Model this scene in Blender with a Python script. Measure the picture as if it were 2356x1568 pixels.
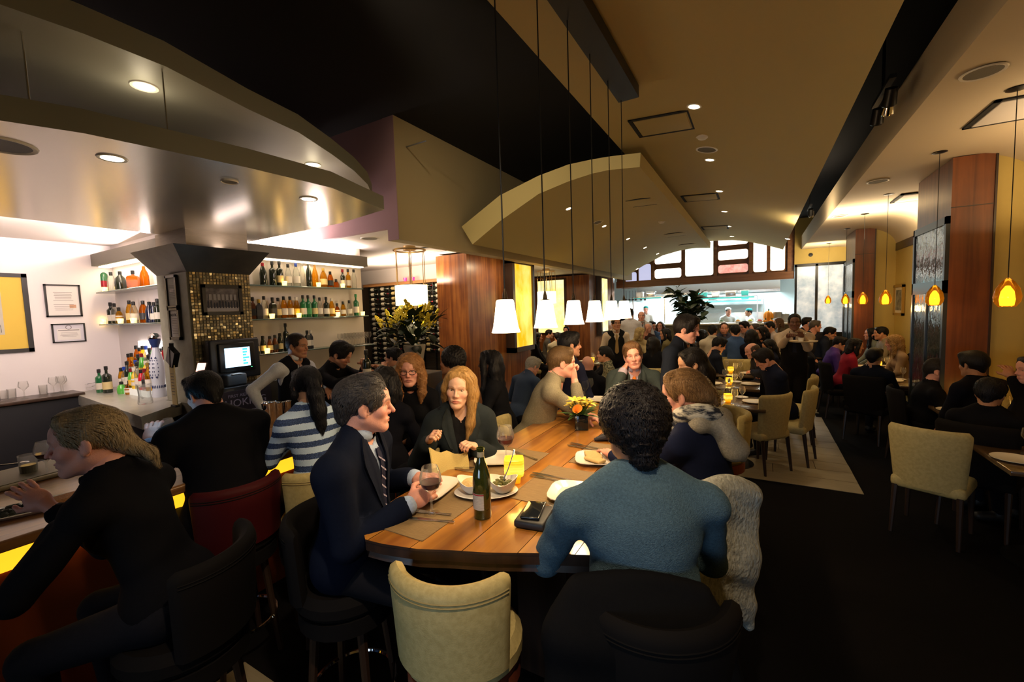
import bpy, bmesh, math, random
import numpy as np
from mathutils import Vector, Matrix
random.seed(7); RNG=np.random.RandomState(5)
PI=math.pi; D2R=PI/180
SC=bpy.context.scene; COL=SC.collection
for o in list(bpy.data.objects): bpy.data.objects.remove(o)
# ---------------- camera ----------------
HC=1.95; FPX=980.0; CX,CY=1178.0,784.0
def cam_axes(yaw,pitch,roll):
    cy,sy=math.cos(yaw),math.sin(yaw)
    f=Vector((-sy*math.cos(pitch),cy*math.cos(pitch),-math.sin(pitch)))
    r=Vector((cy,sy,0)); u=r.cross(f); c,s=math.cos(roll),math.sin(roll)
    return c*r+s*u, -s*r+c*u, f
CR,CU,CF=cam_axes(30*D2R,4.1*D2R,-1.9*D2R)
cd=bpy.data.cameras.new('camera'); cam=bpy.data.objects.new('camera',cd); COL.objects.link(cam)
cd.sensor_width=36; cd.lens=FPX/2356*36; cd.clip_start=.05; cd.clip_end=200
cam.matrix_world=Matrix(((CR.x,CU.x,-CF.x,0),(CR.y,CU.y,-CF.y,0),(CR.z,CU.z,-CF.z,HC),(0,0,0,1)))
SC.camera=cam
# ---------------- world, exposure ----------------
W=bpy.data.worlds.new('world'); SC.world=W; W.use_nodes=True
W.node_tree.nodes['Background'].inputs[0].default_value=(.10,.24,.62,1)
W.node_tree.nodes['Background'].inputs[1].default_value=.035
SC.view_settings.view_transform='Standard'; SC.view_settings.look='None'
SC.view_settings.exposure=0.0; SC.view_settings.gamma=1.0; SC.view_settings.use_curve_mapping=False
SC.cycles.max_bounces=6; SC.cycles.diffuse_bounces=3; SC.cycles.glossy_bounces=3; SC.cycles.transmission_bounces=6; SC.cycles.transparent_max_bounces=8
SC.cycles.sample_clamp_indirect=3.0; SC.cycles.caustics_reflective=False; SC.cycles.caustics_refractive=False
SC.cycles.use_denoising=True
def light(kind,loc,power,col=(1,.8,.55),size=.05,aim=None,angle=100,blend=.6,sy=None,spread=None):
    l=bpy.data.lights.new(kind.lower()+'_light',kind); l.energy=power; l.color=col
    o=bpy.data.objects.new(l.name,l); COL.objects.link(o); o.location=loc
    if kind=='AREA':
        l.size=size
        if sy: l.shape='RECTANGLE'; l.size_y=sy
        if spread: l.spread=spread*D2R
    else: l.shadow_soft_size=size
    if kind=='SPOT': l.spot_size=angle*D2R; l.spot_blend=blend
    if aim is not None: o.rotation_euler=(Vector(aim)-Vector(loc)).to_track_quat('-Z','Y').to_euler()
    return o
WARM=(1,.66,.30); AMB=(1,.50,.10); PINK=(1,.80,.74); COOL=(.62,.95,1)
# assumed daylight: added area light behind the camera, no windows built (cool, weak)
light('AREA',(-.7,-4.0,1.5),7,(.58,.78,1),size=2.6,sy=1.4,aim=(-.45,2,.85),spread=50)
light('AREA',(-1.6,15.05,2.55),50,(1,.9,.75),size=4.6,sy=.12,aim=(-1.6,15.0,0))  # added unseen strip over the pass, standing in for heat lamps
# kitchen work lights
for x in (-3.2,-1.6,-.1): light('AREA',(x,17.0,3.1),420,(.78,.97,1),size=1.4,sy=.6,aim=(x,16.6,0))
light('AREA',(1.6,16.6,3.0),120,(.85,.97,1),size=1.0,aim=(1.5,15.5,1.3))
# cove light over the back bar, on the picture wall and in the dining coves, with added fills
light('AREA',(-5.38,3.75,2.865),50,PINK,size=.10,sy=1.6,aim=(-5.38,3.75,4))
light('AREA',(-6.4,2.2,2.87),60,PINK,size=1.5,sy=.1,aim=(-6.6,.6,3.25))
light('POINT',(-4.55,3.35,2.55),7,PINK,size=.1)  # added mid-air point light, lifts the mauve fascia
light('AREA',(-3.9,6.7,2.82),9,(1,.74,.45),size=.9,sy=.1,aim=(-4.38,6.8,1.7))
light('AREA',(-4.7,5.6,2.75),2.5,(1,.74,.45),size=.9,sy=.1,aim=(-4.7,6.1,1.6))
light('AREA',(-5.65,1.2,2.80),62,PINK,size=.5,sy=2.4,aim=(-7.5,1.4,2.2))
light('AREA',(-4.68,2.4,2.685),1.2,PINK,size=.08,sy=.8,aim=(-4.60,2.4,4))  # added strip on the pillar cap, brightens the canopy underside
light('AREA',(-5.9,6.0,2.55),60,(1,.78,.58),size=2.0,sy=.2,aim=(-5.8,6.6,4))
light('AREA',(-5.4,9.8,2.7),30,(1,.72,.40),size=1.5,aim=(-5.4,9.8,1))
# ---------------- pixel -> point on a known plane / depth ----------------
def ray(x,y): return CF+(x-CX)/FPX*CR-(y-CY)/FPX*CU
CAM0=Vector((0,0,HC))
def at(x,y,t=None,X=None,Y=None,z=None):
    d=ray(x,y)
    if X is not None: t=X/d.x
    elif Y is not None: t=Y/d.y
    elif z is not None: t=(z-HC)/d.z
    return CAM0+d*t
# ---------------- materials ----------------
MATS={}
def mat(name,col=(.5,.5,.5),rough=.6,metal=0,emit=None,es=1,trans=0,ior=1.45,noise=None,bump=0,bscale=60,spec=.5,stretch=(1,1,1),coat=0,vcol=False,alpha=1):
    """noise=(colour2, scale, contrast)"""
    if name in MATS: return MATS[name]
    m=bpy.data.materials.new(name); m.use_nodes=True; nt=m.node_tree; N=nt.nodes; L=nt.links
    b=N['Principled BSDF']; MATS[name]=m
    b.inputs['Base Color'].default_value=(*col,1); b.inputs['Roughness'].default_value=rough; b.inputs['Metallic'].default_value=metal
    b.inputs['Transmission Weight'].default_value=trans; b.inputs['IOR'].default_value=ior; b.inputs['Specular IOR Level'].default_value=spec
    b.inputs['Coat Weight'].default_value=coat; b.inputs['Alpha'].default_value=alpha
    if emit: b.inputs['Emission Color'].default_value=(*emit,1); b.inputs['Emission Strength'].default_value=es
    if vcol:
        a=N.new('ShaderNodeAttribute'); a.attribute_name='Col'; L.new(a.outputs['Color'],b.inputs['Base Color'])
    if noise or bump:
        tc=N.new('ShaderNodeTexCoord'); mp=N.new('ShaderNodeMapping'); L.new(tc.outputs['Object'],mp.inputs[0]); mp.inputs['Scale'].default_value=stretch
    if noise:
        c2,sc,ct=noise; n=N.new('ShaderNodeTexNoise'); n.inputs['Scale'].default_value=sc; n.inputs['Detail'].default_value=5; n.inputs['Roughness'].default_value=.6
        L.new(mp.outputs[0],n.inputs['Vector']); r=N.new('ShaderNodeValToRGB')
        r.color_ramp.elements[0].position=.5-.5*ct; r.color_ramp.elements[1].position=.5+.5*ct
        r.color_ramp.elements[0].color=(*col,1); r.color_ramp.elements[1].color=(*c2,1); L.new(n.outputs['Fac'],r.inputs[0])
        L.new(r.outputs[0],b.inputs['Base Color'])
        if emit and emit=='tex': pass
    if bump:
        n=N.new('ShaderNodeTexNoise'); n.inputs['Scale'].default_value=bscale; n.inputs['Detail'].default_value=3
        L.new(mp.outputs[0],n.inputs['Vector']); bp=N.new('ShaderNodeBump'); bp.inputs['Strength'].default_value=min(1,bump); bp.inputs['Distance'].default_value=.01*max(1,bump)
        L.new(n.outputs['Fac'],bp.inputs['Height']); L.new(bp.outputs[0],b.inputs['Normal'])
    return m
def emit_tex(name,c1,c2,scale,strength,stretch=(1,1,1),rough=.2,ct=.5):
    if name in MATS: return MATS[name]
    m=mat(name,(.8,.6,.3),rough,noise=(c2,scale,ct),stretch=stretch); nt=m.node_tree; b=nt.nodes['Principled BSDF']
    r=[n for n in nt.nodes if n.type=='VALTORGB'][0]; r.color_ramp.elements[0].color=(*c1,1)
    nt.links.new(r.outputs[0],b.inputs['Emission Color']); b.inputs['Emission Strength'].default_value=strength
    return m
def wood(name,c1,c2,axis=0,scale=3,rough=.35,coat=.3,band=10,lo_=.5,hi_=.95,cr=.25):
    if name in MATS: return MATS[name]
    m=bpy.data.materials.new(name); m.use_nodes=True; nt=m.node_tree; N=nt.nodes; L=nt.links; b=N['Principled BSDF']; MATS[name]=m
    tc=N.new('ShaderNodeTexCoord'); mp=N.new('ShaderNodeMapping'); L.new(tc.outputs['Object'],mp.inputs[0])
    s=[1,1,1]; s=[band*scale]*3; s[axis]=scale*.7; mp.inputs['Scale'].default_value=s
    n=N.new('ShaderNodeTexNoise'); n.inputs['Scale'].default_value=1; n.inputs['Detail'].default_value=6; n.inputs['Distortion'].default_value=.6
    L.new(mp.outputs[0],n.inputs['Vector'])
    n2=N.new('ShaderNodeTexNoise'); n2.inputs['Scale'].default_value=3.1; n2.inputs['Detail'].default_value=3; L.new(tc.outputs['Object'],n2.inputs['Vector'])
    mx=N.new('ShaderNodeMath'); mx.operation='MULTIPLY_ADD'; mx.inputs[1].default_value=.45; L.new(n2.outputs['Fac'],mx.inputs[0]); L.new(n.outputs['Fac'],mx.inputs[2])
    r=N.new('ShaderNodeValToRGB'); e=r.color_ramp.elements; e[0].position=lo_; e[1].position=hi_; e[0].color=(*c1,1); e[1].color=(*c2,1)
    L.new(mx.outputs[0],r.inputs[0]); L.new(r.outputs[0],b.inputs['Base Color'])
    b.inputs['Roughness'].default_value=rough; b.inputs['Coat Weight'].default_value=coat; b.inputs['Coat Roughness'].default_value=cr
    return m
def glass(name,col=(1,1,1),rough=0.0,thin=.25):
    """bar glass: clear with a Fresnel sheen (transparent + glossy, cheap to trace)"""
    if name in MATS: return MATS[name]
    m=bpy.data.materials.new(name); m.use_nodes=True; nt=m.node_tree; N=nt.nodes; L=nt.links; MATS[name]=m
    N.remove(N['Principled BSDF']); out=N['Material Output']
    t=N.new('ShaderNodeBsdfTransparent'); t.inputs[0].default_value=(*col,1); g=N.new('ShaderNodeBsdfGlossy'); g.inputs['Roughness'].default_value=.05+rough
    lw=N.new('ShaderNodeLayerWeight'); lw.inputs[0].default_value=thin; mx=N.new('ShaderNodeMixShader')
    hf=N.new('ShaderNodeMath'); hf.operation='MULTIPLY'; hf.inputs[1].default_value=.7; L.new(lw.outputs['Fresnel'],hf.inputs[0]); L.new(hf.outputs[0],mx.inputs[0]); L.new(t.outputs[0],mx.inputs[1]); L.new(g.outputs[0],mx.inputs[2])
    d=N.new('ShaderNodeBsdfTranslucent'); d.inputs[0].default_value=(*col,1); m2=N.new('ShaderNodeMixShader'); m2.inputs[0].default_value=.10; L.new(mx.outputs[0],m2.inputs[1]); L.new(d.outputs[0],m2.inputs[2]); L.new(m2.outputs[0],out.inputs[0])
    return m
# ---------------- mesh helpers ----------------
class MB:
    def __init__(s): s.v=[]; s.f=[]; s.mi=[]; s.m=0
    def add(s,vs,fs):
        o=len(s.v); s.v+= [tuple(v) for v in vs]; s.f+=[[i+o for i in f] for f in fs]; s.mi+=[s.m]*len(fs); return s
    def box(s,c,d,rz=0,taper=1,M=None):
        x,y,z=d[0]/2,d[1]/2,d[2]/2; k=taper
        vs=[Vector(p) for p in ((-x,-y,-z),(x,-y,-z),(x,y,-z),(-x,y,-z),(-x*k,-y*k,z),(x*k,-y*k,z),(x*k,y*k,z),(-x*k,y*k,z))]
        R=M if M else Matrix.Rotation(rz,3,'Z')
        return s.add([R@v+Vector(c) for v in vs],[(3,2,1,0),(4,5,6,7),(0,1,5,4),(1,2,6,5),(2,3,7,6),(3,0,4,7)])
    def bb(s,a,b): return s.box([(a[i]+b[i])/2 for i in range(3)],[abs(b[i]-a[i]) for i in range(3)])
    def rbox(s,c,d,r=.02,n=3,rz=0,M=None):
        """box with rounded edges: superellipse rings stacked"""
        x,y,z=d[0]/2,d[1]/2,d[2]/2; r=min(r,x*.99,y*.99,z*.99); R=M if M else Matrix.Rotation(rz,3,'Z'); rings=[]
        lv=[(-z+r-r*math.cos(a),r-r*math.sin(a)) for a in [PI/2*i/n for i in range(n+1)]]
        lv+=[(-p[0],p[1]) for p in lv[::-1]]
        for zz,ins in lv:
            ring=[]
            for q,(sx,sy) in enumerate(((1,1),(-1,1),(-1,-1),(1,-1))):
                for i in range(n+1):
                    a=PI/2*q+PI/2*i/n
                    ring.append(R@Vector((sx*(x-r)+(r-ins)*math.cos(a),sy*(y-r)+(r-ins)*math.sin(a),zz))+Vector(c))
            rings.append(ring)
        return s.loft(rings,True)
    def loft(s,rings,caps=False,closed=True):
        n=len(rings[0]); vs=[v for r in rings for v in r]; fs=[]
        for i in range(len(rings)-1):
            for j in range(n if closed else n-1):
                k=(j+1)%n; fs.append((i*n+j,i*n+k,(i+1)*n+k,(i+1)*n+j))
        if caps: fs.append(tuple(range(n))[::-1]); fs.append(tuple((len(rings)-1)*n+j for j in range(n)))
        return s.add(vs,fs)
    def tube(s,pts,r,n=8,caps=True,flat=1):
        pts=[Vector(p) for p in pts]; rs=r if isinstance(r,(list,tuple)) else [r]*len(pts); rings=[]
        up=Vector((0,0,1)); T=(pts[1]-pts[0]).normalized()
        if abs(T.z)>.95: up=Vector((1,0,0))
        u=T.cross(up).normalized()
        for i,p in enumerate(pts):
            a=pts[max(i-1,0)]; b=pts[min(i+1,len(pts)-1)]; T=(b-a).normalized(); u=(u-T*u.dot(T)).normalized(); w=T.cross(u)
            rings.append([p+rs[i]*(math.cos(2*PI*k/n)*u+flat*math.sin(2*PI*k/n)*w) for k in range(n)])
        return s.loft(rings,caps)
    def lathe(s,prof,n=16,c=(0,0,0),M=None,caps=True):
        c=Vector(c); rings=[]
        for r,z in prof:
            ring=[Vector((r*math.cos(2*PI*k/n),r*math.sin(2*PI*k/n),z)) for k in range(n)]
            rings.append([(M@v if M else v)+c for v in ring])
        return s.loft(rings,caps)
    def ball(s,c,r,n=10,m=7,M=None):
        r=(r,r,r) if not isinstance(r,(tuple,list)) else r; rings=[]
        for i in range(m+1):
            a=-PI/2+PI*(i+.02*(1 if i==0 else -1 if i==m else 0))/m
            ring=[Vector((r[0]*math.cos(a)*math.cos(2*PI*k/n),r[1]*math.cos(a)*math.sin(2*PI*k/n),r[2]*math.sin(a))) for k in range(n)]
            rings.append([(M@v if M else v)+Vector(c) for v in ring])
        return s.loft(rings,True)
    def prism(s,poly,z0,z1,M=None,c=(0,0,0)):
        n=len(poly); vs=[Vector((p[0],p[1],z0)) for p in poly]+[Vector((p[0],p[1],z1)) for p in poly]
        vs=[(M@v if M else v)+Vector(c) for v in vs]
        return s.add(vs,[tuple(range(n))[::-1],tuple(range(n,2*n))]+[(i,(i+1)%n,n+(i+1)%n,n+i) for i in range(n)])
    def quad(s,*p): return s.add(p,[tuple(range(len(p)))])
    def mesh(s,name,mats,ang=35,smooth=True):
        me=bpy.data.meshes.new(name); me.from_pydata(s.v,[],s.f); 
        for m in (mats if isinstance(mats,(list,tuple)) else [mats]): me.materials.append(m)
        if s.mi and max(s.mi): me.polygons.foreach_set('material_index',s.mi)
        if smooth:
            me.polygons.foreach_set('use_smooth',[True]*len(s.f)); me.update(); me.set_sharp_from_angle(angle=ang*D2R)
        me.update(); return me
    def build(s,name,mats,parent=None,loc=(0,0,0),rz=0,ang=35,smooth=True,fix=True):
        if fix:
            pass
        o=bpy.data.objects.new(name,s.mesh(name,mats,ang,smooth)); COL.objects.link(o); o.parent=parent; o.location=loc; o.rotation_euler=(0,0,rz)
        return o
def part(name,me,parent,loc=(0,0,0),rot=None):
    o=bpy.data.objects.new(name,me); COL.objects.link(o); o.parent=parent; o.location=loc
    if rot is not None: o.rotation_euler=rot
    return o
def tag(o,label=None,cat=None,group=None,kind=None):
    if label: o['label']=label
    if cat: o['category']=cat
    if group: o['group']=group
    if kind: o['kind']=kind
    return o
def thing(name,label,cat,loc=(0,0,0),rz=0,group=None):
    o=bpy.data.objects.new(name,None); COL.objects.link(o); o.location=loc; o.rotation_euler=(0,0,rz); o.empty_display_size=.1
    return tag(o,label,cat,group)
def struct(o): o['kind']='structure'; return o
def dup(root,loc,rz=None,label=None,group=None,scale=None):
    r=root.copy(); COL.objects.link(r); r.location=loc
    if rz is not None: r.rotation_euler=(0,0,rz)
    if label: r['label']=label
    if group: r['group']=group
    if scale: r.scale=scale if isinstance(scale,(tuple,list)) else (scale,)*3
    def rec(a,b):
        for ch in a.children:
            c=ch.copy(); COL.objects.link(c); c.parent=b; rec(ch,c)
    rec(root,r); return r
def nth(i): return ('first','second','third','fourth','fifth','sixth','seventh','eighth','ninth','tenth','eleventh','twelfth','thirteenth','fourteenth','fifteenth','sixteenth','seventeenth','eighteenth','nineteenth','twentieth')[i]
# ---------------- palette ----------------
WHITE=mat('white_paint',(.78,.72,.66),.7,bump=.05,bscale=300); TAN=mat('tan_plaster',(.50,.40,.165),.75,bump=.08,bscale=200)
YEL=mat('yellow_paint',(.62,.47,.14),.7,noise=((.55,.41,.12),3,.6),bump=.08,bscale=150)
BLACKC=mat('black_ceiling_paint',(.006,.006,.008),.9); BLACK=mat('black',(.012,.012,.014),.5); BLKMET=mat('black_metal',(.02,.02,.02),.35,metal=.6)
DARKF=mat('dark_carpet',(.006,.0055,.006),.95,bump=.3,bscale=400,spec=.05)
STEEL=mat('steel',(.75,.76,.76),.22,metal=1); CHROME=mat('chrome',(.85,.85,.86),.08,metal=1); BRASS=mat('brass',(.7,.5,.25),.3,metal=1)
COLWOOD=wood('column_veneer',(.24,.070,.016),(.11,.028,.008),axis=2,scale=1.2,rough=.4,coat=.2,band=14)
REDWOOD=wood('red_veneer',(.40,.15,.036),(.15,.042,.011),axis=2,scale=1.2,rough=.35,coat=.4,band=16,lo_=.46,hi_=.86)
DWOOD=wood('dark_wood',(.05,.022,.011),(.02,.010,.006),axis=2,scale=2,rough=.4)
TABW=wood('amber_table_wood',(.56,.25,.040),(.24,.080,.012),axis=1,scale=1.3,rough=.3,coat=.7,band=9,lo_=.46,hi_=.86,cr=.13)
BARW=wood('bar_top_wood',(.34,.16,.05),(.14,.055,.018),axis=1,scale=3,rough=.3,band=12)
TRIMW=wood('transom_wood',(.30,.13,.045),(.18,.07,.022),axis=0,scale=1.5,rough=.4)
MAUVE=mat('mauve_paint',(.40,.24,.27),.75); BLUEW=mat('white_wall_paint',(.80,.74,.72),.75)
# ---------------- floor ----------------
fl=struct(MB().bb((-10,-6.5,-.1),(4,20,0)).build('floor',DARKF))
TILE=[mat('floor_tile_%d'%i,c,.5,noise=(c2,2.2,.7),stretch=(1,9,1),bump=.1,bscale=30) for i,(c,c2) in enumerate((((.26,.215,.14),(.18,.15,.095)),((.24,.19,.12),(.16,.125,.075)),((.29,.25,.17),(.21,.17,.11))))]
tm=[]
for i in range(3):
    tm.append(MB().rbox((0,0,.003),(1.194,.294,.006),.002,1).mesh('tile',TILE[i]))
for r in range(13):
    off=(r*.43)%1.2
    for c in range(5):
        x1=.94-c*1.2+off-1.2
        xa,xb=x1,x1+1.2
        if xb>.94: xb=.94
        if xb-xa<.12: continue
        o=part('tile',tm[(r*3+c*2)%3],fl,((xa+xb)/2,5.3+.15+r*.3,0)); o.scale=((xb-xa)/1.2,1,1)
for r in range(3):
    for c in range(2): o=part('tile',tm[(r+c)%3],fl,(-2.22+c*.62,.30+r*.3+.15,0)); o.scale=(.5,1,1)
# ---------------- black ceiling, walls ----------------
struct(MB().bb((-10,-6.5,4.3),(4,16,4.4)).build('ceiling',BLACKC))
struct(MB().bb((-7.65,-6.5,0),(-7.5,2.42,4.3)).build('wall_left',BLUEW))
struct(MB().bb((-7.5,2.34,0),(-5.47,2.46,4.3)).build('wall_bar_return',BLUEW))
struct(MB().bb((-5.60,2.46,0),(-5.47,4.74,3.6)).build('wall_back_bar',mat('warm_white_wall',(.70,.62,.52),.6)))
struct(MB().bb((-7.5,-6.5,2.98),(-5.2,2.34,3.05)).build('ceiling_bar_alcove',WHITE))
struct(MB().bb((2.45,-6.5,0),(2.6,14.9,4.3)).build('wall_right',YEL))
struct(MB().bb((-10,4.75,0),(-9.85,15,4.3)).build('wall_far_left',WHITE))
struct(MB().bb((2.11,6.40,0),(2.45,6.5,3.5)).build('wall_return_near',YEL))
struct(MB().bb((2.11,11.55,0),(2.45,11.65,3.5)).build('wall_return_far',YEL))
# right soffit: flat strip that curves down into the right wall
pr=[(1.08,3.42),(1.9,3.41)]+[(1.9+.55*math.sin(a),3.41-.42*(1-math.cos(a))) for a in [PI/2*i/8 for i in range(1,9)]]
def shell(prof,top,y0,y1): # closed section swept along Y
    sec=prof+top[::-1]; return MB().loft([[(x,y,z) for x,z in sec] for y in (y0,y1)],True)
struct(shell(pr,[(1.08,3.80),(2.45,3.80)],-6.5,14.9).build('ceiling_right_soffit',mat('cream_soffit',(.66,.55,.38),.7,bump=.06,bscale=150)))
t_=MB().bb((2.425,7.5,2.90),(2.45,11.5,3.05)); struct(t_.build('trim_1',DWOOD))
# left lower ceiling, bulkhead and mauve fascia
struct(MB().bb((-9.9,3.92,3.0),(-3.9,14.9,3.08)).build('ceiling_left_dining',WHITE))
struct(MB().bb((-3.93,3.86,2.85),(-3.75,14.9,4.3)).build('ceiling_bulkhead',mat('olive_plaster',(.42,.34,.19),.75,bump=.08,bscale=200)))
struct(MB().bb((-9.9,3.86,3.0),(-3.93,3.92,4.3)).build('wall_mauve_fascia',MAUVE))
struct(MB().bb((-3.93,3.855,2.85),(-3.752,3.862,4.3)).build('trim_2',MAUVE))
# vault 1 and vault 2
V1=[(-1.41,3.80),(-1.1,3.79),(-.64,3.76),(-.3,3.69),(-.08,3.62),(.25,3.51),(.6,3.37)]
struct(shell(V1,[(x,z+.07) for x,z in V1],-3.5,14.0).build('ceiling_vault_right',TAN,ang=50))
Y2=5.02
v2b=[at(x,y,Y=Y2) for x,y in ((1087,562),(1151,508),(1239,446),(1308,417),(1359,400),(1400,391),(1472,384))]
v2t=[at(x,y,Y=Y2) for x,y in ((1062,521),(1150,449),(1239,404),(1308,378),(1359,367),(1400,360),(1474,351))]
V2=[(p.x,p.z) for p in v2b]
struct(shell(V2,[(p.x,p.z) for p in v2t],Y2,13.3).build('ceiling_vault_left',TAN,ang=30))
def surf(x,y,prof):
    lo=None
    for i in range(60,400):
        t=i*.05; p=CAM0+ray(x,y)*t
        if p.x<prof[0][0] or p.x>prof[-1][0]: continue
        z=np.interp(p.x,[a for a,b in prof],[b for a,b in prof])
        if p.z>=z:
            k=(np.interp(p.x+.05,[a for a,b in prof],[b for a,b in prof])-np.interp(p.x-.05,[a for a,b in prof],[b for a,b in prof]))/.1
            return Vector((p.x,p.y,z)),math.atan(k)
    p=CAM0+ray(x,y)*8; return p,0
# bar canopies (two curved hanging soffits)
CAN=mat('canopy_metallic_paint',(.86,.82,.74),.24,metal=.85); CAN2=mat('canopy_satin_paint',(.36,.35,.28),.5,metal=.2)
CEDGE=mat('canopy_edge_paint',(.20,.20,.16),.6)
def slab(name,pts,z0,z1,label):
    m=MB().prism(pts,z0,z1); m.mi=[0]+[0]+[1]*len(pts)
    return m
up=[at(x,y,z=3.3) for x,y in ((0,10),(191,77),(382,153),(573,252),(688,305),(764,355),(815,393),(846,424))]
upp=[(-2.70,-2.5),(-2.72,-.2)]+[(p.x,p.y) for p in up]+[(-3.8,3.52),(-4.3,3.70),(-5.45,3.76),(-5.45,-2.5)]
lo=[at(x,y,z=2.87) for x,y in ((0,277),(191,306),(382,346),(573,386),(764,432),(830,460),(884,482))]
lop=[(-2.95,-2.5),(-2.95,-.2)]+[(p.x,p.y) for p in lo]+[(-3.6,2.90),(-5.46,2.93),(-5.46,-2.5)]
for nm,pts,z0,z1,lab,cm in (('ceiling_canopy',upp,3.30,3.43,'upper curved canopy hanging above the bar, pale satin underside with two downlights',CAN2),('ceiling_canopy',lop,2.87,2.985,'lower curved canopy over the bar, glossy metallic underside reflecting the shelves',CAN)):
    m=MB().prism(pts,z0,z1); m.mi=[0,0]+[1]*len(pts); o=m.build(nm,[cm,CEDGE],ang=25); struct(o); o['label']=lab
    (UPPER,LOWER)=(o,None) if z0>3 else (UPPER,o)
rods=MB()
for x,y,y2 in ((68,140,236),(385,278,298)):
    p=at(x,y2,z=2.985); MB().tube([(p.x,p.y,2.98),(p.x,p.y,3.31)],.004,6).build('hanging_rod',STEEL,LOWER)
# dark lighting bar slung under the right vault, feeds the six cords
m=MB().bb((-1.03,-3,3.67),(-.86,3.72,3.765)); lb=m.build('lighting_bar',BLACK); tag(lb,'long black lighting bar under the right vault feeding the pendant cords','lighting bar')
# conduit in the dark void
a,b=at(862,360,Y=4.6),at(980,324,Y=3.8); tag(MB().tube([a,b],.008,6).build('conduit',mat('grey_metal',(.3,.32,.36),.4,metal=.8)),'thin grey conduit crossing the black ceiling void','conduit')
# ---------------- downlights, speakers, vents ----------------
LENS=mat('downlight_lens',(1,.95,.8),.3,emit=(1,.86,.62),es=14); RIM=mat('downlight_rim',(.8,.75,.65),.35)
dl_rim=MB().lathe([(.048,0),(.062,-.002),(.066,.004),(.05,.012)],20,caps=False).mesh('rim',RIM); dl_lens=MB().lathe([(.0,.0),(.047,.001),(.0,.008)],16).mesh('lens',LENS)
def downlight(p,ang,label,power,sc=1,angle=110):
    t=thing('downlight',label,'downlight',p,group='recessed downlights'); t.rotation_euler=(0,-ang,0); t.scale=(sc,)*3
    part('rim',dl_rim,t,(0,0,-.004)); part('lens',dl_lens,t,(0,0,-.006))
    if power: light('SPOT',Vector(p)+Vector((0,0,-.03)),power,(1,.78,.48),size=.05,aim=Vector(p)-Vector((0,0,1)),angle=angle,blend=.8)
for i,(x,y) in enumerate(((1597,240),(1633,367),(1655,438),(1667,485),(1677,520),(1684,543),(1812,549))):
    p,a=surf(x,y,V1); downlight(p,a,'%s recessed downlight in the right vault, counted from the near end'%nth(i),(26,60,60,55,50,40,0)[i])
for i,(x,y) in enumerate(((1308,479),(1390,519),(1445,548),(1484,569),(1513,583),(1595,575),(1466,618))):
    p,a=surf(x,y,V2); downlight(p,a,'%s recessed downlight in the lower left vault, counted from the near end'%nth(i),(34,42,42,40,40,0,0)[i],.8)
q=Vector((-.05,.35,3.61)); downlight(q,.35,'assumed recessed adjustable downlight in the right vault just over the near stools',0); light('SPOT',q+Vector((0,0,-.05)),190,(1,.76,.50),size=.06,aim=(-1.15,1.5,1.2),angle=62,blend=.8)  # assumed fixture out of view, added to light the near faces
downlight(Vector((-.72,.72,3.765)),0,'assumed recessed downlight in the right vault above the near table end',26,1,75)  # another assumed fixture out of view, added as top light
for x_,y_,tx,ty,tz in ((-2.3,1.3,-2.3,5.0,3.3),(-2.0,2.2,-3.75,5.6,3.2)):
    t=thing('track_spotlight','added black spotlight in the dark void %s'%('aimed at the left vault edge' if tx>-3 else 'aimed at the olive bulkhead'),'spotlight',(x_,y_,4.12)); MB().lathe([(0,.12),(.045,.11),(.05,-.02),(.045,-.02),(.04,.1)],14,M=Matrix.Rotation(.5,3,'X')).build('lamp_head',BLKMET,t); MB().tube([(0,0,.1),(0,0,.19)],.012,6).build('bracket',BLKMET,t)
    light('SPOT',(x_,y_+.06,4.06),190 if tx>-3 else 55,(1,.80,.52),size=.04,aim=(tx,ty,tz),angle=62,blend=.9)  # added spotlights that brighten the left vault edge and the bulkhead
for (x,y),z,lab,pw in (((332,198),3.3,'big recessed downlight in the upper canopy above the bar',10),((720,378),3.3,'recessed downlight at the rounded tip of the upper canopy',9),((258,363),2.87,'recessed downlight in the lower canopy beside the round speaker',7),((710,457),2.87,'recessed downlight near the pointed tip of the lower canopy',10),((84,497),2.98,'recessed downlight in the alcove ceiling over the picture wall',3)):
    downlight(at(x,y,z=z),0,lab,pw,1.05)
# added point lights under the upper canopy downlights make their halo
for x,y,z,pw in ((332,198,3.3,1.0),(720,378,3.3,1.0)):
    q=at(x,y,z=z); light('POINT',(q.x,q.y,z-.10),pw,(1,.84,.60),size=.05)
GRL=mat('speaker_grille',(.18,.16,.12),.7,bump=.6,bscale=500)
def ceil_speaker(p,ang,label,r,m=GRL):
    t=thing('ceiling_speaker',label,'speaker',p); t.rotation_euler=(0,-ang,0)
    MB().lathe([(r*.86,-.004),(r,-.008),(r*1.04,0)],24,caps=False).build('rim',RIM,t); MB().lathe([(0,-.003),(r*.86,-.004),(0,.004)],24).build('grille',m,t)
p,a=surf(1626,343,V1); ceil_speaker(p,a,'round ceiling speaker in the right vault with pale rim',.115)
p,a=surf(1375,510,V2); ceil_speaker(p,a,'small round ceiling speaker in the left vault',.10)
ceil_speaker(at(0,332,z=2.87),0,'dark round speaker in the lower bar canopy',.13,BLACK)
ceil_speaker(at(528,417,z=2.87),0,'small ringed sensor in the lower bar canopy',.05)
ceil_speaker(at(2262,166,z=3.41),0,'large round speaker in the right soffit beside the nearest lamp',.11)
ceil_speaker(at(2020,417,z=3.41),0,'round speaker in the right soffit beyond the first wooden column',.11)
ceil_speaker(at(1932,497,z=3.41),0,'round speaker far along the right soffit',.11); ceil_speaker(at(851,548,z=3.0),0,'round speaker in the white ceiling by the mauve fascia',.12)
SMK=mat('smoke_white',(.8,.75,.65),.5)
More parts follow.
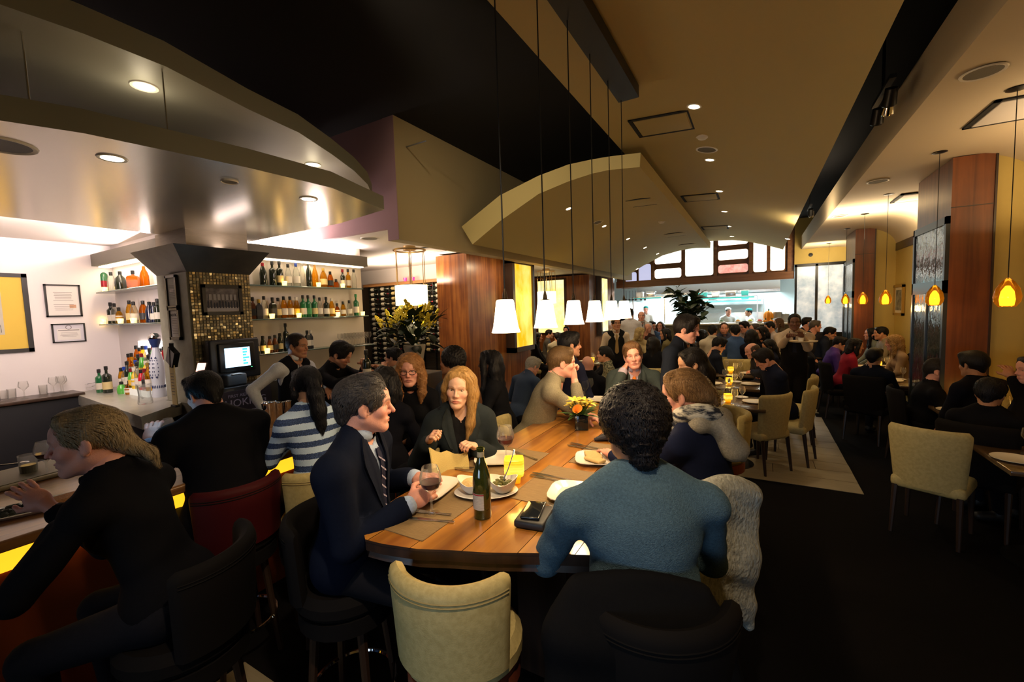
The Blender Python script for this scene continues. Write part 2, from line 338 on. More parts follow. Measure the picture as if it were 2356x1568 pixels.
for prof,x,y,lab in ((V1,1617,313,'small white smoke detector beside the round speaker in the right vault'),(V2,1522,509,'white smoke detector in the left vault')):
    p,a=surf(x,y,prof); t=thing('smoke_detector',lab,'smoke detector',p); MB().lathe([(0,-.035),(.035,-.03),(.05,-.02),(.055,0)],16).build('cap',SMK,t); MB().lathe([(.055,-.006),(.068,0)],16,caps=False).build('base',SMK,t)
VENTM=mat('vent_slot',(.01,.01,.01),.8)
def vent(p,ang,label,w,d,pm):
    t=thing('ceiling_vent',label,'vent',p,group='square ceiling vents'); t.rotation_euler=(0,-ang,0)
    s=.035; MB().bb((-w/2,-d/2,-.010),(w/2,-d/2+s,.02)).bb((-w/2,d/2-s,-.010),(w/2,d/2,.02)).bb((-w/2,-d/2,-.010),(-w/2+s,d/2,.02)).bb((w/2-s,-d/2,-.010),(w/2,d/2,.02)).build('slot_frame',VENTM,t)
    MB().rbox((0,0,-.004),(w-2*s-.02,d-2*s-.02,.02),.004).build('centre_panel',pm,t)
for x,y,pf,lab,w,d in ((1525,285,V1,'nearest square vent in the right vault',.58,.50),(1612,453,V1,'middle square vent in the right vault',.58,.5),(1645,523,V1,'farthest square vent in the right vault',.58,.5),
    (1480,463,V2,'nearest square vent in the left vault',.55,.5),(1555,538,V2,'middle square vent in the left vault',.55,.5),(1585,562,V2,'farthest square vent in the left vault',.55,.5)):
    p,a=surf(x,y,pf); vent(p,a,lab,w,d,TAN)
vent(Vector((1.86,5.05,3.41)),0,'square vent in the right soffit near the nearest amber lamp',.62,.62,WHITE); vent(Vector((2.0,8.4,3.40)),0,'square vent in the right soffit between the two wooden columns',.5,.6,WHITE)
vent(at(985,574,z=3.0),0,'square vent in the white ceiling beside the drum pendant',.5,.5,WHITE)
# track heads hidden in the dark slot on the right
for x,y,lab,n in ((2030,275,'cluster of black track spotlights in the dark ceiling slot, nearer','3'),(1862,503,'pair of track spotlights at the far end of the dark ceiling slot','2')):
    p=at(x,y,X=.88); t=thing('track_spotlight',lab,'spotlight',p)
    MB().bb((-.02,-.3,.2),(.02,.3,.23)).tube([(0,0,.2),(0,0,4.3-p.z)],.012,6).build('track',BLACK,t)
    for k in range(int(n)): MB().lathe([(.0,.13),(.04,.12),(.048,0),(.04,-.01)],14,c=(.03*(k%2),-.2+.2*k,.04),M=Matrix.Rotation(.6,3,'X')).build('lamp_head',CHROME if k%2 else BLKMET,t)
# uplights tucked on top of the left vault's edge, grazing the right vault
for i,y in enumerate((5.9,7.1,8.3,9.6,11.0,12.4)):
    light('SPOT',(-1.22,y,3.60),(26,34,40,40,40,36)[i],(1,.72,.36),size=.03,aim=(-.3,y+.1,3.72),angle=120,blend=.9)
# cove strip lights that wash the curved right soffit in the bay, and above the near wall
light('AREA',(1.95,9.2,2.9),85,(1,.78,.50),size=.8,sy=3.0,aim=(2.2,9.2,4)); light('AREA',(2.3,5.2,2.75),16,(1,.72,.42),size=.3,sy=1.8,aim=(2.35,5.4,4))
light('AREA',(1.5,13.6,2.9),22,(1,.78,.5),size=.5,aim=(1.5,14.2,3.3))
# ---------------- right columns with glass screens ----------------
PANEG=mat('screen_glass',(.03,.05,.055),.12,metal=.2,bump=.8,bscale=14,spec=1,stretch=(1,1,.5)); FRM=mat('screen_frame',(.05,.055,.06),.35,metal=.5)
for k,(y0,y1,lab) in enumerate(((6.35,7.46,'near wooden column with ribbed dark glass screens facing the aisle'),(11.5,12.6,'far wooden column with glass screen beside the frosted kitchen doors'))):
    t=thing('wood_column',lab,'column',(1.93,(y0+y1)/2,0)); w=(y1-y0)
    MB().bb((-.15,-w/2,0),(.17,w/2,3.40)).build('shaft',COLWOOD,t,smooth=False)
    MB().bb((.168,-w/2-.012,0),(.185,-w/2+.02,3.40)).build('edge_strip',DWOOD,t)
    MB().bb((-.153,-w/2-.006,2.88),(.172,-w/2+.01,2.888)).build('panel_joint',DWOOD,t)
    f=MB()
    for a,b,c,d in ((-w/2,w/2,2.72,2.80),(-w/2,w/2,1.98,2.12),(-w/2,w/2,.0,.55),(-w/2,-w/2+.05,0,2.8),(w/2-.05,w/2,0,2.8),(-.02,.02,.5,2.0)): f.bb((-.185,a,c),(-.15,b,d))
    fr=f.build('screen_frame',FRM,t)
    for a,b,c,d in ((-w/2+.05,w/2-.05,2.12,2.72),(-w/2+.05,-.02,.55,1.98),(.02,w/2-.05,.55,1.98)): MB().bb((-.172,a,c),(-.155,b,d)).build('pane',PANEG,fr)
# ---------------- kitchen front ----------------
KY=14.9
def K(x,y,Y=KY): return at(x,y,Y=Y)
kx0,kx1=-4.3,.92
ks=thing('kitchen_transom','wooden transom and beam framing the bright open kitchen','transom',((kx0+kx1)/2,KY,0)); ox=(kx0+kx1)/2
def kbb(a,b,c,d,y0,y1): return MB().bb((a-ox,y0-KY,c),(b-ox,y1-KY,d))
kbb(kx0,kx1,2.60,2.82,KY,KY+.25).build('beam',TRIMW,ks)
pan=[(1439,1464,625,660,0),(1469,1497,606,652,0),(1506,1567,540,608,1),(1506,1567,615,641,1),(1576,1641,540,636,2),(1652,1721,540,566,3),(1652,1721,571,599,3),(1652,1721,605,629,4),(1733,1765,540,626,2),(1772,1807,540,623,2)]
PM=[mat('transom_pane_lilac',(.6,.6,.8),.3,emit=(.62,.66,.95),es=.8),mat('transom_pane_white',(.9,.9,.85),.3,emit=(1,.97,.88),es=2.2),emit_tex('transom_pane_ripple',(1,1,.93),(.55,.68,.55),7,1.6,ct=.35),mat('transom_pane_cream',(.9,.85,.75),.3,emit=(1,.86,.70),es=2),emit_tex('transom_pane_rose',(1,.62,.52),(.85,.30,.25),9,.9,ct=.4)]
kbb(kx0,kx1,2.82,4.3,KY+.10,KY+.14).build('transom_board',TRIMW,ks,smooth=False)
xs=[]
for x0,x1,y0,y1,mi in pan:
    a=K(x0,y1); b=K(x1,y0); zt=min(b.z,4.1) if y0>540 else 4.15
    w,h=abs(b.x-a.x),zt-a.z; r=.07; poly=[]
    for cx,cz,q in ((w/2-r,h/2-r,0),(-w/2+r,h/2-r,1),(-w/2+r,-h/2+r,2),(w/2-r,-h/2+r,3)):
        for i in range(5): an=PI/2*q+PI/2*i/4; poly.append((cx+r*math.cos(an),cz+r*math.sin(an)))
    M=Matrix.Rotation(PI/2,3,'X'); c=((a.x+b.x)/2-ox,.08,(a.z+zt)/2)
    MB().prism(poly,-.02,.02,M=M,c=c).build('pane',PM[mi],ks)
    big=[(p[0]*(1+.05/w),p[1]*(1+.05/h)) for p in poly]; n=len(poly)
    rg=MB().loft([[M@Vector((p[0],p[1],.055))+Vector(c) for p in poly],[M@Vector((p[0],p[1],.06))+Vector(c) for p in big],[M@Vector((p[0],p[1],-.03))+Vector(c) for p in big]])
    rg.build('pane_frame',TRIMW,ks)
for px_ in (1502,1571,1646,1727,1768,1816):
    p=K(px_,600); kbb(p.x-.045,p.x+.045,2.82,4.3,KY-.02,KY+.1).build('mullion',TRIMW,ks)
# pass counter
PASS=mat('pass_counter_white',(.85,.85,.82),.35)
t=thing('pass_counter','white kitchen pass counter with dark panelled front','counter',(ox,KY-.1,0))
MB().rbox((0,.15,1.31),(kx1-kx0-.1,.7,.05),.012).build('top',PASS,t); MB().bb((kx0-ox+.05,-.1,0),(kx1-ox-.05,.45,1.285)).build('front_panel',mat('olive_panel',(.12,.10,.06),.5),t)
# kitchen room
KW=mat('kitchen_tile',(.80,.88,.88),.3,bump=.2,bscale=20); struct(MB().bb((-6.3,18.6,0),(4,18.75,3.6)).build('wall_kitchen',KW)); struct(MB().bb((-6.3,15.2,3.35),(4,18.6,3.45)).build('ceiling_kitchen',WHITE))
struct(MB().bb((-6.4,15.2,0),(-6.3,18.6,3.6)).build('wall_kitchen_left',KW)); struct(MB().bb((2.6,14.9,0),(2.7,18.7,3.6)).build('wall_kitchen_right',KW))
hd=thing('extractor_hood','long stainless extractor hood over the kitchen range','hood',(-1.55,17.6,2.35))
MB().add([(-2.5,-.9,0),(2.2,-.9,0),(2.2,.9,0),(-2.5,.9,0),(-2.5,-.7,.75),(2.2,-.7,.75),(2.2,.9,.75),(-2.5,.9,.75)],[(0,1,5,4),(1,2,6,5),(2,3,7,6),(3,0,4,7),(4,5,6,7)]).build('canopy',STEEL,hd,smooth=False)
MB().bb((-2.5,-.92,-.05),(2.2,-.86,.03)).build('lip',STEEL,hd); MB().bb((-.6,-.2,.75),(.6,.6,1.0)).build('duct',STEEL,hd)
for k in range(3): MB().bb((-2+1.5*k,-.5,.02),(-1+1.5*k,-.35,.06)).build('lamp',mat('hood_lamp',(1,1,1),.3,emit=(.8,1,1),es=6),hd)
TEAL=mat('teal_film',(.05,.42,.42),.3); 
def shelfu(x,y,z,w,lab):
    t=thing('kitchen_shelf',lab,'shelf',(x,y,z)); MB().bb((-w/2,-.18,0),(w/2,.18,.025)).build('board',STEEL,t)
    for s in (-1,1): MB().bb((s*w/2-.015,-.02,-z+(0 if z<2.1 else (1.335 if y<15.7 else 0))),(s*w/2+.015,.02,.0)).build('post',STEEL,t)
    MB().bb((-w/2+.08,-.19,-.05),(w/2-.08,-.15,-.005)).build('heat_strip',TEAL,t)
shelfu(-.95,15.6,2.15,1.9,'stainless heat shelf with teal strip above the middle of the pass'); shelfu(-3.4,15.8,2.25,1.1,'stainless shelf on posts left of the plant in the kitchen'); shelfu(-1.2,18.2,2.05,2.8,'long stainless wall shelf under the extractor hood')
ov=thing('pizza_oven','rounded oven with a terracotta arch at the kitchen back left','oven',(-4.6,17.6,0)); MB().lathe([(.9,0),(.95,1.3),(.85,1.75),(.5,2.1),(0,2.2)],24).build('dome',mat('oven_white',(.8,.82,.8),.5),ov)
MB().tube([(.42*math.cos(a),-.90,1.35+.35*math.sin(a)) for a in [PI*i/10 for i in range(11)]],.07,8).build('arch_trim',mat('terracotta',(.55,.25,.16),.6),ov); MB().bb((-.38,-.93,1.3),(.38,-.8,1.6)).build('opening',BLACK,ov)
rg=thing('kitchen_range','steel cooking range against the kitchen back wall','range',(-1.3,17.7,0)); MB().rbox((0,0,.5),(3,.9,.96),.02).build('body',STEEL,rg); MB().bb((-1.5,.3,.98),(1.5,.45,1.6)).build('splash_back',STEEL,rg)
for k in range(4): MB().bb((-1.35+k*.72,-.47,.2),(-.75+k*.72,-.45,.75)).build('oven_door',mat('range_door',(.3,.33,.34),.3,metal=.8),rg)
for i,(x,y,z,c,w) in enumerate(((-1.6,15.6,2.175,0,.3),(-1.2,15.6,2.175,1,.22),(-.75,15.6,2.175,2,.3),(-.35,15.6,2.175,0,.2),(-3.7,15.8,2.275,1,.25),(-3.3,15.8,2.275,2,.3),(-2.1,18.2,2.075,0,.35),(-1.5,18.2,2.075,2,.3),(-.9,18.2,2.075,1,.4),(-.4,18.2,2.075,0,.25))):
    t=thing('food_container','%s kitchen container, %s along the steel shelves'%(('teal','white','steel')[c],nth(i)),'container',(x,y,z),group='containers on the kitchen shelves'); m_=(TEAL,PASS,STEEL)[c]; MB().rbox((0,0,.08),(w,.24,.16),.02).build('tub',m_,t); MB().rbox((0,0,.17),(w+.02,.26,.02),.008).build('lid',PASS,t)
# hanging ladles, stock pots, pumpkin, plates along the pass
DK=mat('dark_iron',(.03,.03,.035),.5,metal=.5)
for i,x in enumerate((1441,1449,1456,1463,1475,1484)):
    p=K(x,668,15.5); t=thing('hanging_ladle','dark ladle hanging in a row at the kitchen opening, %s from its left end'%nth(i),'ladle',p,group='ladles hanging in the kitchen')
    MB().tube([(0,0,.0),(0,0,-.28)],.009,6).build('handle',DK,t); MB().ball((0,-.02,-.32),(.045,.045,.035)).build('bowl',DK,t)
rail=K(1462,662,15.5); tag(MB().tube([(rail.x-.5,15.5,rail.z),(rail.x+.6,15.5,rail.z)],.012,6).tube([(rail.x-.4,15.5,rail.z),(rail.x-.4,15.5,3.35)],.01,6).tube([(rail.x+.5,15.5,rail.z),(rail.x+.5,15.5,3.35)],.01,6).build('pot_rail',STEEL),'steel rail carrying the hanging ladles at the kitchen opening','rail')
ORG=mat('pumpkin_orange',(.85,.32,.015),.45); GRN=mat('leaf_green',(.03,.09,.02),.5)
def pumpkin(p,r,lab,tall=1):
    t=thing('pumpkin',lab,'pumpkin',p); rings=[]; n=20
    for i in range(9):
        a=-PI/2+PI*i/8
        rings.append([(r*(1+.08*math.cos(5*2*PI*k/n*2))*max(.02,math.cos(a))*math.cos(2*PI*k/n),r*(1+.08*math.cos(10*2*PI*k/n))*max(.02,math.cos(a))*math.sin(2*PI*k/n),r*tall*(1+math.sin(a))) for k in range(n)])
    MB().loft(rings,True).build('flesh',ORG,t); MB().tube([(0,0,2*r*tall-.02),(.01,0,2*r*tall+.05)],[.025,.015],6).build('stem',GRN,t)
pz=1.335
def onpass(x,dy=0): q=at(x,738,Y=KY-.05+dy); return (q.x,q.y,pz)
pumpkin(onpass(1768),.125,'tall orange gourd standing on the pass counter near its right end',1.45); pumpkin(onpass(1761,-.2),.06,'small orange pumpkin in front of the tall gourd',.8); pumpkin(onpass(1775,-.2),.06,'small orange pumpkin at the right foot of the tall gourd',.8)
for i,x in enumerate((1660,1698,1726,1748)):
    t=thing('serving_bowl','%s small food dish from the left on the pass counter'%nth(i),'dish',onpass(x),group='dishes on the pass counter'); MB().lathe([(.06,0),(.11,.05),(.115,.055),(.1,.05),(.05,.012)],14).build('bowl',PASS,t); MB().ball((0,0,.06),(.06,.06,.05)).build('food',(GRN,mat('food_amber',(.5,.25,.05),.6),mat('food_lime',(.45,.5,.05),.6),mat('food_red',(.45,.06,.04),.6))[i],t)
for i,x in enumerate((1789,1806)):
    t=thing('stock_pot','%s tall pale pot on the right end of the pass'%('taller left' if i==0 else 'shorter right'),'pot',onpass(x,.1)); MB().lathe([(.0,0),(.11,0),(.115,.30-.06*i),(.12,.31-.06*i)],18).build('body',mat('grey_enamel',(.35,.38,.40),.4),t); MB().lathe([(.12,.31-.06*i),(.08,.34-.06*i),(0,.345-.06*i)],18).build('lid',STEEL,t)
# frosted glass doors right of the kitchen
fd=thing('frosted_door','black framed frosted glass doors right of the open kitchen','door',(1.5,KY,0)); fd['kind']='structure'; fd.name='door_1'; del fd['category']
for a,b in ((.93,.985),(1.42,1.48),(2.05,2.1)): MB().bb((a-1.5,-.06,0),(b-1.5,.06,2.98)).build('stile',BLKMET,fd)
MB().bb((-.57,-.06,2.92),(.6,.06,3.0)).build('head_rail',BLKMET,fd); MB().bb((-.57,-.06,0),(.6,.06,1.05)).build('lower_panel',BLKMET,fd)
m=emit_tex('frosted_pane',(1,1,.98),(.45,.56,.64),3,.36,ct=.35); nt=m.node_tree; b_=nt.nodes['Principled BSDF']; b_.inputs['Alpha'].default_value=.80
for a,b in ((.985,1.42),(1.48,2.05)): MB().bb((a-1.5,-.01,1.05),(b-1.5,.01,2.92)).build('pane',m,fd)
struct(MB().bb((.92,KY-.02,3.0),(2.45,KY+.1,4.3)).build('wall_over_doors',YEL)); tag(MB().lathe([(0,-.05),(.05,-.04),(.06,0)],12,M=Matrix.Rotation(-PI/2,3,'X'),c=(*K(1865,586).to_2d(),K(1865,586).z)).build('alarm_sounder',BLACK),'small black disc on the yellow wall over the frosted doors','alarm')
# ---------------- wooden boxes with glowing onyx panels ----------------
ONYX=emit_tex('onyx_panel',(.98,.48,.008),(1,.76,.16),3.2,.98,stretch=(1,1,.5),ct=.22)
ONYX2=emit_tex('onyx_panel_pale',(1,.72,.18),(1,.88,.45),3,1.3,ct=.3)
wb=thing('veneer_block','red veneered block with tall glowing onyx panel on its side','partition',(-4.71,7.2,0))
MB().bb((-.35,-1.1,0),(.33,1.2,2.97)).build('carcass',REDWOOD,wb,smooth=False)
f=MB(); 
for a,b,c,d in ((.15,.24,1.1,2.97),(1.02,1.10,1.1,2.97),(.15,1.10,2.88,2.97),(.15,1.1,1.1,1.2)): f.bb((.33,a,c),(.53,b,d))
f.build('panel_frame',DWOOD,wb); MB().bb((.33,.24,1.2),(.49,1.02,2.88)).build('onyx_panel',ONYX,wb)
wb2=thing('veneer_block','farther red veneered block with pale glowing panel facing the room','partition',(-5.3,13.5,0))
MB().bb((-1.0,-1.2,0),(.93,1.4,2.95)).build('carcass',REDWOOD,wb2,smooth=False)
a,b=at(1240,765,Y=12.28),at(1297,643,Y=12.28); MB().bb((a.x+5.3,-1.24,a.z),(b.x+5.3,-1.2,b.z)).build('onyx_panel',ONYX2,wb2)
MB().bb((a.x+5.24,-1.23,a.z-.06),(b.x+5.36,-1.195,b.z+.06)).build('panel_frame',DWOOD,wb2)
MB().bb((.93,-.6,1.1),(1.1,.1,2.93)).build('side_frame',DWOOD,wb2); MB().bb((.95,-.5,1.2),(1.115,0.0,2.85)).build('side_onyx_panel',ONYX2,wb2)
light('POINT',(-3.95,7.9,2.1),6,(1,.68,.15),size=.3)
struct(MB().bb((-6.6,8.4,0),(-6.5,12.3,3.0)).build('wall_alcove',REDWOOD)); struct(MB().bb((-9.8,7.25,0),(-5.05,7.35,3.0)).build('wall_wine',mat('cellar_wall',(.05,.035,.02),.7)))
struct(MB().bb((-9.8,7.20,2.62),(-5.06,7.26,3.0)).build('wall_wine_upper',WHITE))
# ---------------- wine wall ----------------
BGL=mat('dark_bottle',(.015,.02,.012),.12,spec=.8); LABW=mat('paper_label',(.72,.66,.55),.6); LABC=mat('cream_label',(.70,.55,.25),.6); FOILR=mat('foil_red',(.30,.02,.03),.35,metal=.4); FOILK=mat('foil_black',(.02,.02,.02),.4)
def bottle_prof(R,h,neck=.014,sh=.62,nk=.74): return [(0,.004),(R*.9,0),(R,.008),(R,h*sh),(R*.93,h*(sh+.04)),(R*.6,h*(nk-.03)),(neck,h*nk),(neck,h*.97),(neck*1.15,h*.975),(neck*1.15,h),(0,h)]
rk=thing('wine_rack','tall metal wine rack filled with lying bottles behind the drum pendant','wine rack',(-6.6,7.1,0))
WX=[-7.78,-7.46,-7.12,-6.80,-6.47,-6.15,-5.83,-5.42]
for x in WX:
    MB().bb((x+6.6-.17,-.02,.55),(x+6.6-.155,.02,2.62)).build('upright',BLKMET,rk)
    for i in range(0,17): pass
MB().bb((-1.4,-.12,2.60),(1.55,.1,2.66)).build('top_rail',mat('lit_wood',(.35,.16,.05),.5),rk)
q=MB(); 
for x in WX:
    for i in range(17): q.bb((x+6.6-.16,-.06,.70+i*.115-.045),(x+6.6+.14,-.05,.70+i*.115-.04)).bb((x+6.6-.16,.05,.70+i*.115-.045),(x+6.6+.14,.06,.70+i*.115-.04))
o=q.build('wire',BLKMET,rk); o['kind']='stuff'
MX=Matrix.Rotation(PI/2,3,'Y')
bm_=MB().lathe(bottle_prof(.0375,.30),10,M=MX).mesh('glass',BGL); lm_=[MB().lathe([(.038,.06),(.038,.16)],10,M=MX,caps=False).mesh('label',m) for m in (LABW,LABC)]; fm_=[MB().lathe([(.0145,.235),(.0165,.3),(0,.301)],8,M=MX).mesh('capsule',m) for m in (LABW,FOILR,FOILK)]
for ci,x in enumerate(WX):
    for i in range(17):
        z=.70+i*.115
        if z<1.15 and ci not in (0,1): continue
        t=thing('wine_bottle','wine bottle lying label out in the wall wine rack','bottle',(x-.14,7.1,z),group='bottles in the wine rack')
        part('glass',bm_,t); part('label',lm_[1 if 2<=ci<=5 else 0],t); part('capsule',fm_[(ci+i*2)%3],t)
light('AREA',(-6.6,6.75,2.58),6,(1,.75,.45),size=2.6,sy=.06,aim=(-6.6,7.1,1.6))
for x,lab in ((932,'left magenta glass tealight above the wine rack'),(950,'right magenta glass tealight above the wine rack')):
    p=at(x,637,Y=7.05); t=thing('tealight',lab,'candle',(p.x,7.05,2.665)); MB().lathe([(.03,0),(.04,.08),(.036,.08),(.027,.01)],12,caps=False).build('glass',mat('magenta_glow',(.8,.02,.2),.2,emit=(1,.03,.22),es=1.2),t); MB().lathe([(0,0),(.025,.0),(.025,.03),(0,.035)],10).build('wax',LABW,t)
# drum pendants hung on rods
SHADE=mat('linen_shade',(.9,.8,.6),.8,emit=(1,.82,.52),es=2.2)
def drum(p,R,h,ztop,lab,pw):
    t=thing('drum_pendant',lab,'pendant lamp',p); MB().lathe([(R,-h/2),(R,h/2),(R*.98,h/2),(R*.98,-h/2)],28,caps=False).build('shade',SHADE,t)
    MB().lathe([(0,-h/2+.01),(R*.97,-h/2+.01)],28,caps=False).build('diffuser',SHADE,t)
    for a in range(6):
        c,s=R*.95*math.cos(a*PI/3+.3),R*.95*math.sin(a*PI/3+.3); MB().tube([(c,s,-h/2),(c,s,ztop-p[2]-.12)],.006,5).build('rod',BRASS,t)
    MB().tube([(R*.97*math.cos(2*PI*k/28),R*.97*math.sin(2*PI*k/28),ztop-p[2]-.12) for k in range(29)],.012,6,caps=False).build('ring',BRASS,t)
    MB().lathe([(.09,-.06),(.09,0),(0,0)],18,c=(0,0,ztop-p[2]-.06)).build('canopy_plate',BRASS,t); MB().tube([(0,0,h/2),(0,0,ztop-p[2]-.05)],.008,6).build('stem',BRASS,t)
    light('POINT',(p[0],p[1],p[2]-h/2-.06),pw,(1,.75,.45),size=.12)
drum(at(947,679,t=6.3),.235,.29,3.0,'large white drum pendant on brass rods before the wine wall',34); drum(at(1258,684,t=10.5),.23,.29,3.0,'farther white drum pendant in front of the pale glowing panel',20)
# ---------------- pendants over the communal table ----------------
CONE=mat('white_glass_shade',(.95,.85,.65),.4,emit=(1,.82,.55),es=4.5); CORD=mat('black_cord',(.01,.01,.01),.6)
sh_=MB().lathe([(.066,-.075),(.058,-.05),(.047,.02),(.041,.068),(.036,.075),(.033,.07),(.043,.01),(.055,-.05),(.062,-.075)],24,caps=False).mesh('shade',CONE); cp_=MB().lathe([(.036,.075),(.012,.08),(.010,.10),(.004,.125),(0,.126)],14).mesh('cap',mat('bronze_cap',(.06,.04,.02),.4,metal=.6))
for i,(x,y) in enumerate(((1163,727),(1255,720),(1320,714),(1368,708),(1407,706),(1440,705))):
    p=at(x,y,X=-1.0); p.z=1.925; p.y=min(p.y,3.69)
    t=thing('pendant_lamp','white bell shaped glass pendant over the communal table, %s from the near end'%nth(i),'pendant lamp',p,group='pendants over the communal table')
    part('shade',sh_,t); part('cap',cp_,t); MB().tube([(0,0,.12),(0,0,3.70-p.z)],.0035,6).build('cord',CORD,t); MB().ball((0,0,.0),(.02,.02,.028)).build('bulb',mat('bulb_warm',(1,.9,.7),.3,emit=(1,.8,.5),es=12),t)
    light('POINT',(p.x,p.y,p.z-.115),11,(1,.70,.38),size=.03)
# amber teardrop pendants down the right aisle
AMBG=glass('amber_glass',(.85,.42,.06),thin=.35); AMBE=mat('amber_core',(1,.6,.15),.4,emit=(1,.58,.12),es=5)
tg=MB().lathe([(.045,-.095),(.068,-.06),(.074,-.02),(.062,.04),(.035,.09),(.012,.115),(.004,.12)],20,caps=False).mesh('glass',AMBG); tcq=MB().lathe([(.0,-.09),(.036,-.085),(.042,-.04),(.034,.02),(.012,.06),(0,.062)],14).mesh('core',AMBE)
tk=MB().lathe([(.055,.0),(.06,-.008),(.02,-.018),(0,-.018)],18).mesh('ceiling_rose',BLKMET)
for i,(x,y) in enumerate(((2318,672),(2150,682),(2037,688),(1985,690),(1945,689),(1905,690))):
    p=at(x,y,X=1.6); p.z=1.95
    t=thing('pendant_lamp','amber teardrop glass pendant in the right aisle, %s from the near end'%nth(i),'pendant lamp',p,group='amber pendants in the right aisle')
    part('glass',tg,t); part('core',tcq,t); MB().tube([(0,0,.11),(0,0,3.40-p.z)],.003,5).build('cord',CORD,t); part('ceiling_rose',tk,t,(0,0,3.415-p.z))
    light('POINT',(p.x,p.y,p.z-.16),(1.2,1.5,3.5,4.5,4.5,4.5)[i],(1,.6,.2),size=.04)
# picture in the bay
def frame(name,lab,c,w,h,axis,fm,inner,fw=.02,dep=.025,mat_=None,mw=0,group=None):
    """framed flat picture; axis '+X' or '-X' or '-Y' or '-X' is the way it faces"""
    rz={'+X':PI/2,'-X':-PI/2,'-Y':0}[axis]; t=thing(name,lab,'picture',c,rz,group)
    f=MB(); f.bb((-w/2,-dep,-h/2),(w/2,0,-h/2+fw)).bb((-w/2,-dep,h/2-fw),(w/2,0,h/2)).bb((-w/2,-dep,-h/2),(-w/2+fw,0,h/2)).bb((w/2-fw,-dep,-h/2),(w/2,0,h/2)); f.build('frame',fm,t,smooth=False)
    if mat_: MB().bb((-w/2+fw,-dep*.45,-h/2+fw),(w/2-fw,-.001,h/2-fw)).build('mount',mat_,t)
    k=fw+mw; MB().bb((-w/2+k,-dep*.5,-h/2+k),(w/2-k,-.002,h/2-k)).build('print',inner,t); return t
GOLD=mat('gold_frame',(.55,.36,.10),.35,metal=.7)
frame('picture','gilt framed picture on the yellow wall in the right bay',at(2071,690,X=2.445),.62,.60,'-X',GOLD,mat('grey_print',(.35,.36,.32),.6,noise=((.05,.06,.06),9,.3)),.05,.04,mat_=LABW,mw=.05)
# ---------------- bar: pillar, shelves ----------------
MOS=mat('mosaic_tile',(.23,.205,.12),.28,noise=((.40,.33,.17),25,.5),spec=.8); GROUT=mat('mosaic_grout',(.10,.09,.06),.8)
pil=thing('mosaic_pillar','square bar pillar clad in small metallic mosaic with a flared dark cap','pillar',(-5.3,2.42,0))
MB().bb((-.26,-.32,0),(.385,.28,2.44)).build('core',GROUT,pil,smooth=False)
tl=MB(); s_=.030
for i in range(19):
    for k in range(44):
        y=-.31+i*s_*1.03+.016; z=1.10+k*s_*1.03
        if y+s_/2>.28: continue
        tl.m=RNG.randint(3); tl.box((.387+RNG.rand()*.003,y,z),(.008,s_*.78,s_*.78),M=Matrix.Rotation((RNG.rand()-.5)*.22,3,'Y')@Matrix.Rotation((RNG.rand()-.5)*.22,3,'Z'))
o=tl.build('mosaic',[mat('mosaic_glint_%d'%i,c,.18,metal=.5) for i,c in enumerate(((.34,.29,.17),(.24,.21,.13),(.46,.37,.20)))],pil,smooth=False); o['kind']='stuff'
MB().bb((-.265,-.327,1.1),(.38,-.318,2.44)).build('side_plaster',mat('grey_green_plaster',(.30,.29,.22),.6,noise=((.22,.215,.16),12,.5)),pil)
CAPM=mat('cap_dark_metal',(.055,.05,.042),.42,metal=.4,noise=((.10,.09,.07),4,.5))
a,b=[(-.26,-.325),(.39,-.325),(.39,.285),(-.26,.285)],[(-.30,-.52),(.64,-.52),(.64,.38),(-.30,.38)]
MB().add([(x,y,2.44) for x,y in a]+[(x,y,2.67) for x,y in b],[(0,1,5,4),(1,2,6,5),(2,3,7,6),(3,0,4,7),(3,2,1,0),(4,5,6,7)]).build('flared_cap',CAPM,pil,smooth=False)
MB().bb((-.26,-.31,2.67),(.40,.28,2.87)).build('neck',mat('pale_neck_tile',(.62,.52,.40),.6,noise=((.5,.42,.31),9,.5),stretch=(1,1,6)),pil,smooth=False)
# back bar: shelves with wood valance
SHG=mat('shelf_glass',(.10,.14,.12),.08,spec=1); VAL=mat('valance_taupe',(.14,.125,.095),.6); LEDM=mat('valance_led',(1,.9,.7),.4,emit=(1,.80,.55),es=5)
bk=thing('back_bar_shelving','glass shelves under a taupe valance right of the mosaic pillar','shelving',(-5.36,3.8,0))
for z,y1 in ((2.355,.78),(1.94,.86),(1.51,.42)): MB().rbox((0,(-.95+y1)/2,z),(.22,y1+.95,.018),.004,1).build('shelf',SHG,bk)
MB().bb((-.11,-.95,2.70),(.12,.88,2.85)).build('valance',VAL,bk); MB().bb((-.02,-.9,2.685),(.07,.84,2.70)).build('led_strip',LEDM,bk)
light('AREA',(-5.34,3.8,2.66),6,(1,.80,.52),size=.08,sy=1.7,aim=(-5.40,3.8,1))
MB().rbox((.03,.05,1.00),(.5,1.95,.05),.01).build('counter',mat('bar_counter_black',(.02,.02,.022),.25),bk); MB().bb((-.1,-.92,0),(.22,1.0,.975)).build('base_cabinet',BLACK,bk)
MB().rbox((.0,.66,1.49),(.24,.55,.02),.004,1).build('stemware_shelf',SHG,bk)
bl=thing('corner_shelving','glass shelves under a taupe valance left of the mosaic pillar','shelving',(-6.6,2.24,0))
for z in (2.355,1.94): MB().rbox((.03,0,z),(1.78,.2,.018),.004,1).build('shelf',SHG,bl)
MB().bb((-.88,-.11,2.70),(1.0,.10,2.85)).build('valance',VAL,bl); MB().bb((-.85,-.05,2.685),(.95,.05,2.70)).build('led_strip',LEDM,bl)
light('AREA',(-6.5,2.2,2.66),4.5,(1,.82,.6),size=1.7,sy=.08,aim=(-6.5,2.3,1))
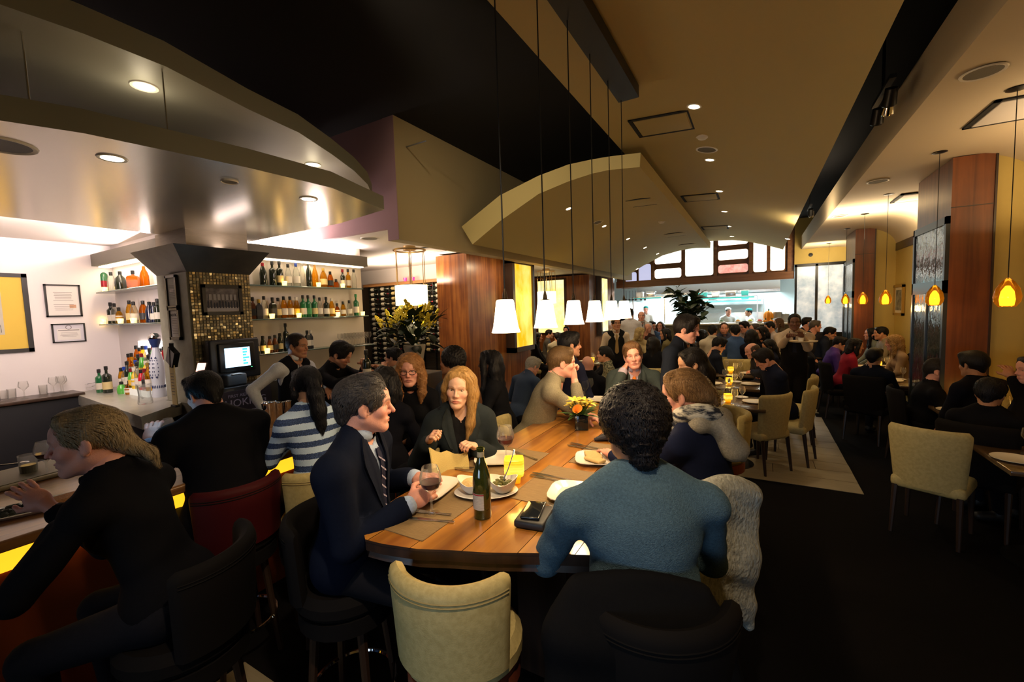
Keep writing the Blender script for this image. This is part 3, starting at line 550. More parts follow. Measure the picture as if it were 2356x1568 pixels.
# ---------------- bottle kinds ----------------
GC={'clear':glass('clear_glass',(.93,.95,.93)),'amber':glass('amber_liquor',(.80,.38,.05)),'gold':glass('gold_liquor',(.90,.62,.12)),'green':mat('green_glass',(.02,.14,.05),.1,spec=1),'lime':mat('lime_glass',(.10,.45,.06),.15,spec=1),'dark':BGL,'navy':mat('navy_glass',(.01,.015,.04),.1,spec=1),'brown':mat('brown_glass',(.12,.035,.01),.1,spec=1),'white':mat('white_ceramic',(.55,.58,.64),.25),'red':mat('red_liquor',(.55,.02,.03),.15),'orange':mat('orange_liquor',(.75,.25,.02),.15),'blue':mat('blue_liquor',(.03,.2,.55),.15),'yellow':mat('yellow_liquor',(.75,.5,.04),.15),'black':BLACK}
LAB={'w':LABW,'c':LABC,'k':mat('label_black',(.03,.03,.03),.5),'y':mat('label_yellow',(.7,.45,.05),.5),'g':mat('label_green',(.05,.25,.08),.5),'r':FOILR}
CAPS={'k':FOILK,'r':FOILR,'w':LABW,'b':mat('cap_blue',(.02,.06,.35),.35),'s':STEEL,'c':glass('stopper_glass',(.95,.97,1),thin=.5),'y':mat('cap_gold',(.6,.4,.08),.3,metal=.7),'g':mat('cap_green',(.03,.3,.1),.4)}
WORD={'clear':'clear glass','amber':'amber','gold':'golden','green':'green glass','lime':'bright green','dark':'dark','navy':'blue black','brown':'brown','white':'white ceramic','red':'red','orange':'orange','blue':'blue','yellow':'yellow','black':'black'}
LW={'w':'white label','c':'cream label','k':'black label','y':'yellow label','g':'green label','r':'red label','-':'no label'}
BC={}
def bottle(p,col,cap,lab,h,R,shape,label,group):
    key=(col,cap,lab,round(h,2),round(R,3),shape)
    if key not in BC:
        if shape=='w': pf=bottle_prof(R,h)
        elif shape=='d': pf=[(0,.004),(R*.9,0),(R,.02),(R*1.02,h*.35),(R*.8,h*.55),(R*.35,h*.68),(.015,h*.74),(.015,h*.84),(.018,h*.85),(0,h*.86)]
        elif shape=='s': pf=[(0,.004),(R*.95,0),(R,.01),(R,h*.55),(R*.8,h*.62),(.016,h*.68),(.016,h*.88),(0,h*.89)]
        else: pf=[(0,.004),(R*.9,0),(R,.01),(R*.98,h*.5),(R*.75,h*.66),(.017,h*.8),(.014,h*.93),(0,h*.94)]
        g=MB().lathe(pf,12 if shape!='s' else 4).mesh('glass',GC[col]); 
        l=MB().lathe([(R*1.015,h*.14),(R*1.015,h*.42)],12 if shape!='s' else 4,caps=False).mesh('label',LAB[lab]) if lab!='-' else None
        top={'w':h,'d':h*.86,'s':h*.89}.get(shape,h*.94)
        c=MB().lathe([(.0155,top-.045),(.0185,top-.04),(.0185,top),(0,top+.004)],10).mesh('cap',CAPS[cap]) if cap!='c' else MB().lathe([(.012,top),(.01,top+.01),(.026,top+.03),(.02,top+.055),(0,top+.06)],10).mesh('stopper',CAPS['c'])
        BC[key]=(g,l,c)
    g,l,c=BC[key]; t=thing('bottle',label,'bottle',p,RNG.rand()*6,group); part('glass',g,t)
    if l: part('label',l,t)
    part('cap' if cap!='c' else 'stopper',c,t); return t
VGL=emit_tex('votive_glow',(1,.62,.10),(1,.80,.30),20,3.0); VRED=mat('votive_red',(.8,.1,.02),.3,emit=(1,.16,.04),es=2)
vg=MB().lathe([(.026,0),(.032,.06),(.029,.06),(.024,.006)],14,caps=False).mesh('glass',VGL); vw=MB().lathe([(0,.004),(.023,.004),(.024,.03),(0,.03)],12).mesh('wax',mat('wax_glow',(.9,.7,.4),.5,emit=(1,.75,.35),es=6)); vf=MB().lathe([(0,.03),(.005,.038),(0,.055)],8).mesh('flame',mat('flame',(1,.8,.4),.5,emit=(1,.8,.4),es=25))
def votive(p,label,pw=.12,group='lit votives on the bar shelves'):
    t=thing('votive_candle',label,'candle',p,group=group); part('glass',vg,t); part('wax',vw,t); part('flame',vf,t)
    if pw: light('POINT',(p[0]+.05,p[1]-.02,p[2]+.05),pw,(1,.6,.2),size=.02)
def zx(x): return x/3.647+220
def shelf_row(items,where,zy,X=None,Y=None,py=700):
    n=0; nv=0
    nb=len([i for i in items if i[1]!='votive'])
    for it in items:
        x=zx(it[0]); q=at(x,py,X=X) if X is not None else at(x,py,Y=Y)
        if it[1]=='votive': votive((q.x+(.07 if X is not None else 0),q.y-(.06 if Y is not None else 0),zy),'%s lit votive from the left on %s'%(nth(nv),where)); nv+=1; continue
        col,cap,lab,h,R,sh=it[1:]
        bottle((q.x,q.y,zy),col,cap,lab,h,R,sh,'%s bottle, %s, %s from the left on %s'%(WORD[col],LW[lab],nth(n),where),'bottles on '+where); n+=1
ST=[(1410,'dark','r','-',.30,.042,'b'),(1490,'dark','k','-',.31,.042,'w'),(1550,'dark','k','c',.32,.042,'w'),(1558,'votive'),(1622,'clear','k','w',.31,.038,'b'),(1688,'clear','b','w',.33,.045,'b'),(1738,'clear','c','-',.34,.036,'b'),(1793,'dark','c','-',.34,.040,'b'),(1845,'gold','c','-',.33,.042,'b'),(1843,'votive'),(1915,'gold','y','c',.29,.05,'b'),(1972,'amber','k','k',.25,.042,'b'),(2018,'amber','k','-',.15,.04,'d'),(2046,'votive'),(2076,'dark','r','w',.28,.034,'w'),(2122,'gold','k','w',.29,.034,'w'),(2170,'clear','k','-',.31,.038,'b')]
shelf_row(ST,'top shelf right of pillar',2.364,X=-5.37,py=650)
SM=[(1325,'brown','k','k',.30,.04,'s'),(1375,'black','y','k',.27,.045,'s'),(1420,'clear','k','w',.30,.04,'b'),(1452,'votive'),(1490,'dark','k','k',.30,.044,'s'),(1537,'clear','k','c',.28,.036,'b'),(1585,'gold','k','w',.30,.042,'b'),(1638,'gold','k','w',.30,.040,'b'),(1690,'gold','w','y',.29,.04,'b'),(1678,'votive'),(1746,'green','k','w',.30,.042,'w'),(1790,'green','k','g',.30,.040,'w'),(1842,'green','k','c',.30,.038,'w'),(1886,'clear','k','w',.29,.038,'b'),(1940,'dark','k','w',.28,.04,'w'),(1985,'gold','w','c',.28,.038,'b'),(2006,'votive'),(2030,'amber','k','w',.22,.035,'d'),(2080,'gold','k','w',.23,.036,'b'),(2132,'clear','k','w',.25,.040,'b'),(2190,'green','g','w',.33,.040,'w'),(2216,'votive')]
shelf_row(SM,'middle shelf right of pillar',1.949,X=-5.37,py=720)
SB=[(1348,'dark','k','c',.22,.034,'b'),(1408,'dark','k','c',.23,.034,'b'),(1412,'votive'),(1466,'brown','k','c',.22,.034,'b'),(1510,'brown','k','k',.23,.034,'b'),(1552,'dark','k','c',.25,.034,'b'),(1604,'dark','k','-',.36,.036,'w'),(1782,'black','k','w',.28,.04,'s'),(1812,'black','w','w',.28,.04,'s')]
shelf_row(SB,'bottom shelf right of pillar',1.519,X=-5.37,py=800)
SL=[(72,'green','k','r',.37,.046,'w'),(122,'votive'),(135,'clear','k','-',.27,.045,'b'),(212,'dark','k','-',.28,.062,'d'),(320,'amber','k','-',.25,.075,'s'),(415,'amber','c','-',.27,.045,'b')]
shelf_row(SL,'top shelf left of pillar',2.364,Y=2.25,py=655)
SL2=[(90,'clear','k','w',.29,.04,'b'),(108,'votive'),(130,'dark','k','w',.28,.04,'w'),(163,'clear','k','w',.28,.042,'b'),(198,'gold','k','w',.24,.04,'d'),(255,'votive'),(290,'gold','k','c',.30,.042,'b'),(325,'clear','k','w',.28,.042,'b'),(366,'votive'),(405,'amber','k','k',.28,.045,'b'),(458,'navy','k','-',.26,.048,'b'),(495,'navy','k','w',.25,.042,'b'),(528,'dark','k','w',.27,.040,'w')]
shelf_row(SL2,'middle shelf left of pillar',1.949,Y=2.25,py=725)
# stemware in two rows at the right end of the bottom shelf
SGL=glass('stemware_glass',(.98,.98,.97),thin=.2)
def wine_glass_mesh(h=.17,R=.034,foot=.032): return MB().lathe([(0,.004),(foot,.001),(foot*.9,.005),(.006,.012),(.0045,h*.45),(.01,h*.5),(R,h*.68),(R*1.02,h*.78),(R*.85,h)],14,caps=False).mesh('glass',SGL)
WG=wine_glass_mesh(.19)
for r in range(2):
    for i in range(9):
        y=4.22+i*.058; 
        o=part('stem_glass',WG,None,(-5.40+.10*r,y,1.501)); tag(o,'clear stem glass in the two rows at the right end of the bottom shelf','glass','stemware on the bottom shelf')
# ---------------- framed notices, pictures on the left wall ----------------
BF=mat('black_frame',(.015,.014,.014),.35); PAPER=mat('paper',(.72,.68,.64),.7); INK=mat('ink',(.02,.02,.025),.7); PAPG=mat('grey_notice',(.33,.33,.28),.6)
def text(s,parent,loc,size,m=INK,rot=(PI/2,0,0),align='CENTER',ext=.0008,name='lettering'):
    c=bpy.data.curves.new(name,'FONT'); c.body=s; c.size=size; c.align_x=align; c.extrude=ext; c.resolution_u=3; o=bpy.data.objects.new(name,c); COL.objects.link(o)
    me=bpy.data.meshes.new_from_object(o.evaluated_get(bpy.context.evaluated_depsgraph_get())); bpy.data.objects.remove(o); me.materials.clear(); me.materials.append(m)
    return part(name,me,parent,loc,rot)
def lines(parent,y0,n,w,dz,y,seed,th=.004,jit=.3):
    r=random.Random(seed); m=MB()
    for i in range(n):
        ww=w*(1-jit*r.random()); m.bb((-ww/2,y-.0006,y0-i*dz),(ww/2,y,y0-i*dz+th))
    return m.build('text_lines',mat('ink_grey',(.16,.14,.13),.7),parent)
f=frame('certificate','black framed permit with a faint text block on the pale left wall','certificate' and (-7.5,1.84,2.255),.32,.40,'+X',BF,PAPER,.018); lines(f,.10,6,.18,.02,-.014,3); lines(f,-.05,4,.22,.022,-.014,5); MB().bb((.05,-.0135,-.09),(.11,-.0125,-.05)).build('stamp',mat('stamp_orange',(.55,.32,.2),.7),f)
f=frame('certificate','wide black framed certificate with round seal under the permit','+X' and (-7.5,1.86,1.853),.30,.235,'+X',BF,mat('lilac_paper',(.60,.57,.62),.6),.014)
MB().lathe([(.028,0),(.028,.001),(.022,.001)],20,M=Matrix.Rotation(PI/2,3,'X'),c=(0,-.013,.07),caps=False).build('seal',mat('ink_grey',(.16,.14,.13),.7),f); lines(f,.03,1,.2,.02,-.014,2,.008,.05); lines(f,.0,4,.17,.016,-.014,9,.003); MB().bb((-.105,-.0132,-.085),(.105,-.0126,.05)).build('inner_sheet',PAPER,f)
f=frame('artwork','big black framed drawing with a broad yellow mount at the left edge','+X' and (-7.5,1.07,2.11),.96,.92,'+X',BF,mat('sepia_print',(.50,.46,.36),.7),.045,mat_=mat('yellow_mount',(.70,.47,.06),.65),mw=.17)
cv=MB(); r=random.Random(4)
for k in range(34):
    x,z=r.uniform(-.2,.22),r.uniform(-.2,.22); pts=[]
    for i in range(7): pts.append((max(-.24,min(.24,x)),-.016,max(-.22,min(.22,z)))); x+=r.uniform(-.05,.05); z+=r.uniform(-.05,.03)
    cv.tube(pts,.004,4,flat=.3)
for k in range(7): cv.lathe([(.03+.012*k,0),(.034+.012*k,.0)],18,M=Matrix.Rotation(PI/2,3,'X'),c=(.13,-.016,-.14),caps=False)
cv.build('ink_drawing',INK,f)
# notices on the pillar's left face
yn=2.42-.327
f=frame('notice','upper black framed grey notice on the pillar left face','-Y' and (at(399,671,Y=yn).x,yn,at(399,671,Y=yn).z),.235,.335,'-Y',BF,PAPG,.026); lines(f,.06,9,.13,.017,-.014,7); MB().bb((-.05,-.0142,-.0),(.04,-.0135,.03)).build('heading',PAPER,f)
f=frame('notice','lower black framed NOTICE sheet on the pillar left face','-Y' and (at(406,744,Y=yn).x,yn,at(406,744,Y=yn).z),.235,.335,'-Y',BF,PAPER,.03); text('NOTICE',f,(0,-.0135,.075),.042); lines(f,.05,10,.14,.017,-.0135,8,.003)
# old photograph of people standing outside, on the mosaic face
xf=-5.3+.392; fp=at(511,690,X=xf)
f=frame('photograph','dark framed old group photograph on the golden mosaic','+X' and (xf+.002,fp.y,fp.z),.385,.315,'+X',BF,mat('old_photo',(.20,.17,.155),.6,noise=((.04,.03,.03),14,.35)),.032)
m=MB(); r=random.Random(2); m.bb((-.155,-.0145,-.12),(.155,-.0138,-.075))
m.build('pale_ground',mat('photo_pale',(.34,.30,.28),.6),f); m=MB()
for k in range(11):
    x=-.14+k*.028; h=r.uniform(.045,.07); m.bb((x-.008,-.0152,-.085),(x+.008,-.0145,-.085+h)).ball((x,-.015,-.085+h+.006),(.006,.001,.008),6,4)
m.build('standing_figures',INK,f)
m=MB(); 
for k in range(7): m.bb((-.13+.04*k,-.0148,-.0),(-.105+.04*k,-.0142,.06))
m.build('house_windows',mat('photo_mid',(.28,.25,.23),.6),f)
# point-of-sale terminal on the pillar
pos=thing('till_screen','black till with a glowing blue order screen below the old photograph','till',(xf+.03,at(526,820,X=xf).y,at(526,820,X=xf).z))
MB().rbox((.06,0,-.02),(.12,.50,.42),.02).build('housing',BLACK,pos); MB().rbox((.13,0,.0),(.04,.36,.30),.012).build('monitor',BLKMET,pos)
SCR=mat('screen_glow',(.2,.4,.8),.3,emit=(.50,.78,1),es=2.4)
MB().bb((.150,-.125,-.10),(.153,.125,.10)).build('screen',SCR,pos); m=MB(); r=random.Random(9)
for i in range(6):
    for k in range(5): m.bb((.1535,-.115+i*.026,.065-k*.034),(.1542,-.095+i*.026,.088-k*.034))
m.build('order_buttons',mat('screen_pale',(1,1,1),.3,emit=(.9,.97,1),es=3.2),pos); m=MB()
for k in range(6): m.bb((.1535,.05,.07-k*.03),(.1542,.05+r.uniform(.03,.07),.088-k*.03))
m.build('order_lines',mat('screen_cyan',(.1,.6,.8),.3,emit=(.05,.45,.75),es=1.5),pos); MB().ball((.152,.135,-.115),.004,6,4).build('status_led',mat('green_led',(0,1,.2),.3,emit=(.05,1,.2),es=8),pos)
light('POINT',(xf+.42,at(526,820,X=xf).y,at(526,820,X=xf).z),1.2,(.5,.75,1),size=.08)
pr_=thing('receipt_printer','small grey receipt printer under the till screen','printer',(-4.73,2.36,1.27)); MB().rbox((0,0,.06),(.16,.2,.12),.02).build('body',mat('printer_grey',(.08,.09,.10),.4),pr_); MB().bb((.02,-.05,.119),(.09,.05,.124)).build('receipt',PAPER,pr_)
ca=thing('till_cabinet','dark steel bar cabinet under the till with a choking poster','cabinet',(-4.85,2.42,0)); MB().rbox((.125,0,.635),(.25,.78,1.27),.01).build('body',mat('cabinet_dark',(.03,.032,.036),.3,metal=.4),ca)
MB().bb((.25,-.36,.72),(.262,.24,1.23)).build('poster',mat('poster_dark',(.035,.028,.045),.5),ca)
PT=mat('poster_text',(.42,.38,.52),.6)
text('FIRST AID FOR',ca,(.2635,-.06,1.165),.042,PT,(PI/2,0,PI/2)); text('CHOKING',ca,(.2635,-.06,1.07),.105,PT,(PI/2,0,PI/2)); m=MB()
for k in range(5):
    for j in range(2): m.bb((.2625,-.33+.27*j,1.0-k*.028),(.2635,-.10+.27*j,1.012-k*.028))
m.build('poster_lines',PT,ca)
# ---------------- corner counter, bottles cluster, glassware ----------------
cc=thing('corner_counter','pale stone slab counter in the bar corner carrying the bottle display','counter',(-6.2,2.0,0))
MB().prism([(-1.3,-.20),(-.9,-.21),(1.36,-.39),(.97,.085),(.60,.085),(.60,.33),(-1.3,.33)],.98,1.10).build('stone_slab',mat('stone_slab',(.42,.40,.33),.3,noise=((.30,.29,.24),14,.5)),cc,smooth=False); MB().prism([(-.85,-.15),(1.2,-.31),(.9,.05),(.55,.05),(.55,.32),(-.85,.32)],0,.98).build('cabinet',BLACK,cc,smooth=False)
wc=thing('wall_counter','dark wooden glass counter under the yellow mounted drawing','counter',(-7.3,.1,0)); MB().rbox((0,.2,1.11),(.40,3.1,.045),.01).build('top',DWOOD,wc); MB().bb((-.18,-1.3,0),(.16,1.7,1.08)).build('cabinet',BLACK,wc)
def onc(x,y,z=1.10): p=at(x,y,z=z); return p
step=thing('bottle_display','stepped lit bottle display in the bar corner','display stand',(-6.42,2.19,1.10))
for k in range(3): MB().bb((-.42,-.12+.08*k,.0),(.42,-.04+.08*k,.07+.11*k)).build('step',mat('lit_acrylic',(.8,.85,.8),.3,emit=(1,.96,.88),es=.25),step)
MB().bb((-.42,.125,.1),(.42,.14,.62)).build('light_panel',mat('display_panel',(1,1,1),.4,emit=(1,.96,.90),es=1.7),step)
CL=[('gold','k','w'),('clear','k','w'),('amber','k','c'),('lime','r','y'),('gold','y','w'),('clear','b','w'),('red','k','w'),('amber','k','y'),('yellow','w','w'),('gold','k','c'),('dark','k','w'),('clear','r','k')]
n=0
for k in range(3):
    for i in range(9):
        col,cap,lab=CL[(i*5+k*7)%12]; 
        bottle((-6.42-.38+.095*i+.01*k,2.19-.08+.08*k,1.10+.07+.11*k),col,cap,lab,(.25,.29,.32)[(i+k)%3],.034,('b','w','d')[(i*2+k)%3],'%s bottle, %s, %s from the left on %s step of corner display'%(WORD[col],LW[lab],nth(i),('front','middle','back')[k]),'bottles on the corner display'); n+=1
for x,y,col,cap,lab,h,R,sh,txt in ((232,902,'green','k','w',.29,.042,'w','green glass bottle with a white label at the front left of the display'),(249,903,'dark','k','c',.33,.047,'w','tall dark green bottle with a cream label, front left of the display'),(281,905,'lime','k','-',.17,.045,'d','short round bottle with bright green contents, front of the display'),(300,906,'amber','k','w',.19,.05,'d','squat round bottle with amber liquor, front of the display')):
    p=onc(x,y); bottle((p.x,p.y,1.10),col,cap,lab,h,R,sh,txt,'bottles before the corner display')
# porcelain decanter
p=onc(368,912); t=thing('porcelain_decanter','tall white and blue porcelain decanter with silver topped stopper','decanter',(p.x,p.y,1.10)); t.scale=(.76,.76,1)
WB=GC['white']; BLU=mat('cobalt_glaze',(.02,.035,.12),.3)
MB().lathe([(0,0),(.085,0),(.09,.03),(.075,.12),(.085,.20),(.098,.28),(.09,.38),(.065,.48),(.045,.54),(.04,.57),(0,.575)],22).build('body',WB,t); MB().lathe([(.04,.565),(.065,.62),(.075,.66),(.06,.67),(0,.67)],20).build('collar',BLU,t); MB().lathe([(.078,.665),(.082,.68),(.07,.70),(.04,.725),(0,.73)],20).build('stopper',CHROME,t)
m=MB()
for a0 in (-1.9,-1.2,-.5):
    for k in range(16):
        u=2*PI*k/16; z=.34+.115*math.sin(u); an=a0+.26*math.cos(u); rr=np.interp(z,[.2,.28,.38,.48],[.085,.098,.09,.065])+.002; m.ball((rr*math.cos(an),rr*math.sin(an),z),(.005,.005,.010),6,4)
for k in range(22): an=2*PI*k/22; m.ball((.0775*math.cos(an),.0775*math.sin(an),.12),(.006,.006,.02),6,4)
m.build('leaf_pattern',BLU,t)
# pitcher, menu holder, glasses on the counters
JG=glass('jug_glass',(.95,.96,.96),thin=.16)
p=onc(335,928); t=thing('glass_pitcher','clear glass pitcher in front of the porcelain decanter','pitcher',(p.x,p.y,1.10)); MB().lathe([(0,.005),(.06,0),(.065,.01),(.055,.10),(.06,.19),(.068,.21),(.058,.2),(.05,.1),(.055,.02)],18,caps=False).build('body',JG,t); MB().tube([(-.06,0,.18),(-.11,0,.16),(-.11,0,.08),(-.06,0,.05)],.009,8).build('handle',JG,t)
p=onc(352,905); t=thing('measuring_jug','small square edged glass jug beside the pitcher','jug',(p.x,p.y,1.10)); MB().lathe([(0,.004),(.045,0),(.05,.13),(.046,.13),(.04,.01)],4,caps=False).build('body',JG,t)
p=onc(404,935); t=thing('menu_holder','dark tap tower with cream drinks card behind the porcelain decanter','menu holder',(p.x,p.y,1.10)); MB().bb((-.05,-.02,0),(.05,.02,.02)).build('base',BLACK,t); MB().box((0,0,.22),(.10,.008,.40)).build('card',LABC,t); MB().box((.01,.01,.5),(.14,.05,.16),M=Matrix.Rotation(.5,3,'Y')).build('clip_head',BLKMET,t); MB().tube([(.0,0,.40),(.03,0,.64)],.02,8).build('tap_handle',BLKMET,t); lines(t,.33,8,.07,.03,-.005,3,.006)
WGL=wine_glass_mesh(.2,.042,.036); TUM=MB().lathe([(0,.006),(.034,0),(.038,.11),(.035,.11),(.031,.012)],14,caps=False).mesh('glass',SGL)
for i,(x,y,k) in enumerate(((10,920,'t'),(28,916,'t'),(57,917,'w'),(95,905,'t'),(125,905,'w'),(148,902,'w'),(167,898,'w'))):
    p=at(x,y,z=1.1325); q=(min(max(p.x,-7.44),-7.15),min(p.y,1.72),1.1325)
    o=part('bar_glass',WGL if k=='w' else TUM,None,q); tag(o,'%s clear %s from the left on the dark wall counter'%(nth(i),'stem glass' if k=='w' else 'tumbler'),'glass','glasses on the wall counter')
p=onc(210,897); t=thing('bar_strainer','coiled silver bar strainer lying left of the green bottles','strainer',(p.x,p.y,1.10)); MB().tube([(.05*math.cos(a*.6)*(1-.0*a),.05*math.sin(a*.6),.01+.004*a) for a in range(24)],.004,5).build('coil',CHROME,t); MB().tube([(-.05,0,.012),(-.2,-.03,.012)],.007,6).build('handle',CHROME,t)
# beer tap handles at the far left
for i,x in enumerate((4,16)):
    p=at(x,925,z=1.05); t=thing('beer_tap','%s black beer tap handle at the far left of the bar'%('left' if i==0 else 'right'),'tap',(p.x+1.6,p.y*.72,1.0)); MB().lathe([(.03,0),(.02,.1),(.02,.14),(.0,.14)],10).build('column',CHROME,t); MB().lathe([(.012,.14),(.022,.18),(.026,.32),(0,.325)],8).build('handle',BLACK,t)
# ---------------- front bar ----------------
fb=thing('front_bar','long wooden topped bar with an amber glow under its overhang','bar counter',(-3.1,0.7,0))
MB().rbox((-.10,0,1.045),(1.02,4.6,.05),.012).build('top',BARW,fb); MB().bb((-.25,-2.2,0),(.02,2.25,1.02)).build('front_panel',mat('bar_die_redwood',(.30,.06,.012),.35),fb)
MB().bb((.12,-2.25,.955),(.15,2.28,1.015)).build('apron',mat('bar_apron_wood',(.34,.07,.015),.4),fb); MB().bb((.02,-2.2,.80),(.035,2.24,.90)).build('amber_strip',mat('amber_strip',(1,.5,.05),.4,emit=(1,.48,.015),es=1.5),fb)
MB().bb((-.55,-2.2,.82),(-.25,2.2,.86)).build('speed_rail',STEEL,fb)
# bar service shelf behind (dark)
# ---------------- communal table ----------------
TZ=1.07
out=[(-1.50,4.05),(-1.50,1.45),(-1.47,1.2)]+[(p.x,p.y) for p in (at(x,y,z=TZ) for x,y in ((840,1240),(880,1250),(960,1262),(1040,1265),(1120,1270),(1250,1272)))]+[(-.45,1.42),(-.40,1.6),(-.40,4.05)]
ct=thing('communal_table','long amber wooden high table with rounded near end','table',(-.95,2.6,0))
out=[(x+.95,y-2.6) for x,y in out]
m=MB().prism([(x*.998,y*.999) for x,y in out],TZ-.045,TZ-.006); m.build('table_top',DWOOD,ct,ang=40)
def clip(poly,a,keep):
    r=[]
    for i in range(len(poly)):
        p,q=poly[i],poly[(i+1)%len(poly)]; ip,iq=keep*(p[0]-a)>=0,keep*(q[0]-a)>=0
        if ip: r.append(p)
        if ip!=iq: u=(a-p[0])/(q[0]-p[0]); r.append((a,p[1]+u*(q[1]-p[1])))
    return r
for i in range(6):
    a=-.56+.19*i; pl_=clip(clip(out,a+.001,1),a+.188,-1)
    if len(pl_)<3: continue
    o=(a+.095,-.4*(i%3)); m=MB().prism([(x-o[0],y-o[1]) for x,y in pl_],-.010,0); m.mi=[1,0]+[1]*len(pl_); m.build('plank',[TABW,DWOOD],ct,loc=(o[0],o[1],TZ-.0004*(i%2))); cx_=[(x*.997,y*.998) for x,y in out]
MB().loft([[Vector((x*.99,y*.995,TZ-.075)) for x,y in out],[Vector((x*.985,y*.99,TZ-.05)) for x,y in out]],True).build('edge_band',DWOOD,ct)
for y in (-.6,.9): 
    MB().bb((-.14,y-.14,.04),(.14,y+.14,TZ-.07)).build('pedestal',DWOOD,ct); MB().rbox((0,y,.02),(.7,.7,.04),.015).build('foot_plate',BLKMET,ct)
# placemats, plates, cutlery
MATM=mat('woven_mat',(.30,.20,.085),.7,noise=((.17,.10,.04),1,.45),stretch=(14,420,1),bump=.4,bscale=1)
def placemat(c,w,d,rz,lab): t=thing('placemat',lab,'placemat',c,rz,'woven placemats'); MB().bb((-w/2,-d/2,0),(w/2,d/2,.003)).build('weave',MATM,t); [MB().bb((x-.004,-d/2,0),(x+.004,d/2,.0038)).build('hem',MATM,t) for x in (-w/2,w/2)]
placemat((-1.29,1.45,TZ),.34,.52,.0,'woven tan placemat under the suited man’s plate'); placemat((-1.28,2.08,TZ),.36,.46,0,'woven tan placemat before the blonde woman'); placemat((-.82,1.90,TZ),.38,.46,0,'woven tan placemat in front of the man in the blue sweater'); placemat((-.76,2.42,TZ),.34,.40,0,'woven tan placemat before the woman with the scarf')
CER=mat('white_glaze',(.82,.77,.68),.18)
def plate_sq(c,w,d,rz,lab,grp='square white plates'):
    t=thing('plate',lab,'plate',c,rz,grp); m=MB(); rings=[]
    for s,z in ((.62,.0),(.68,.003),(1,.018),(1.0,.022),(.95,.021),(.66,.008),(.60,.007)):
        ring=[]
        for k in range(28):
            a=2*PI*k/28; ca,sa=math.cos(a),math.sin(a); q=(abs(ca)**4+abs(sa)**4)**-.25; ring.append(Vector((s*w/2*ca*q,s*d/2*sa*q,z)))
        rings.append(ring)
    m.loft(rings,True).build('dish',CER,t,ang=60); return t
plate_sq((-1.37,1.56,TZ+.004),.17,.30,.15,'long white plate under the suited man’s hands'); plate_sq((-1.33,2.06,TZ+.004),.24,.24,.5,'empty square white plate before the blonde woman')
pr_=plate_sq((-.80,2.30,TZ+.004),.23,.23,.35,'square white plate holding bread near the blue sweater'); plate_sq((-.74,1.82,TZ+.004),.24,.24,.2,'white plate half hidden by the blue sweater man’s shoulder'); plate_sq((-1.28,3.86,TZ),.24,.24,.2,'square white plate at the far end near the orange tie'); plate_sq((-1.06,3.72,TZ),.22,.22,.5,'second white plate at the far end of the table')
t=thing('bread_slice','two toasted bread slices lying on the square white plate','bread',(-.80,2.30,TZ+.014)); BRD=mat('bread',(.55,.36,.14),.8,bump=.4,bscale=90); MB().rbox((-.02,.02,.012),(.09,.13,.02),.008,rz=.5).build('slice',BRD,t); MB().rbox((.01,-.04,.012),(.06,.12,.018),.008,rz=1.2).build('slice',BRD,t)
op=thing('oval_plate','oval white platter carrying two bowls by the wine bottle','platter',(-1.13,1.66,TZ),.55); m=MB(); m.loft([[Vector((s*.155*math.cos(2*PI*k/28),s*.10*math.sin(2*PI*k/28),z)) for k in range(28)] for s,z in ((.6,0),(.7,.004),(1,.018),(.98,.021),(.68,.009),(.3,.008))],True).build('dish',CER,op,ang=60)
def bowl(p,R,lab,food,spoon):
    t=thing('bowl',lab,'bowl',p,.4,'white bowls on the platter'); rings=[]
    for s,z in ((.42,0),(.5,.004),(.82,.03),(1,.066),(.96,.066),(.78,.033),(.45,.012)):
        rings.append([Vector((s*R*math.cos(2*PI*k/24)*(1+.10*(z/.066)*math.cos(2*2*PI*k/24)),s*R*math.sin(2*PI*k/24),z+(.014*(s>.9)*math.cos(2*2*PI*k/24)))) for k in range(24)])
    MB().loft(rings,True).build('shell',CER,t,ang=60)
    if food=='cream': MB().ball((0,0,.04),(R*.82,R*.80,.028)).build('mash',mat('cream_mash',(.62,.40,.14),.6,noise=((.72,.52,.24),50,.4),bump=.5,bscale=120),t)
    else:
        m=MB(); r=random.Random(3)
        for i in range(22): a=r.random()*6.28; q=R*.6*r.random()**.5; m.ball((q*math.cos(a),q*math.sin(a),.038+.02*r.random()),(.012,.009,.007),6,4,M=Matrix.Rotation(r.random()*3,3,'X'))
        o=m.build('greens',mat('cooked_greens',(.05,.075,.015),.5,noise=((.16,.13,.03),60,.5)),t); o['kind']='stuff'
    if spoon: MB().tube([(.0,.0,.05),(.025,.02,.10),(.05,.045,.17),(.055,.05,.19)],[.006,.004,.005,.007],6,flat=.5).build('spoon',STEEL,t)
bowl((-1.19,1.63,TZ+.010),.066,'white bowl of creamy mash left on the platter','cream',False); bowl((-1.06,1.70,TZ+.010),.068,'white bowl of cooked greens with a spoon on the platter','greens',True)
KN=MB().loft([[Vector((x*w,y,z)) for x,z in ((-1,0),(1,0),(1,.003),(-1,.003))] for y,w in ((-.11,.006),(-.02,.0045),(0,.008),(.09,.010),(.115,.002))],True).mesh('knife',STEEL)
fk=MB().loft([[Vector((x*w,y,z+.002)) for x,z in ((-1,0),(1,0),(1,.003),(-1,.003))] for y,w in ((-.10,.006),(.0,.003),(.035,.011),(.055,.012))],True)
for k in range(4): fk.bb((-.0115+.0065*k,.054,.002),(-.0085+.0065*k,.10,.005))
FK=fk.mesh('fork',STEEL)
def cut(me,nm,p,rz,lab): o=part(nm,me,None,(p[0],p[1],TZ+.0045),(0,0,rz)); tag(o,lab,nm,'cutlery on the communal table')
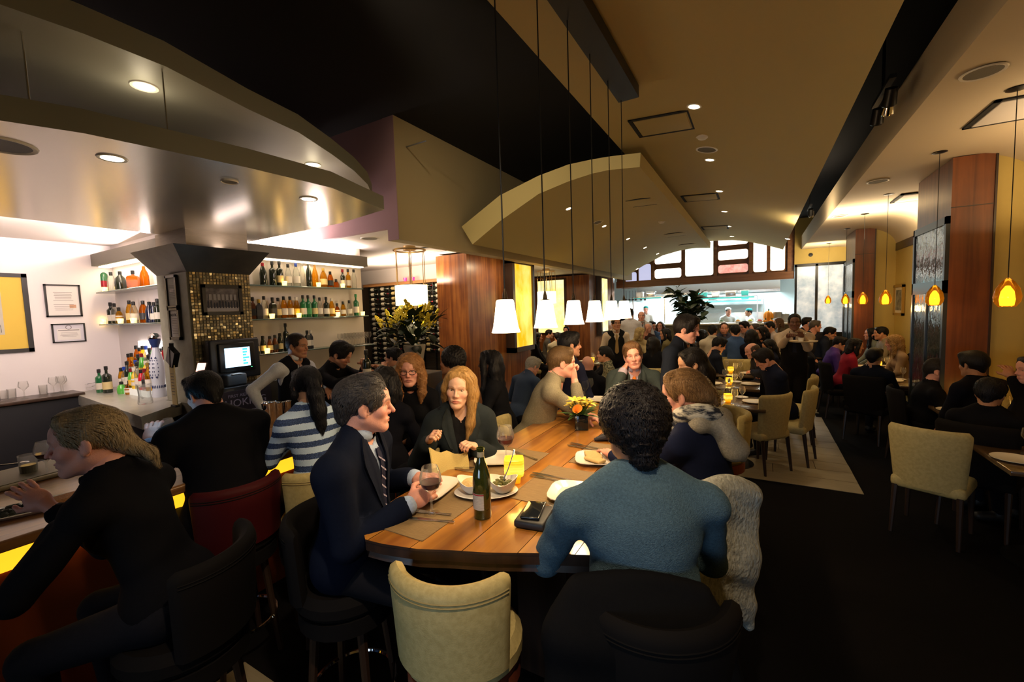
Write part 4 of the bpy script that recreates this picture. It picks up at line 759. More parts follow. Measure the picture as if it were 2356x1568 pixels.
cut(KN,'knife',(-1.20,1.33),.3+PI/2,'knife by the suited man’s cuff'); cut(FK,'fork',(-1.24,1.38),.25+PI/2,'fork beside the knife by the suited man’s cuff'); cut(FK,'fork',(-1.22,1.79),.9,'fork beyond the suited man’s plate'); cut(KN,'knife',(-1.24,1.75),.75,'knife beyond the suited man’s plate')
cut(KN,'knife',(-1.40,1.90),1.9,'knife left of the blonde woman’s plate'); cut(FK,'fork',(-1.37,1.88),1.85,'fork left of the blonde woman’s plate'); cut(FK,'fork',(-1.20,2.20),1.2,'fork right of the blonde woman’s plate')
cut(KN,'knife',(-.93,1.98),1.55,'knife at the middle right placemat'); cut(FK,'fork',(-.94,1.94),1.5,'fork at the middle right placemat'); cut(FK,'fork',(-.95,2.52),1.4,'fork beyond the bread plate'); cut(KN,'knife',(-.94,2.48),1.45,'knife beyond the bread plate'); cut(FK,'fork',(-.74,1.66),1.3,'fork lying across the black wallet edge')
# wine bottle, glasses, candle, wallet, napkin
p=at(1111,1188,z=TZ); t=thing('wine_bottle','open dark green wine bottle with white and red label on the near table','bottle',(p.x,p.y,TZ),-.5)
MB().lathe([(0,.004),(.033,0),(.038,.008),(.0385,.165),(.036,.19),(.026,.225),(.017,.25),(.0145,.27),(.0145,.292),(.0165,.294),(.0165,.304),(.012,.304),(.011,.28),(0,.28)],28).build('glass',mat('green_black_glass',(.012,.016,.004),.07,spec=1,noise=((.05,.06,.01),6,.3)),t)
lb_=MB()
lb_.loft([[Vector((.0393*math.cos(a),.0393*math.sin(a),z)) for a in [-2.3+2.0*k/12 for k in range(13)]] for z in (.045,.115)],closed=False).build('label',mat('bottle_label',(.55,.50,.42),.6,noise=((.40,.36,.30),70,.4),stretch=(1,1,4)),t)
MB().loft([[Vector((.0396*math.cos(a),.0396*math.sin(a),z)) for a in [-2.3+2.0*k/12 for k in range(13)]] for z in (.108,.113)],closed=False).build('red_band',mat('label_red',(.35,.02,.03),.6),t)
MB().lathe([(.0152,.245),(.0152,.288)],16,caps=False).build('neck_label',mat('neck_cream',(.42,.36,.24),.6),t)
WGH=glass('wine_glass_clear',(.97,.97,.97),thin=.18); RW=mat('red_wine',(.055,.002,.008),.05,spec=1)
def big_glass(p,lab,wine=True,h=.215,R=.048,grp='red wine glasses',s=1):
    t=thing('wine_glass',lab,'wine glass',p,group=grp); t.scale=(s,)*3
    MB().lathe([(0,.005),(.036,.001),(.034,.005),(.008,.012),(.0042,.03),(.0042,h*.42),(.010,h*.46),(R*.75,h*.56),(R,h*.70),(R*.97,h*.82),(R*.72,h),(R*.70,h),(R*.94,h*.82),(R*.97,h*.70)],24,caps=False).build('glass',WGH,t,ang=60)
    if wine: MB().lathe([(0,h*.475),(R*.70,h*.565),(R*.95,h*.685),(0,h*.686)],22).build('wine',RW,t)
    return t
p=at(994,1182,z=TZ); big_glass((p.x,p.y,TZ),'red wine glass held by the suited man')
p=at(1165,1068,z=TZ); big_glass((p.x,p.y,TZ),'red wine glass standing behind the yellow candle',s=1.05)
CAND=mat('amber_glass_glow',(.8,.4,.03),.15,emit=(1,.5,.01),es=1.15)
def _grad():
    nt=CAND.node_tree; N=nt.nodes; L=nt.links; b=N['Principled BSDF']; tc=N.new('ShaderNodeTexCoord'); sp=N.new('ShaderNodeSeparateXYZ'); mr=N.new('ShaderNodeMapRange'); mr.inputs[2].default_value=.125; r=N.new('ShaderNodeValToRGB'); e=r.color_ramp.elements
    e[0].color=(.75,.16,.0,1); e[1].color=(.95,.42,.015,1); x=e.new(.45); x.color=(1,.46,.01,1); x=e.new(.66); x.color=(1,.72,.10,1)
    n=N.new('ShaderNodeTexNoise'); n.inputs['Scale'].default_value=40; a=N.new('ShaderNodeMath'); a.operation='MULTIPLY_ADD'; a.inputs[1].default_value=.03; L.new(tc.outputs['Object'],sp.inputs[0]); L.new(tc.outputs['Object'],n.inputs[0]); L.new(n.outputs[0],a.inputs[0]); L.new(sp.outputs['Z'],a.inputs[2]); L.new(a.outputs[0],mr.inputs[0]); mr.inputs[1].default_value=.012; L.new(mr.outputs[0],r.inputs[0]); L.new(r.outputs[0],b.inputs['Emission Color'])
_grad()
def candle(p,lab,s=1,pw=1.0,z0=None):
    t=thing('candle_holder',lab,'candle',p,.5,'amber glass candles'); t.scale=(s,)*3; rings=[]
    for w,z in ((.027,.0),(.030,.003),(.034,.035),(.048,.045),(.050,.10),(.048,.125),(.044,.125),(.044,.05)): 
        rings.append([Vector((w*(abs(math.cos(a))**8+abs(math.sin(a))**8)**-.125*math.cos(a),w*(abs(math.cos(a))**8+abs(math.sin(a))**8)**-.125*math.sin(a),z)) for a in [2*PI*k/24+.001 for k in range(24)]])
    MB().loft(rings,False).build('amber_cube',CAND,t,ang=30)
    for k in range(5):
        z=.055+k*.014; MB().loft([[Vector((w*(abs(math.cos(a))**8+abs(math.sin(a))**8)**-.125*math.cos(a),w*(abs(math.cos(a))**8+abs(math.sin(a))**8)**-.125*math.sin(a),zz)) for a in [2*PI*q/24+.001 for q in range(24)]] for w,zz in ((.0495,z),(.0512,z+.003),(.0495,z+.006))]).build('rib',CAND,t)
    MB().lathe([(0,.01),(.02,.01),(.02,.05),(0,.05)],12).build('tealight',mat('wax_glow',(1,.8,.5),.5),t); MB().lathe([(0,.05),(.006,.062),(0,.085)],8).build('flame',MATS['flame'],t)
    if pw: light('POINT',(p[0],p[1],p[2]+.17*s),pw,(1,.55,.12),size=.04)
p=at(1184,1108,z=TZ); candle((p.x,p.y,TZ),'glowing ribbed amber candle cube on the communal table',1.0,1.6); 
t=thing('wallet','black leather wallet with phone on top beside the blue sleeve','wallet',(-.80,1.53,TZ),.15); MB().rbox((0,0,.018),(.13,.17,.032),.010).build('wallet_body',BLACK,t); MB().rbox((-.01,.01,.040),(.08,.15,.010),.004,rz=.1).build('phone',mat('phone_gloss',(.01,.012,.015),.08),t)
t=thing('folded_napkin','crumpled dark napkin lying by the far elbow','napkin',(-.84,2.72,TZ),.2); m=MB()
for k in range(5): m.tube([(-.10+.01*k,-.05+.025*k,.012),(-.02,-.04+.027*k,.03),(.07,-.05+.03*k,.014)],[.010,.02,.012],8)
m.build('cloth_folds',mat('dark_cloth',(.02,.018,.025),.8),t)
for x,y,lab in ((1384,893,'nearest of the clear tumblers by the far plates'),(1402,888,'tumbler behind the nearest one by the far plates'),(1370,880,'stem glass left among the far glasses'),(1392,872,'stem glass right among the far glasses')):
    q=at(x,y,z=TZ); q.y=min(q.y,3.98); q.x=max(-1.42,q.x); 
    o=part('table_glass',TUM if 'tumbler' in lab else WG,None,(q.x,3.62+.13*(893-y)/8,TZ)); tag(o,lab,'glass','far glasses on the communal table')
# flower vase
p=at(1338,986,z=TZ); fv=thing('flower_vase','dark cube vase of orange calla and yellow lilies on the communal table','flower vase',(p.x,p.y,TZ),.4)
MB().rbox((0,0,.055),(.095,.095,.11),.006,2).build('vase',mat('black_glass',(.008,.010,.010),.08),fv); MB().rbox((0,0,-.0+.006),(.097,.097,.012),.004,2).build('glass_foot',WGH,fv)
LEAF=mat('dark_leaf',(.015,.035,.010),.45); LEAF2=mat('leaf_bright',(.06,.14,.03),.5)
def leaf_mesh(L,w,m,bend=.25,name='leaf'):
    rings=[]
    for i in range(5):
        u=i/4; ww=w*math.sin(PI*min(.98,max(.04,u)))**.8; z=-bend*L*u*u; rings.append([Vector((-ww,L*u,z+.12*ww)),Vector((0,L*u,z)),Vector((ww,L*u,z+.12*ww))])
    return MB().loft(rings,closed=False).mesh(name,m)
lm1=leaf_mesh(.13,.017,LEAF2); PET=mat('lily_yellow',(.72,.52,.05),.5); pm=leaf_mesh(.06,.013,PET,.5,'petal'); CALM=mat('calla_orange',(.85,.33,.04),.4)
r=random.Random(6)
for k in range(26):
    o=part('leaf',lm1,fv,(r.uniform(-.03,.03),r.uniform(-.03,.03),.10)); o.rotation_euler=(r.uniform(.1,1.2),0,r.random()*6.28); o.scale=(1,r.uniform(.8,1.3),1)
for k in range(9):
    a=k*.72+.3; c=Vector((.075*math.cos(a)*(.5+.5*r.random()),.075*math.sin(a)*(.5+.5*r.random()),.165+.045*r.random()))
    MB().tube([(0,0,.1),c*.6+Vector((0,0,.05)),c],.003,5).build('stem',LEAF2,fv)
    for q in range(6): o=part('petal',pm,fv,c); o.rotation_euler=(r.uniform(.3,.9),0,q*1.047+k)
for c in ((-.035,-.075,.135),):
    m=MB(); rings=[]
    for i in range(6):
        u=i/5; R=.006+.028*u**1.5; rings.append([Vector((R*math.cos(2*PI*k/14),R*math.sin(2*PI*k/14),.075*u+.018*u*math.cos(2*PI*k/14))) for k in range(14)])
    m.loft(rings); o=m.build('calla_bloom',CALM,fv,c); o.rotation_euler=(.9,.1,.0); MB().tube([c,(0,0,.09)],.005,6).build('stem',LEAF2,fv)
# ---------------- chairs and stools ----------------
CREAM=mat('cream_upholstery',(.50,.40,.17),.65,noise=((.42,.33,.13),45,.25),bump=.10,bscale=220); PIPE=mat('piping',(.30,.23,.09),.7); REDW=mat('stained_ring_wood',(.22,.05,.02),.45); LEGW=mat('dark_leg_wood',(.03,.016,.010),.4)
def padded_back(R,th,h,a0,flare=.0,lean=.05):
    rings=[]; n=22
    for i in range(n+1):
        a=-a0+2*a0*i/n; e=math.sin(PI*min(1,max(0,(1-abs(2*i/n-1))*9))/2)**.7 if abs(2*i/n-1)>.86 else 1
        d=Vector((math.sin(a),-math.cos(a),0)); ring=[]
        for u,z in ((-1,0),(-1,.5),(-1,.9),(-.7,.97),(0,1),(.7,.97),(1,.9),(1,.5),(1,0)):
            zz=z*h*(1 if e==1 else .94+.06*e); ring.append(d*(R+u*th*(.35+.65*e)+lean*z)+Vector((0,0,zz)))
        rings.append(ring)
    return rings
def build_stool():
    t=thing('bar_stool','cream padded barrel back bar stool at the near end of the communal table','bar stool',(0,0,0))
    MB().loft(padded_back(.215,.030,.34,1.12,lean=.02),True).build('backrest',CREAM,t,loc=(0,0,.73),ang=50)
    bk_=t.children[0]; pts=[(Vector((math.sin(a),-math.cos(a),0))*.262+Vector((0,0,.295))) for a in [-1.0+2.0*k/20 for k in range(21)]]; MB().tube(pts,.003,5).build('piping',PIPE,bk_); MB().tube([p-Vector((0,0,.012)) for p in pts],.003,5).build('piping',PIPE,bk_)
    MB().lathe([(0,.66),(.205,.665),(.225,.69),(.225,.73),(.20,.765),(0,.775)],26).build('seat',CREAM,t)
    MB().lathe([(.20,.58),(.215,.59),(.215,.66),(.19,.665),(0,.665)],26).build('seat_ring',REDW,t)
    for k in range(4):
        a=PI/4+k*PI/2; MB().tube([(.15*math.cos(a),.15*math.sin(a),.6),(.21*math.cos(a),.21*math.sin(a),0)],[.022,.015],8).build('leg',LEGW,t)
    MB().tube([(.19*math.cos(2*PI*k/24),.19*math.sin(2*PI*k/24),.22) for k in range(25)],.010,6,caps=False).build('footrest',CHROME,t); return t
STOOL=build_stool(); q=at(1033,1400,t=1.43); STOOL.location=(q.x-.075,q.y+.17,0); STOOL.rotation_euler.z=.30
def stool(x,y,rz,lab): return dup(STOOL,(x,y,0),rz,lab,'cream bar stools')
STOOL['group']='cream bar stools'
def build_chair():
    t=thing('dining_chair','cream dining chair with dark legs on the stone tiles','chair',(0,0,0))
    MB().rbox((0,.01,.43),(.45,.44,.10),.035,3).build('seat',CREAM,t); MB().loft(padded_back(.34,.026,.50,.66,lean=.06),True).build('backrest',CREAM,t,loc=(0,.13,.42),ang=50)
    for sx in (-1,1):
        for y,dy in ((.19,.01),(-.19,-.05)): MB().tube([(sx*.19,y,.40),(sx*.20,y+dy,0)],[.022,.014],8).build('leg',LEGW,t)
    return t
CHAIR=build_chair(); CHAIR.location=(.04,5.72,0); CHAIR.rotation_euler.z=.86; CHAIR['group']='cream dining chairs'
def chair(x,y,rz,lab): return dup(CHAIR,(x,y,0),rz,lab,'cream dining chairs')
# ---------------- dining tables ----------------
TTOP=mat('dining_top',(.10,.06,.03),.25,coat=.3)
def build_table(w,d):
    t=thing('dining_table','x','table',(0,0,0)); MB().rbox((0,0,.742),(w,d,.036),.008,2).build('table_top',TTOP,t); MB().tube([(0,0,.03),(0,0,.725)],.04,10).build('pedestal',BLKMET,t); MB().lathe([(0,0),(.25,0),(.25,.012),(.06,.03),(0,.03)],18).build('base',BLKMET,t); return t
DT=build_table(.72,.72); DTL=[]
for i,(x,y,lab) in enumerate(((-.27,5.75,'nearest dining table on the stone tiles with a tall candle'),(-.32,7.0,'second dining table behind the nearest on the tiles'),(-.36,8.2,'third dining table in the middle row'),(-.38,9.4,'fourth dining table in the middle row'),(-.6,12.2,'farthest dining table before the kitchen pass'),(1.85,9.55,'dining table under the third amber lamp with a yellow candle'),(1.92,7.9,'dining table beside the near glass screen'),(2.0,6.0,'dining table below the near wooden column'),(1.85,4.45,'nearest dining table at the right edge'),(-2.1,6.0,'dining table before the bald guest in black'),(-3.1,9.0,'dining table with the pale blond guests'),(-2.3,12.0,'dining table far left before the kitchen pass'),(.55,12.6,'dining table before the frosted doors'),(-5.6,10.6,'dining table in the veneered alcove'),(1.15,11.2,'dining table below the far wooden column'))):
    t=DT if i==0 else dup(DT,(x,y,0)); t.location=(x,y,0); t['label']=lab; t['group']='square dining tables'; DTL.append((x,y))
def deco(i,seed,cand=True,pw=.8):
    x,y=DTL[i]; r=random.Random(seed)
    if cand: candle((x-.03,y-.06,.76),'amber candle on %s'%DESC[i],.8,pw)
    for k in range(3): 
        o=part('plate',PLM,None,(x+r.uniform(-.2,.2) if k==2 else x+(-.24,.24)[k],y+r.uniform(-.1,.1)+(.2 if k==2 else 0),.76)); tag(o,'%s white plate on %s'%(('left','right','small')[k],DESC[i]),'plate','white plates on the dining tables'); o.scale=(1,1,1) if k<2 else (.6,.6,.6)
    for k in range(3): o=part('stem_glass',WG,None,(x+(-.10,.12,.05)[k],y+(.14,-.02,-.22)[k],.76)); tag(o,'%s stem glass on %s'%(('left','right','near')[k],DESC[i]),'glass','stem glasses on the dining tables')
PLM=MB().lathe([(.0,.004),(.07,.0),(.125,.012),(.126,.016),(.08,.006),(0,.006)],22).mesh('plate',CER)
DESC=['nearest tiled floor table','second middle table','third middle table','fourth middle table','farthest middle table','right aisle third lamp table','table by near glass screen','table below near column','right edge table','bald guest’s table','blond guests’ table','far left pass table','frosted door table','alcove table','far column table']
for i in range(15): deco(i,20+i,i not in (8,13),1.3 if i<4 else .7)
t=thing('oil_bottle','slim silver topped cruet on the nearest dining table','cruet',(-.30,5.92,.76)); MB().lathe([(0,0),(.03,0),(.032,.12),(.012,.18),(.012,.22),(0,.22)],14).build('glass',GC['clear'],t); MB().lathe([(.014,.2),(.016,.23),(.005,.26),(0,.26)],10).build('spout',CHROME,t)
# ---------------- plants ----------------
q=at(1583,712,Y=10.5); pt=thing('leafy_arrangement','tall dark leafy arrangement with small fruits before the kitchen','plant',(q.x,q.y,0))
MB().rbox((0,0,.55),(.45,.45,1.1),.02).build('stand',DWOOD,pt); MB().lathe([(.10,1.1),(.15,1.25),(.17,1.42),(.13,1.5),(.12,1.5)],18,caps=False).build('vase',BLACK,pt)
lfm=leaf_mesh(.17,.045,LEAF,.2); r=random.Random(11); n=0
for b in range(15):
    a=r.random()*6.28; rr=r.uniform(.1,.62); top=Vector((rr*math.cos(a),rr*math.sin(a),r.uniform(1.65,2.50)-.25*rr)); base=Vector((0,0,1.45)); mid=base.lerp(top,.5)+Vector((0,0,.1))
    MB().tube([base,mid,top],[.008,.006,.003],5).build('branch',DWOOD,pt)
    for k in range(17):
        u=.2+.8*k/16; c=base.lerp(mid,u*2) if u<.5 else mid.lerp(top,u*2-1); o=part('leaf',lfm,pt,c); o.rotation_euler=(r.uniform(-.4,1.0),r.uniform(-.5,.5),r.random()*6.28); o.scale=(r.uniform(1.0,1.7),)*3
MB().ball((-.12,-.28,2.0),.035).build('orange_fruit',ORG,pt)
q=at(952,760,t=6.2); fa=thing('flower_arrangement','big yellow and green flower arrangement by the wine wall','flower arrangement',(q.x,q.y,0))
MB().rbox((0,0,.55),(.55,.55,1.1),.02).build('stand',DWOOD,fa); MB().lathe([(.08,1.1),(.10,1.2),(.16,1.48),(.155,1.5),(.10,1.25)],18,caps=False).build('vase',mat('pale_vase',(.5,.45,.38),.3),fa)
pl=MB(); r=random.Random(8)
for k in range(70): u=k/70; a=r.random()*6.28; w=.045*(1-u)+.008; pl.ball((w*math.cos(a),w*math.sin(a),.02+.26*u),(.012,.012,.014),5,4)
PLU=pl.mesh('yellow_plume',mat('mimosa_yellow',(.75,.58,.03),.6)); lfl=leaf_mesh(.24,.055,mat('arr_leaf',(.010,.022,.007),.5),.35)
for k in range(20):
    a=r.random()*6.28; rr=r.uniform(.18,.42); c=Vector((rr*math.cos(a),rr*math.sin(a),1.66+.30*(1-(rr/.5)**2)+r.uniform(-.12,.05))); o=part('yellow_plume',PLU,fa,c); o.rotation_euler=(r.uniform(-.8,.8),r.uniform(-.8,.8),a)
    MB().tube([(0,0,1.45),c*.5+Vector((0,0,.8)),c],.005,4).build('stem',LEAF,fa)
for k in range(110):
    a=r.random()*6.28; rr=r.uniform(.0,.36); o=part('leaf',lfl,fa,(rr*math.cos(a),rr*math.sin(a),1.46+.56*r.random()*(1-rr*.7))); o.rotation_euler=(r.uniform(-.3,1.3),0,a-PI/2+r.uniform(-.6,.6))
# ---------------- things on the front bar ----------------
BZ=1.07
shk=MB().lathe([(0,.004),(.032,0),(.034,.004),(.046,.175),(.047,.178),(.043,.175),(.031,.01)],20,caps=False).mesh('cup',CHROME)
for x,y,s,lab in ((600,988,.85,'steel shaker cup at the left of the bar shaker group'),(622,982,1.15,'tallest steel shaker cup of the bar shaker group'),(641,968,.9,'steel shaker cup right of the tallest one'),(656,955,.75,'smallest steel shaker cup at the right of the group')):
    q=at(x,y,z=BZ); t=thing('shaker_cup',lab,'shaker cup',(max(q.x,-3.66),q.y,BZ),group='steel shaker cups'); part('cup',shk,t).scale=(s,)*3; MB().tube([(.047*s*math.cos(2*PI*k/20),.047*s*math.sin(2*PI*k/20),.178*s) for k in range(21)],.0025,5,caps=False).build('rim',CHROME,t)
q=at(775,905,z=1.18); t=thing('garnish_caddy','silver caddy with lemon halves on the bar','caddy',(q.x,q.y,BZ)); MB().rbox((0,0,.05),(.26,.14,.10),.01).build('tray',CHROME,t); MB().tube([(-.13,0,.10),(-.1,0,.2),(0,0,.24),(.1,0,.2),(.13,0,.1)],.010,8).build('dome_handle',CHROME,t)
for k in range(4): MB().ball((-.08+.055*k,-.03,.12),(.03,.026,.026)).build('lemon',mat('lemon',(.75,.5,.03),.5),t)
q=at(78,1115,z=BZ); ft=thing('food_plate','long white plate with dark greens and breaded fillet at the bar edge','plate',(-3.0,.585,BZ),1.25); m=MB(); rings=[]
for s,z in ((.7,0),(.78,.003),(1,.02),(.97,.023),(.75,.009),(.3,.008)): rings.append([Vector((s*.19*math.cos(a)*(abs(math.cos(a))**4+abs(math.sin(a))**4)**-.25,s*.10*math.sin(a)*(abs(math.cos(a))**4+abs(math.sin(a))**4)**-.25,z)) for a in [2*PI*k/28+.01 for k in range(28)]])
m.loft(rings,True).build('dish',CER,ft,ang=60); m=MB(); r=random.Random(5)
for k in range(26): m.ball((r.uniform(-.13,.0),r.uniform(-.05,.05),.018+.014*r.random()),(.018,.015,.010),6,4,M=Matrix.Rotation(r.random()*3,3,'X'))
o=m.build('greens',mat('dark_greens',(.02,.022,.014),.6),ft); o['kind']='stuff'; MB().rbox((.075,0,.022),(.12,.10,.028),.012,3,rz=.3).build('breaded_fillet',mat('crumb',(.42,.18,.05),.8,noise=((.28,.10,.03),60,.5),bump=.8,bscale=140),ft)
q=at(68,1095,z=BZ); o=thing('water_tumbler','water tumbler on the bar before the blonde woman','glass',(q.x,q.y,BZ)); MB().lathe([(0,.006),(.036,0),(.041,.13),(.038,.13),(.034,.012)],20,caps=False).build('glass',WGH,o); MB().lathe([(0,.012),(.034,.012),(.036,.07),(0,.07)],18).build('water',mat('water_body',(.25,.23,.15),.05),o)
q=at(110,1098,z=BZ); big_glass((q.x,q.y,BZ),'dark wine glass beside the water tumbler on the bar',s=1.0,grp='bar wine glasses'); q=at(305,1010,z=BZ); big_glass((max(q.x,-3.72),q.y,BZ),'short wine glass on the bar behind the blonde updo',s=.8,grp='bar wine glasses'); q=at(330,1008,z=BZ); big_glass((max(q.x,-3.70),q.y+.03,BZ),'wine glass on the bar beside the glowing tablet',s=.85,grp='bar wine glasses')
q=at(75,1080,z=BZ); t=thing('serving_board','tan serving board on the bar behind the tumbler','board',(q.x+.12,q.y+.05,BZ),.1); MB().rbox((0,0,.012),(.42,.60,.022),.008).build('board',mat('board_tan',(.32,.26,.14),.6),t); MB().rbox((0,0,.0245),(.36,.54,.004),.002).build('leather_pad',mat('pad_olive',(.20,.17,.10),.6),t)
q=at(15,1080,z=BZ); t=thing('bar_spoon','silver spoon lying on the serving board','spoon',(q.x,q.y,BZ+.03),.8); MB().tube([(-.1,0,.002),(.06,0,.003)],.004,6).build('handle',STEEL,t); MB().ball((.085,0,.006),(.03,.017,.006)).build('bowl',STEEL,t)
TABL=thing('tablet','glowing blue tablet held at the bar by the man in black','tablet',at(386,1014,t=2.44)); 
TABL.rotation_euler=(.65,-.1,.75); MB().rbox((0,0,0),(.26,.19,.008),.004).build('case',BLACK,TABL); MB().bb((-.12,-.085,.004),(.12,.085,.0055)).build('screen',mat('tablet_glow',(.1,.4,.7),.2,emit=(.06,.50,.95),es=1.5),TABL); m=MB()
r=random.Random(3)
for k in range(11): m.bb((-.11,-.075+k*.0145,.0055),(-.11+r.uniform(.1,.21),-.070+k*.0145,.0062))
m.build('text_rows',mat('tablet_text',(.6,.9,1),.3,emit=(.55,.9,1),es=1.6),TABL)
light('POINT',Vector(TABL.location)+Vector((0,-.05,.16)),.5,(.2,.6,1),size=.08)
PH=thing('phone','small phone with glowing pink screen held up at the bar','phone',at(461,856,t=2.75)); PH.rotation_euler=(1.2,0,.35); MB().rbox((0,0,0),(.07,.13,.008),.004).build('case',BLACK,PH); MB().bb((-.031,-.055,.004),(.031,.06,.0055)).build('screen',mat('phone_glow',(1,.6,.5),.2,emit=(1,.55,.45),es=2.0),PH)
# ---------------- people: smooth distance fields meshed as one skin ----------------
def prim_d(p,X):
    """distance of points X (...,3) to one primitive"""
    k=p[0]
    if k=='c':
        a,b,ra,rb=p[1],p[2],p[3],p[4]; ab=b-a; L=max(1e-9,float(ab@ab)); h=np.clip(((X-a)@ab)/L,0,1)
        return np.linalg.norm(X-a-h[...,None]*ab,axis=-1)-(ra+(rb-ra)*h)
    c,r,R=p[1],p[2],p[3]; q=(X-c)@R; k0=np.linalg.norm(q/r,axis=-1); k1=np.linalg.norm(q/(r*r),axis=-1)+1e-9
    return k0*(k0-1)/k1
def V3(p): return np.array((p[0],p[1],p[2]),dtype=np.float32)
I3=np.eye(3,dtype=np.float32)
def C(a,b,ra,rb=None,k=.02): return ('c',V3(a),V3(b),ra,ra if rb is None else rb,k)
def EL(c,r,R=None,k=.02): return ('e',V3(c),V3(r),I3 if R is None else np.array(R,dtype=np.float32),k)
def pb(p):
    if p[0]=='c': m=max(p[3],p[4]); return np.minimum(p[1],p[2])-m,np.maximum(p[1],p[2])+m
    e=np.sqrt(((p[3]*p[2])**2).sum(axis=1)); return p[1]-e,p[1]+e
def sdf_mesh(prims,vox,cuts=(),grow=0,disp=None,planes=()):
    lo=np.min([pb(p)[0] for p in prims],axis=0)-grow-2.5*vox; hi=np.max([pb(p)[1] for p in prims],axis=0)+grow+2.5*vox
    n=np.ceil((hi-lo)/vox).astype(int)+1; D=np.full(n,1.0,dtype=np.float32)
    ax=[lo[i]+vox*np.arange(n[i],dtype=np.float32) for i in range(3)]
    def sub(p,m):
        a,b=pb(p); i0=np.maximum(0,np.floor((a-m-lo)/vox).astype(int)); i1=np.minimum(n,np.ceil((b+m-lo)/vox).astype(int)+1)
        if (i1<=i0).any(): return None,None
        sl=tuple(slice(x,y) for x,y in zip(i0,i1)); g=np.stack(np.meshgrid(ax[0][sl[0]],ax[1][sl[1]],ax[2][sl[2]],indexing='ij'),-1); return sl,g
    for p in prims:
        k=p[-1]; sl,g=sub(p,k+grow+2*vox)
        if sl is None: continue
        d=prim_d(p,g)-grow; A=D[sl]; h=np.clip(.5+.5*(A-d)/k,0,1); D[sl]=A+(d-A)*h-k*h*(1-h)
    for p in cuts:
        k=p[-1]; sl,g=sub(p,k+2*vox)
        if sl is None: continue
        d=-prim_d(p,g); A=D[sl]; h=np.clip(.5-.5*(A-d)/k,0,1); D[sl]=A+(d-A)*h+k*h*(1-h)
    if disp or planes:
        G=np.stack(np.meshgrid(*ax,indexing='ij'),-1)
        if disp: D+=disp(G)
        for pt,nr in planes: D=np.maximum(D,(G-V3(pt))@V3(nr))
    return field_mesh(D,lo,vox)
def np_mesh(name,chunks,mats):
    """chunks: list of (verts, quads, colours or None)"""
    nv=sum(len(c[0]) for c in chunks); V=np.concatenate([c[0] for c in chunks]).astype(np.float32); off=0; Fs=[]
    for c in chunks: Fs.append(np.asarray(c[1])+off); off+=len(c[0])
    F=np.concatenate(Fs).astype(np.int32); me=bpy.data.meshes.new(name); me.vertices.add(nv); me.vertices.foreach_set('co',V.ravel()); me.loops.add(F.size); me.loops.foreach_set('vertex_index',F.ravel()); me.polygons.add(len(F)); me.polygons.foreach_set('loop_start',np.arange(0,F.size,4,dtype=np.int32))
    me.polygons.foreach_set('use_smooth',np.ones(len(F),dtype=bool)); me.update(calc_edges=True); me.validate()
    if chunks[0][2] is not None:
        at_=me.color_attributes.new('Col','FLOAT_COLOR','POINT'); cl=np.concatenate([np.concatenate([np.broadcast_to(c[2],(len(c[0]),3)),np.ones((len(c[0]),1))],1) for c in chunks]).astype(np.float32)
        if len(me.vertices)==nv: at_.data.foreach_set('color',cl.ravel())
    for m in (mats if isinstance(mats,(list,tuple)) else [mats]): me.materials.append(m)
    return me
SKINM=mat('skin',rough=.5,vcol=True,bump=.12,bscale=220,spec=.4)
_b=SKINM.node_tree.nodes['Principled BSDF']; _b.inputs['Subsurface Weight'].default_value=.08; _b.inputs['Subsurface Radius'].default_value=(.9,.35,.2); _b.inputs['Subsurface Scale'].default_value=.01
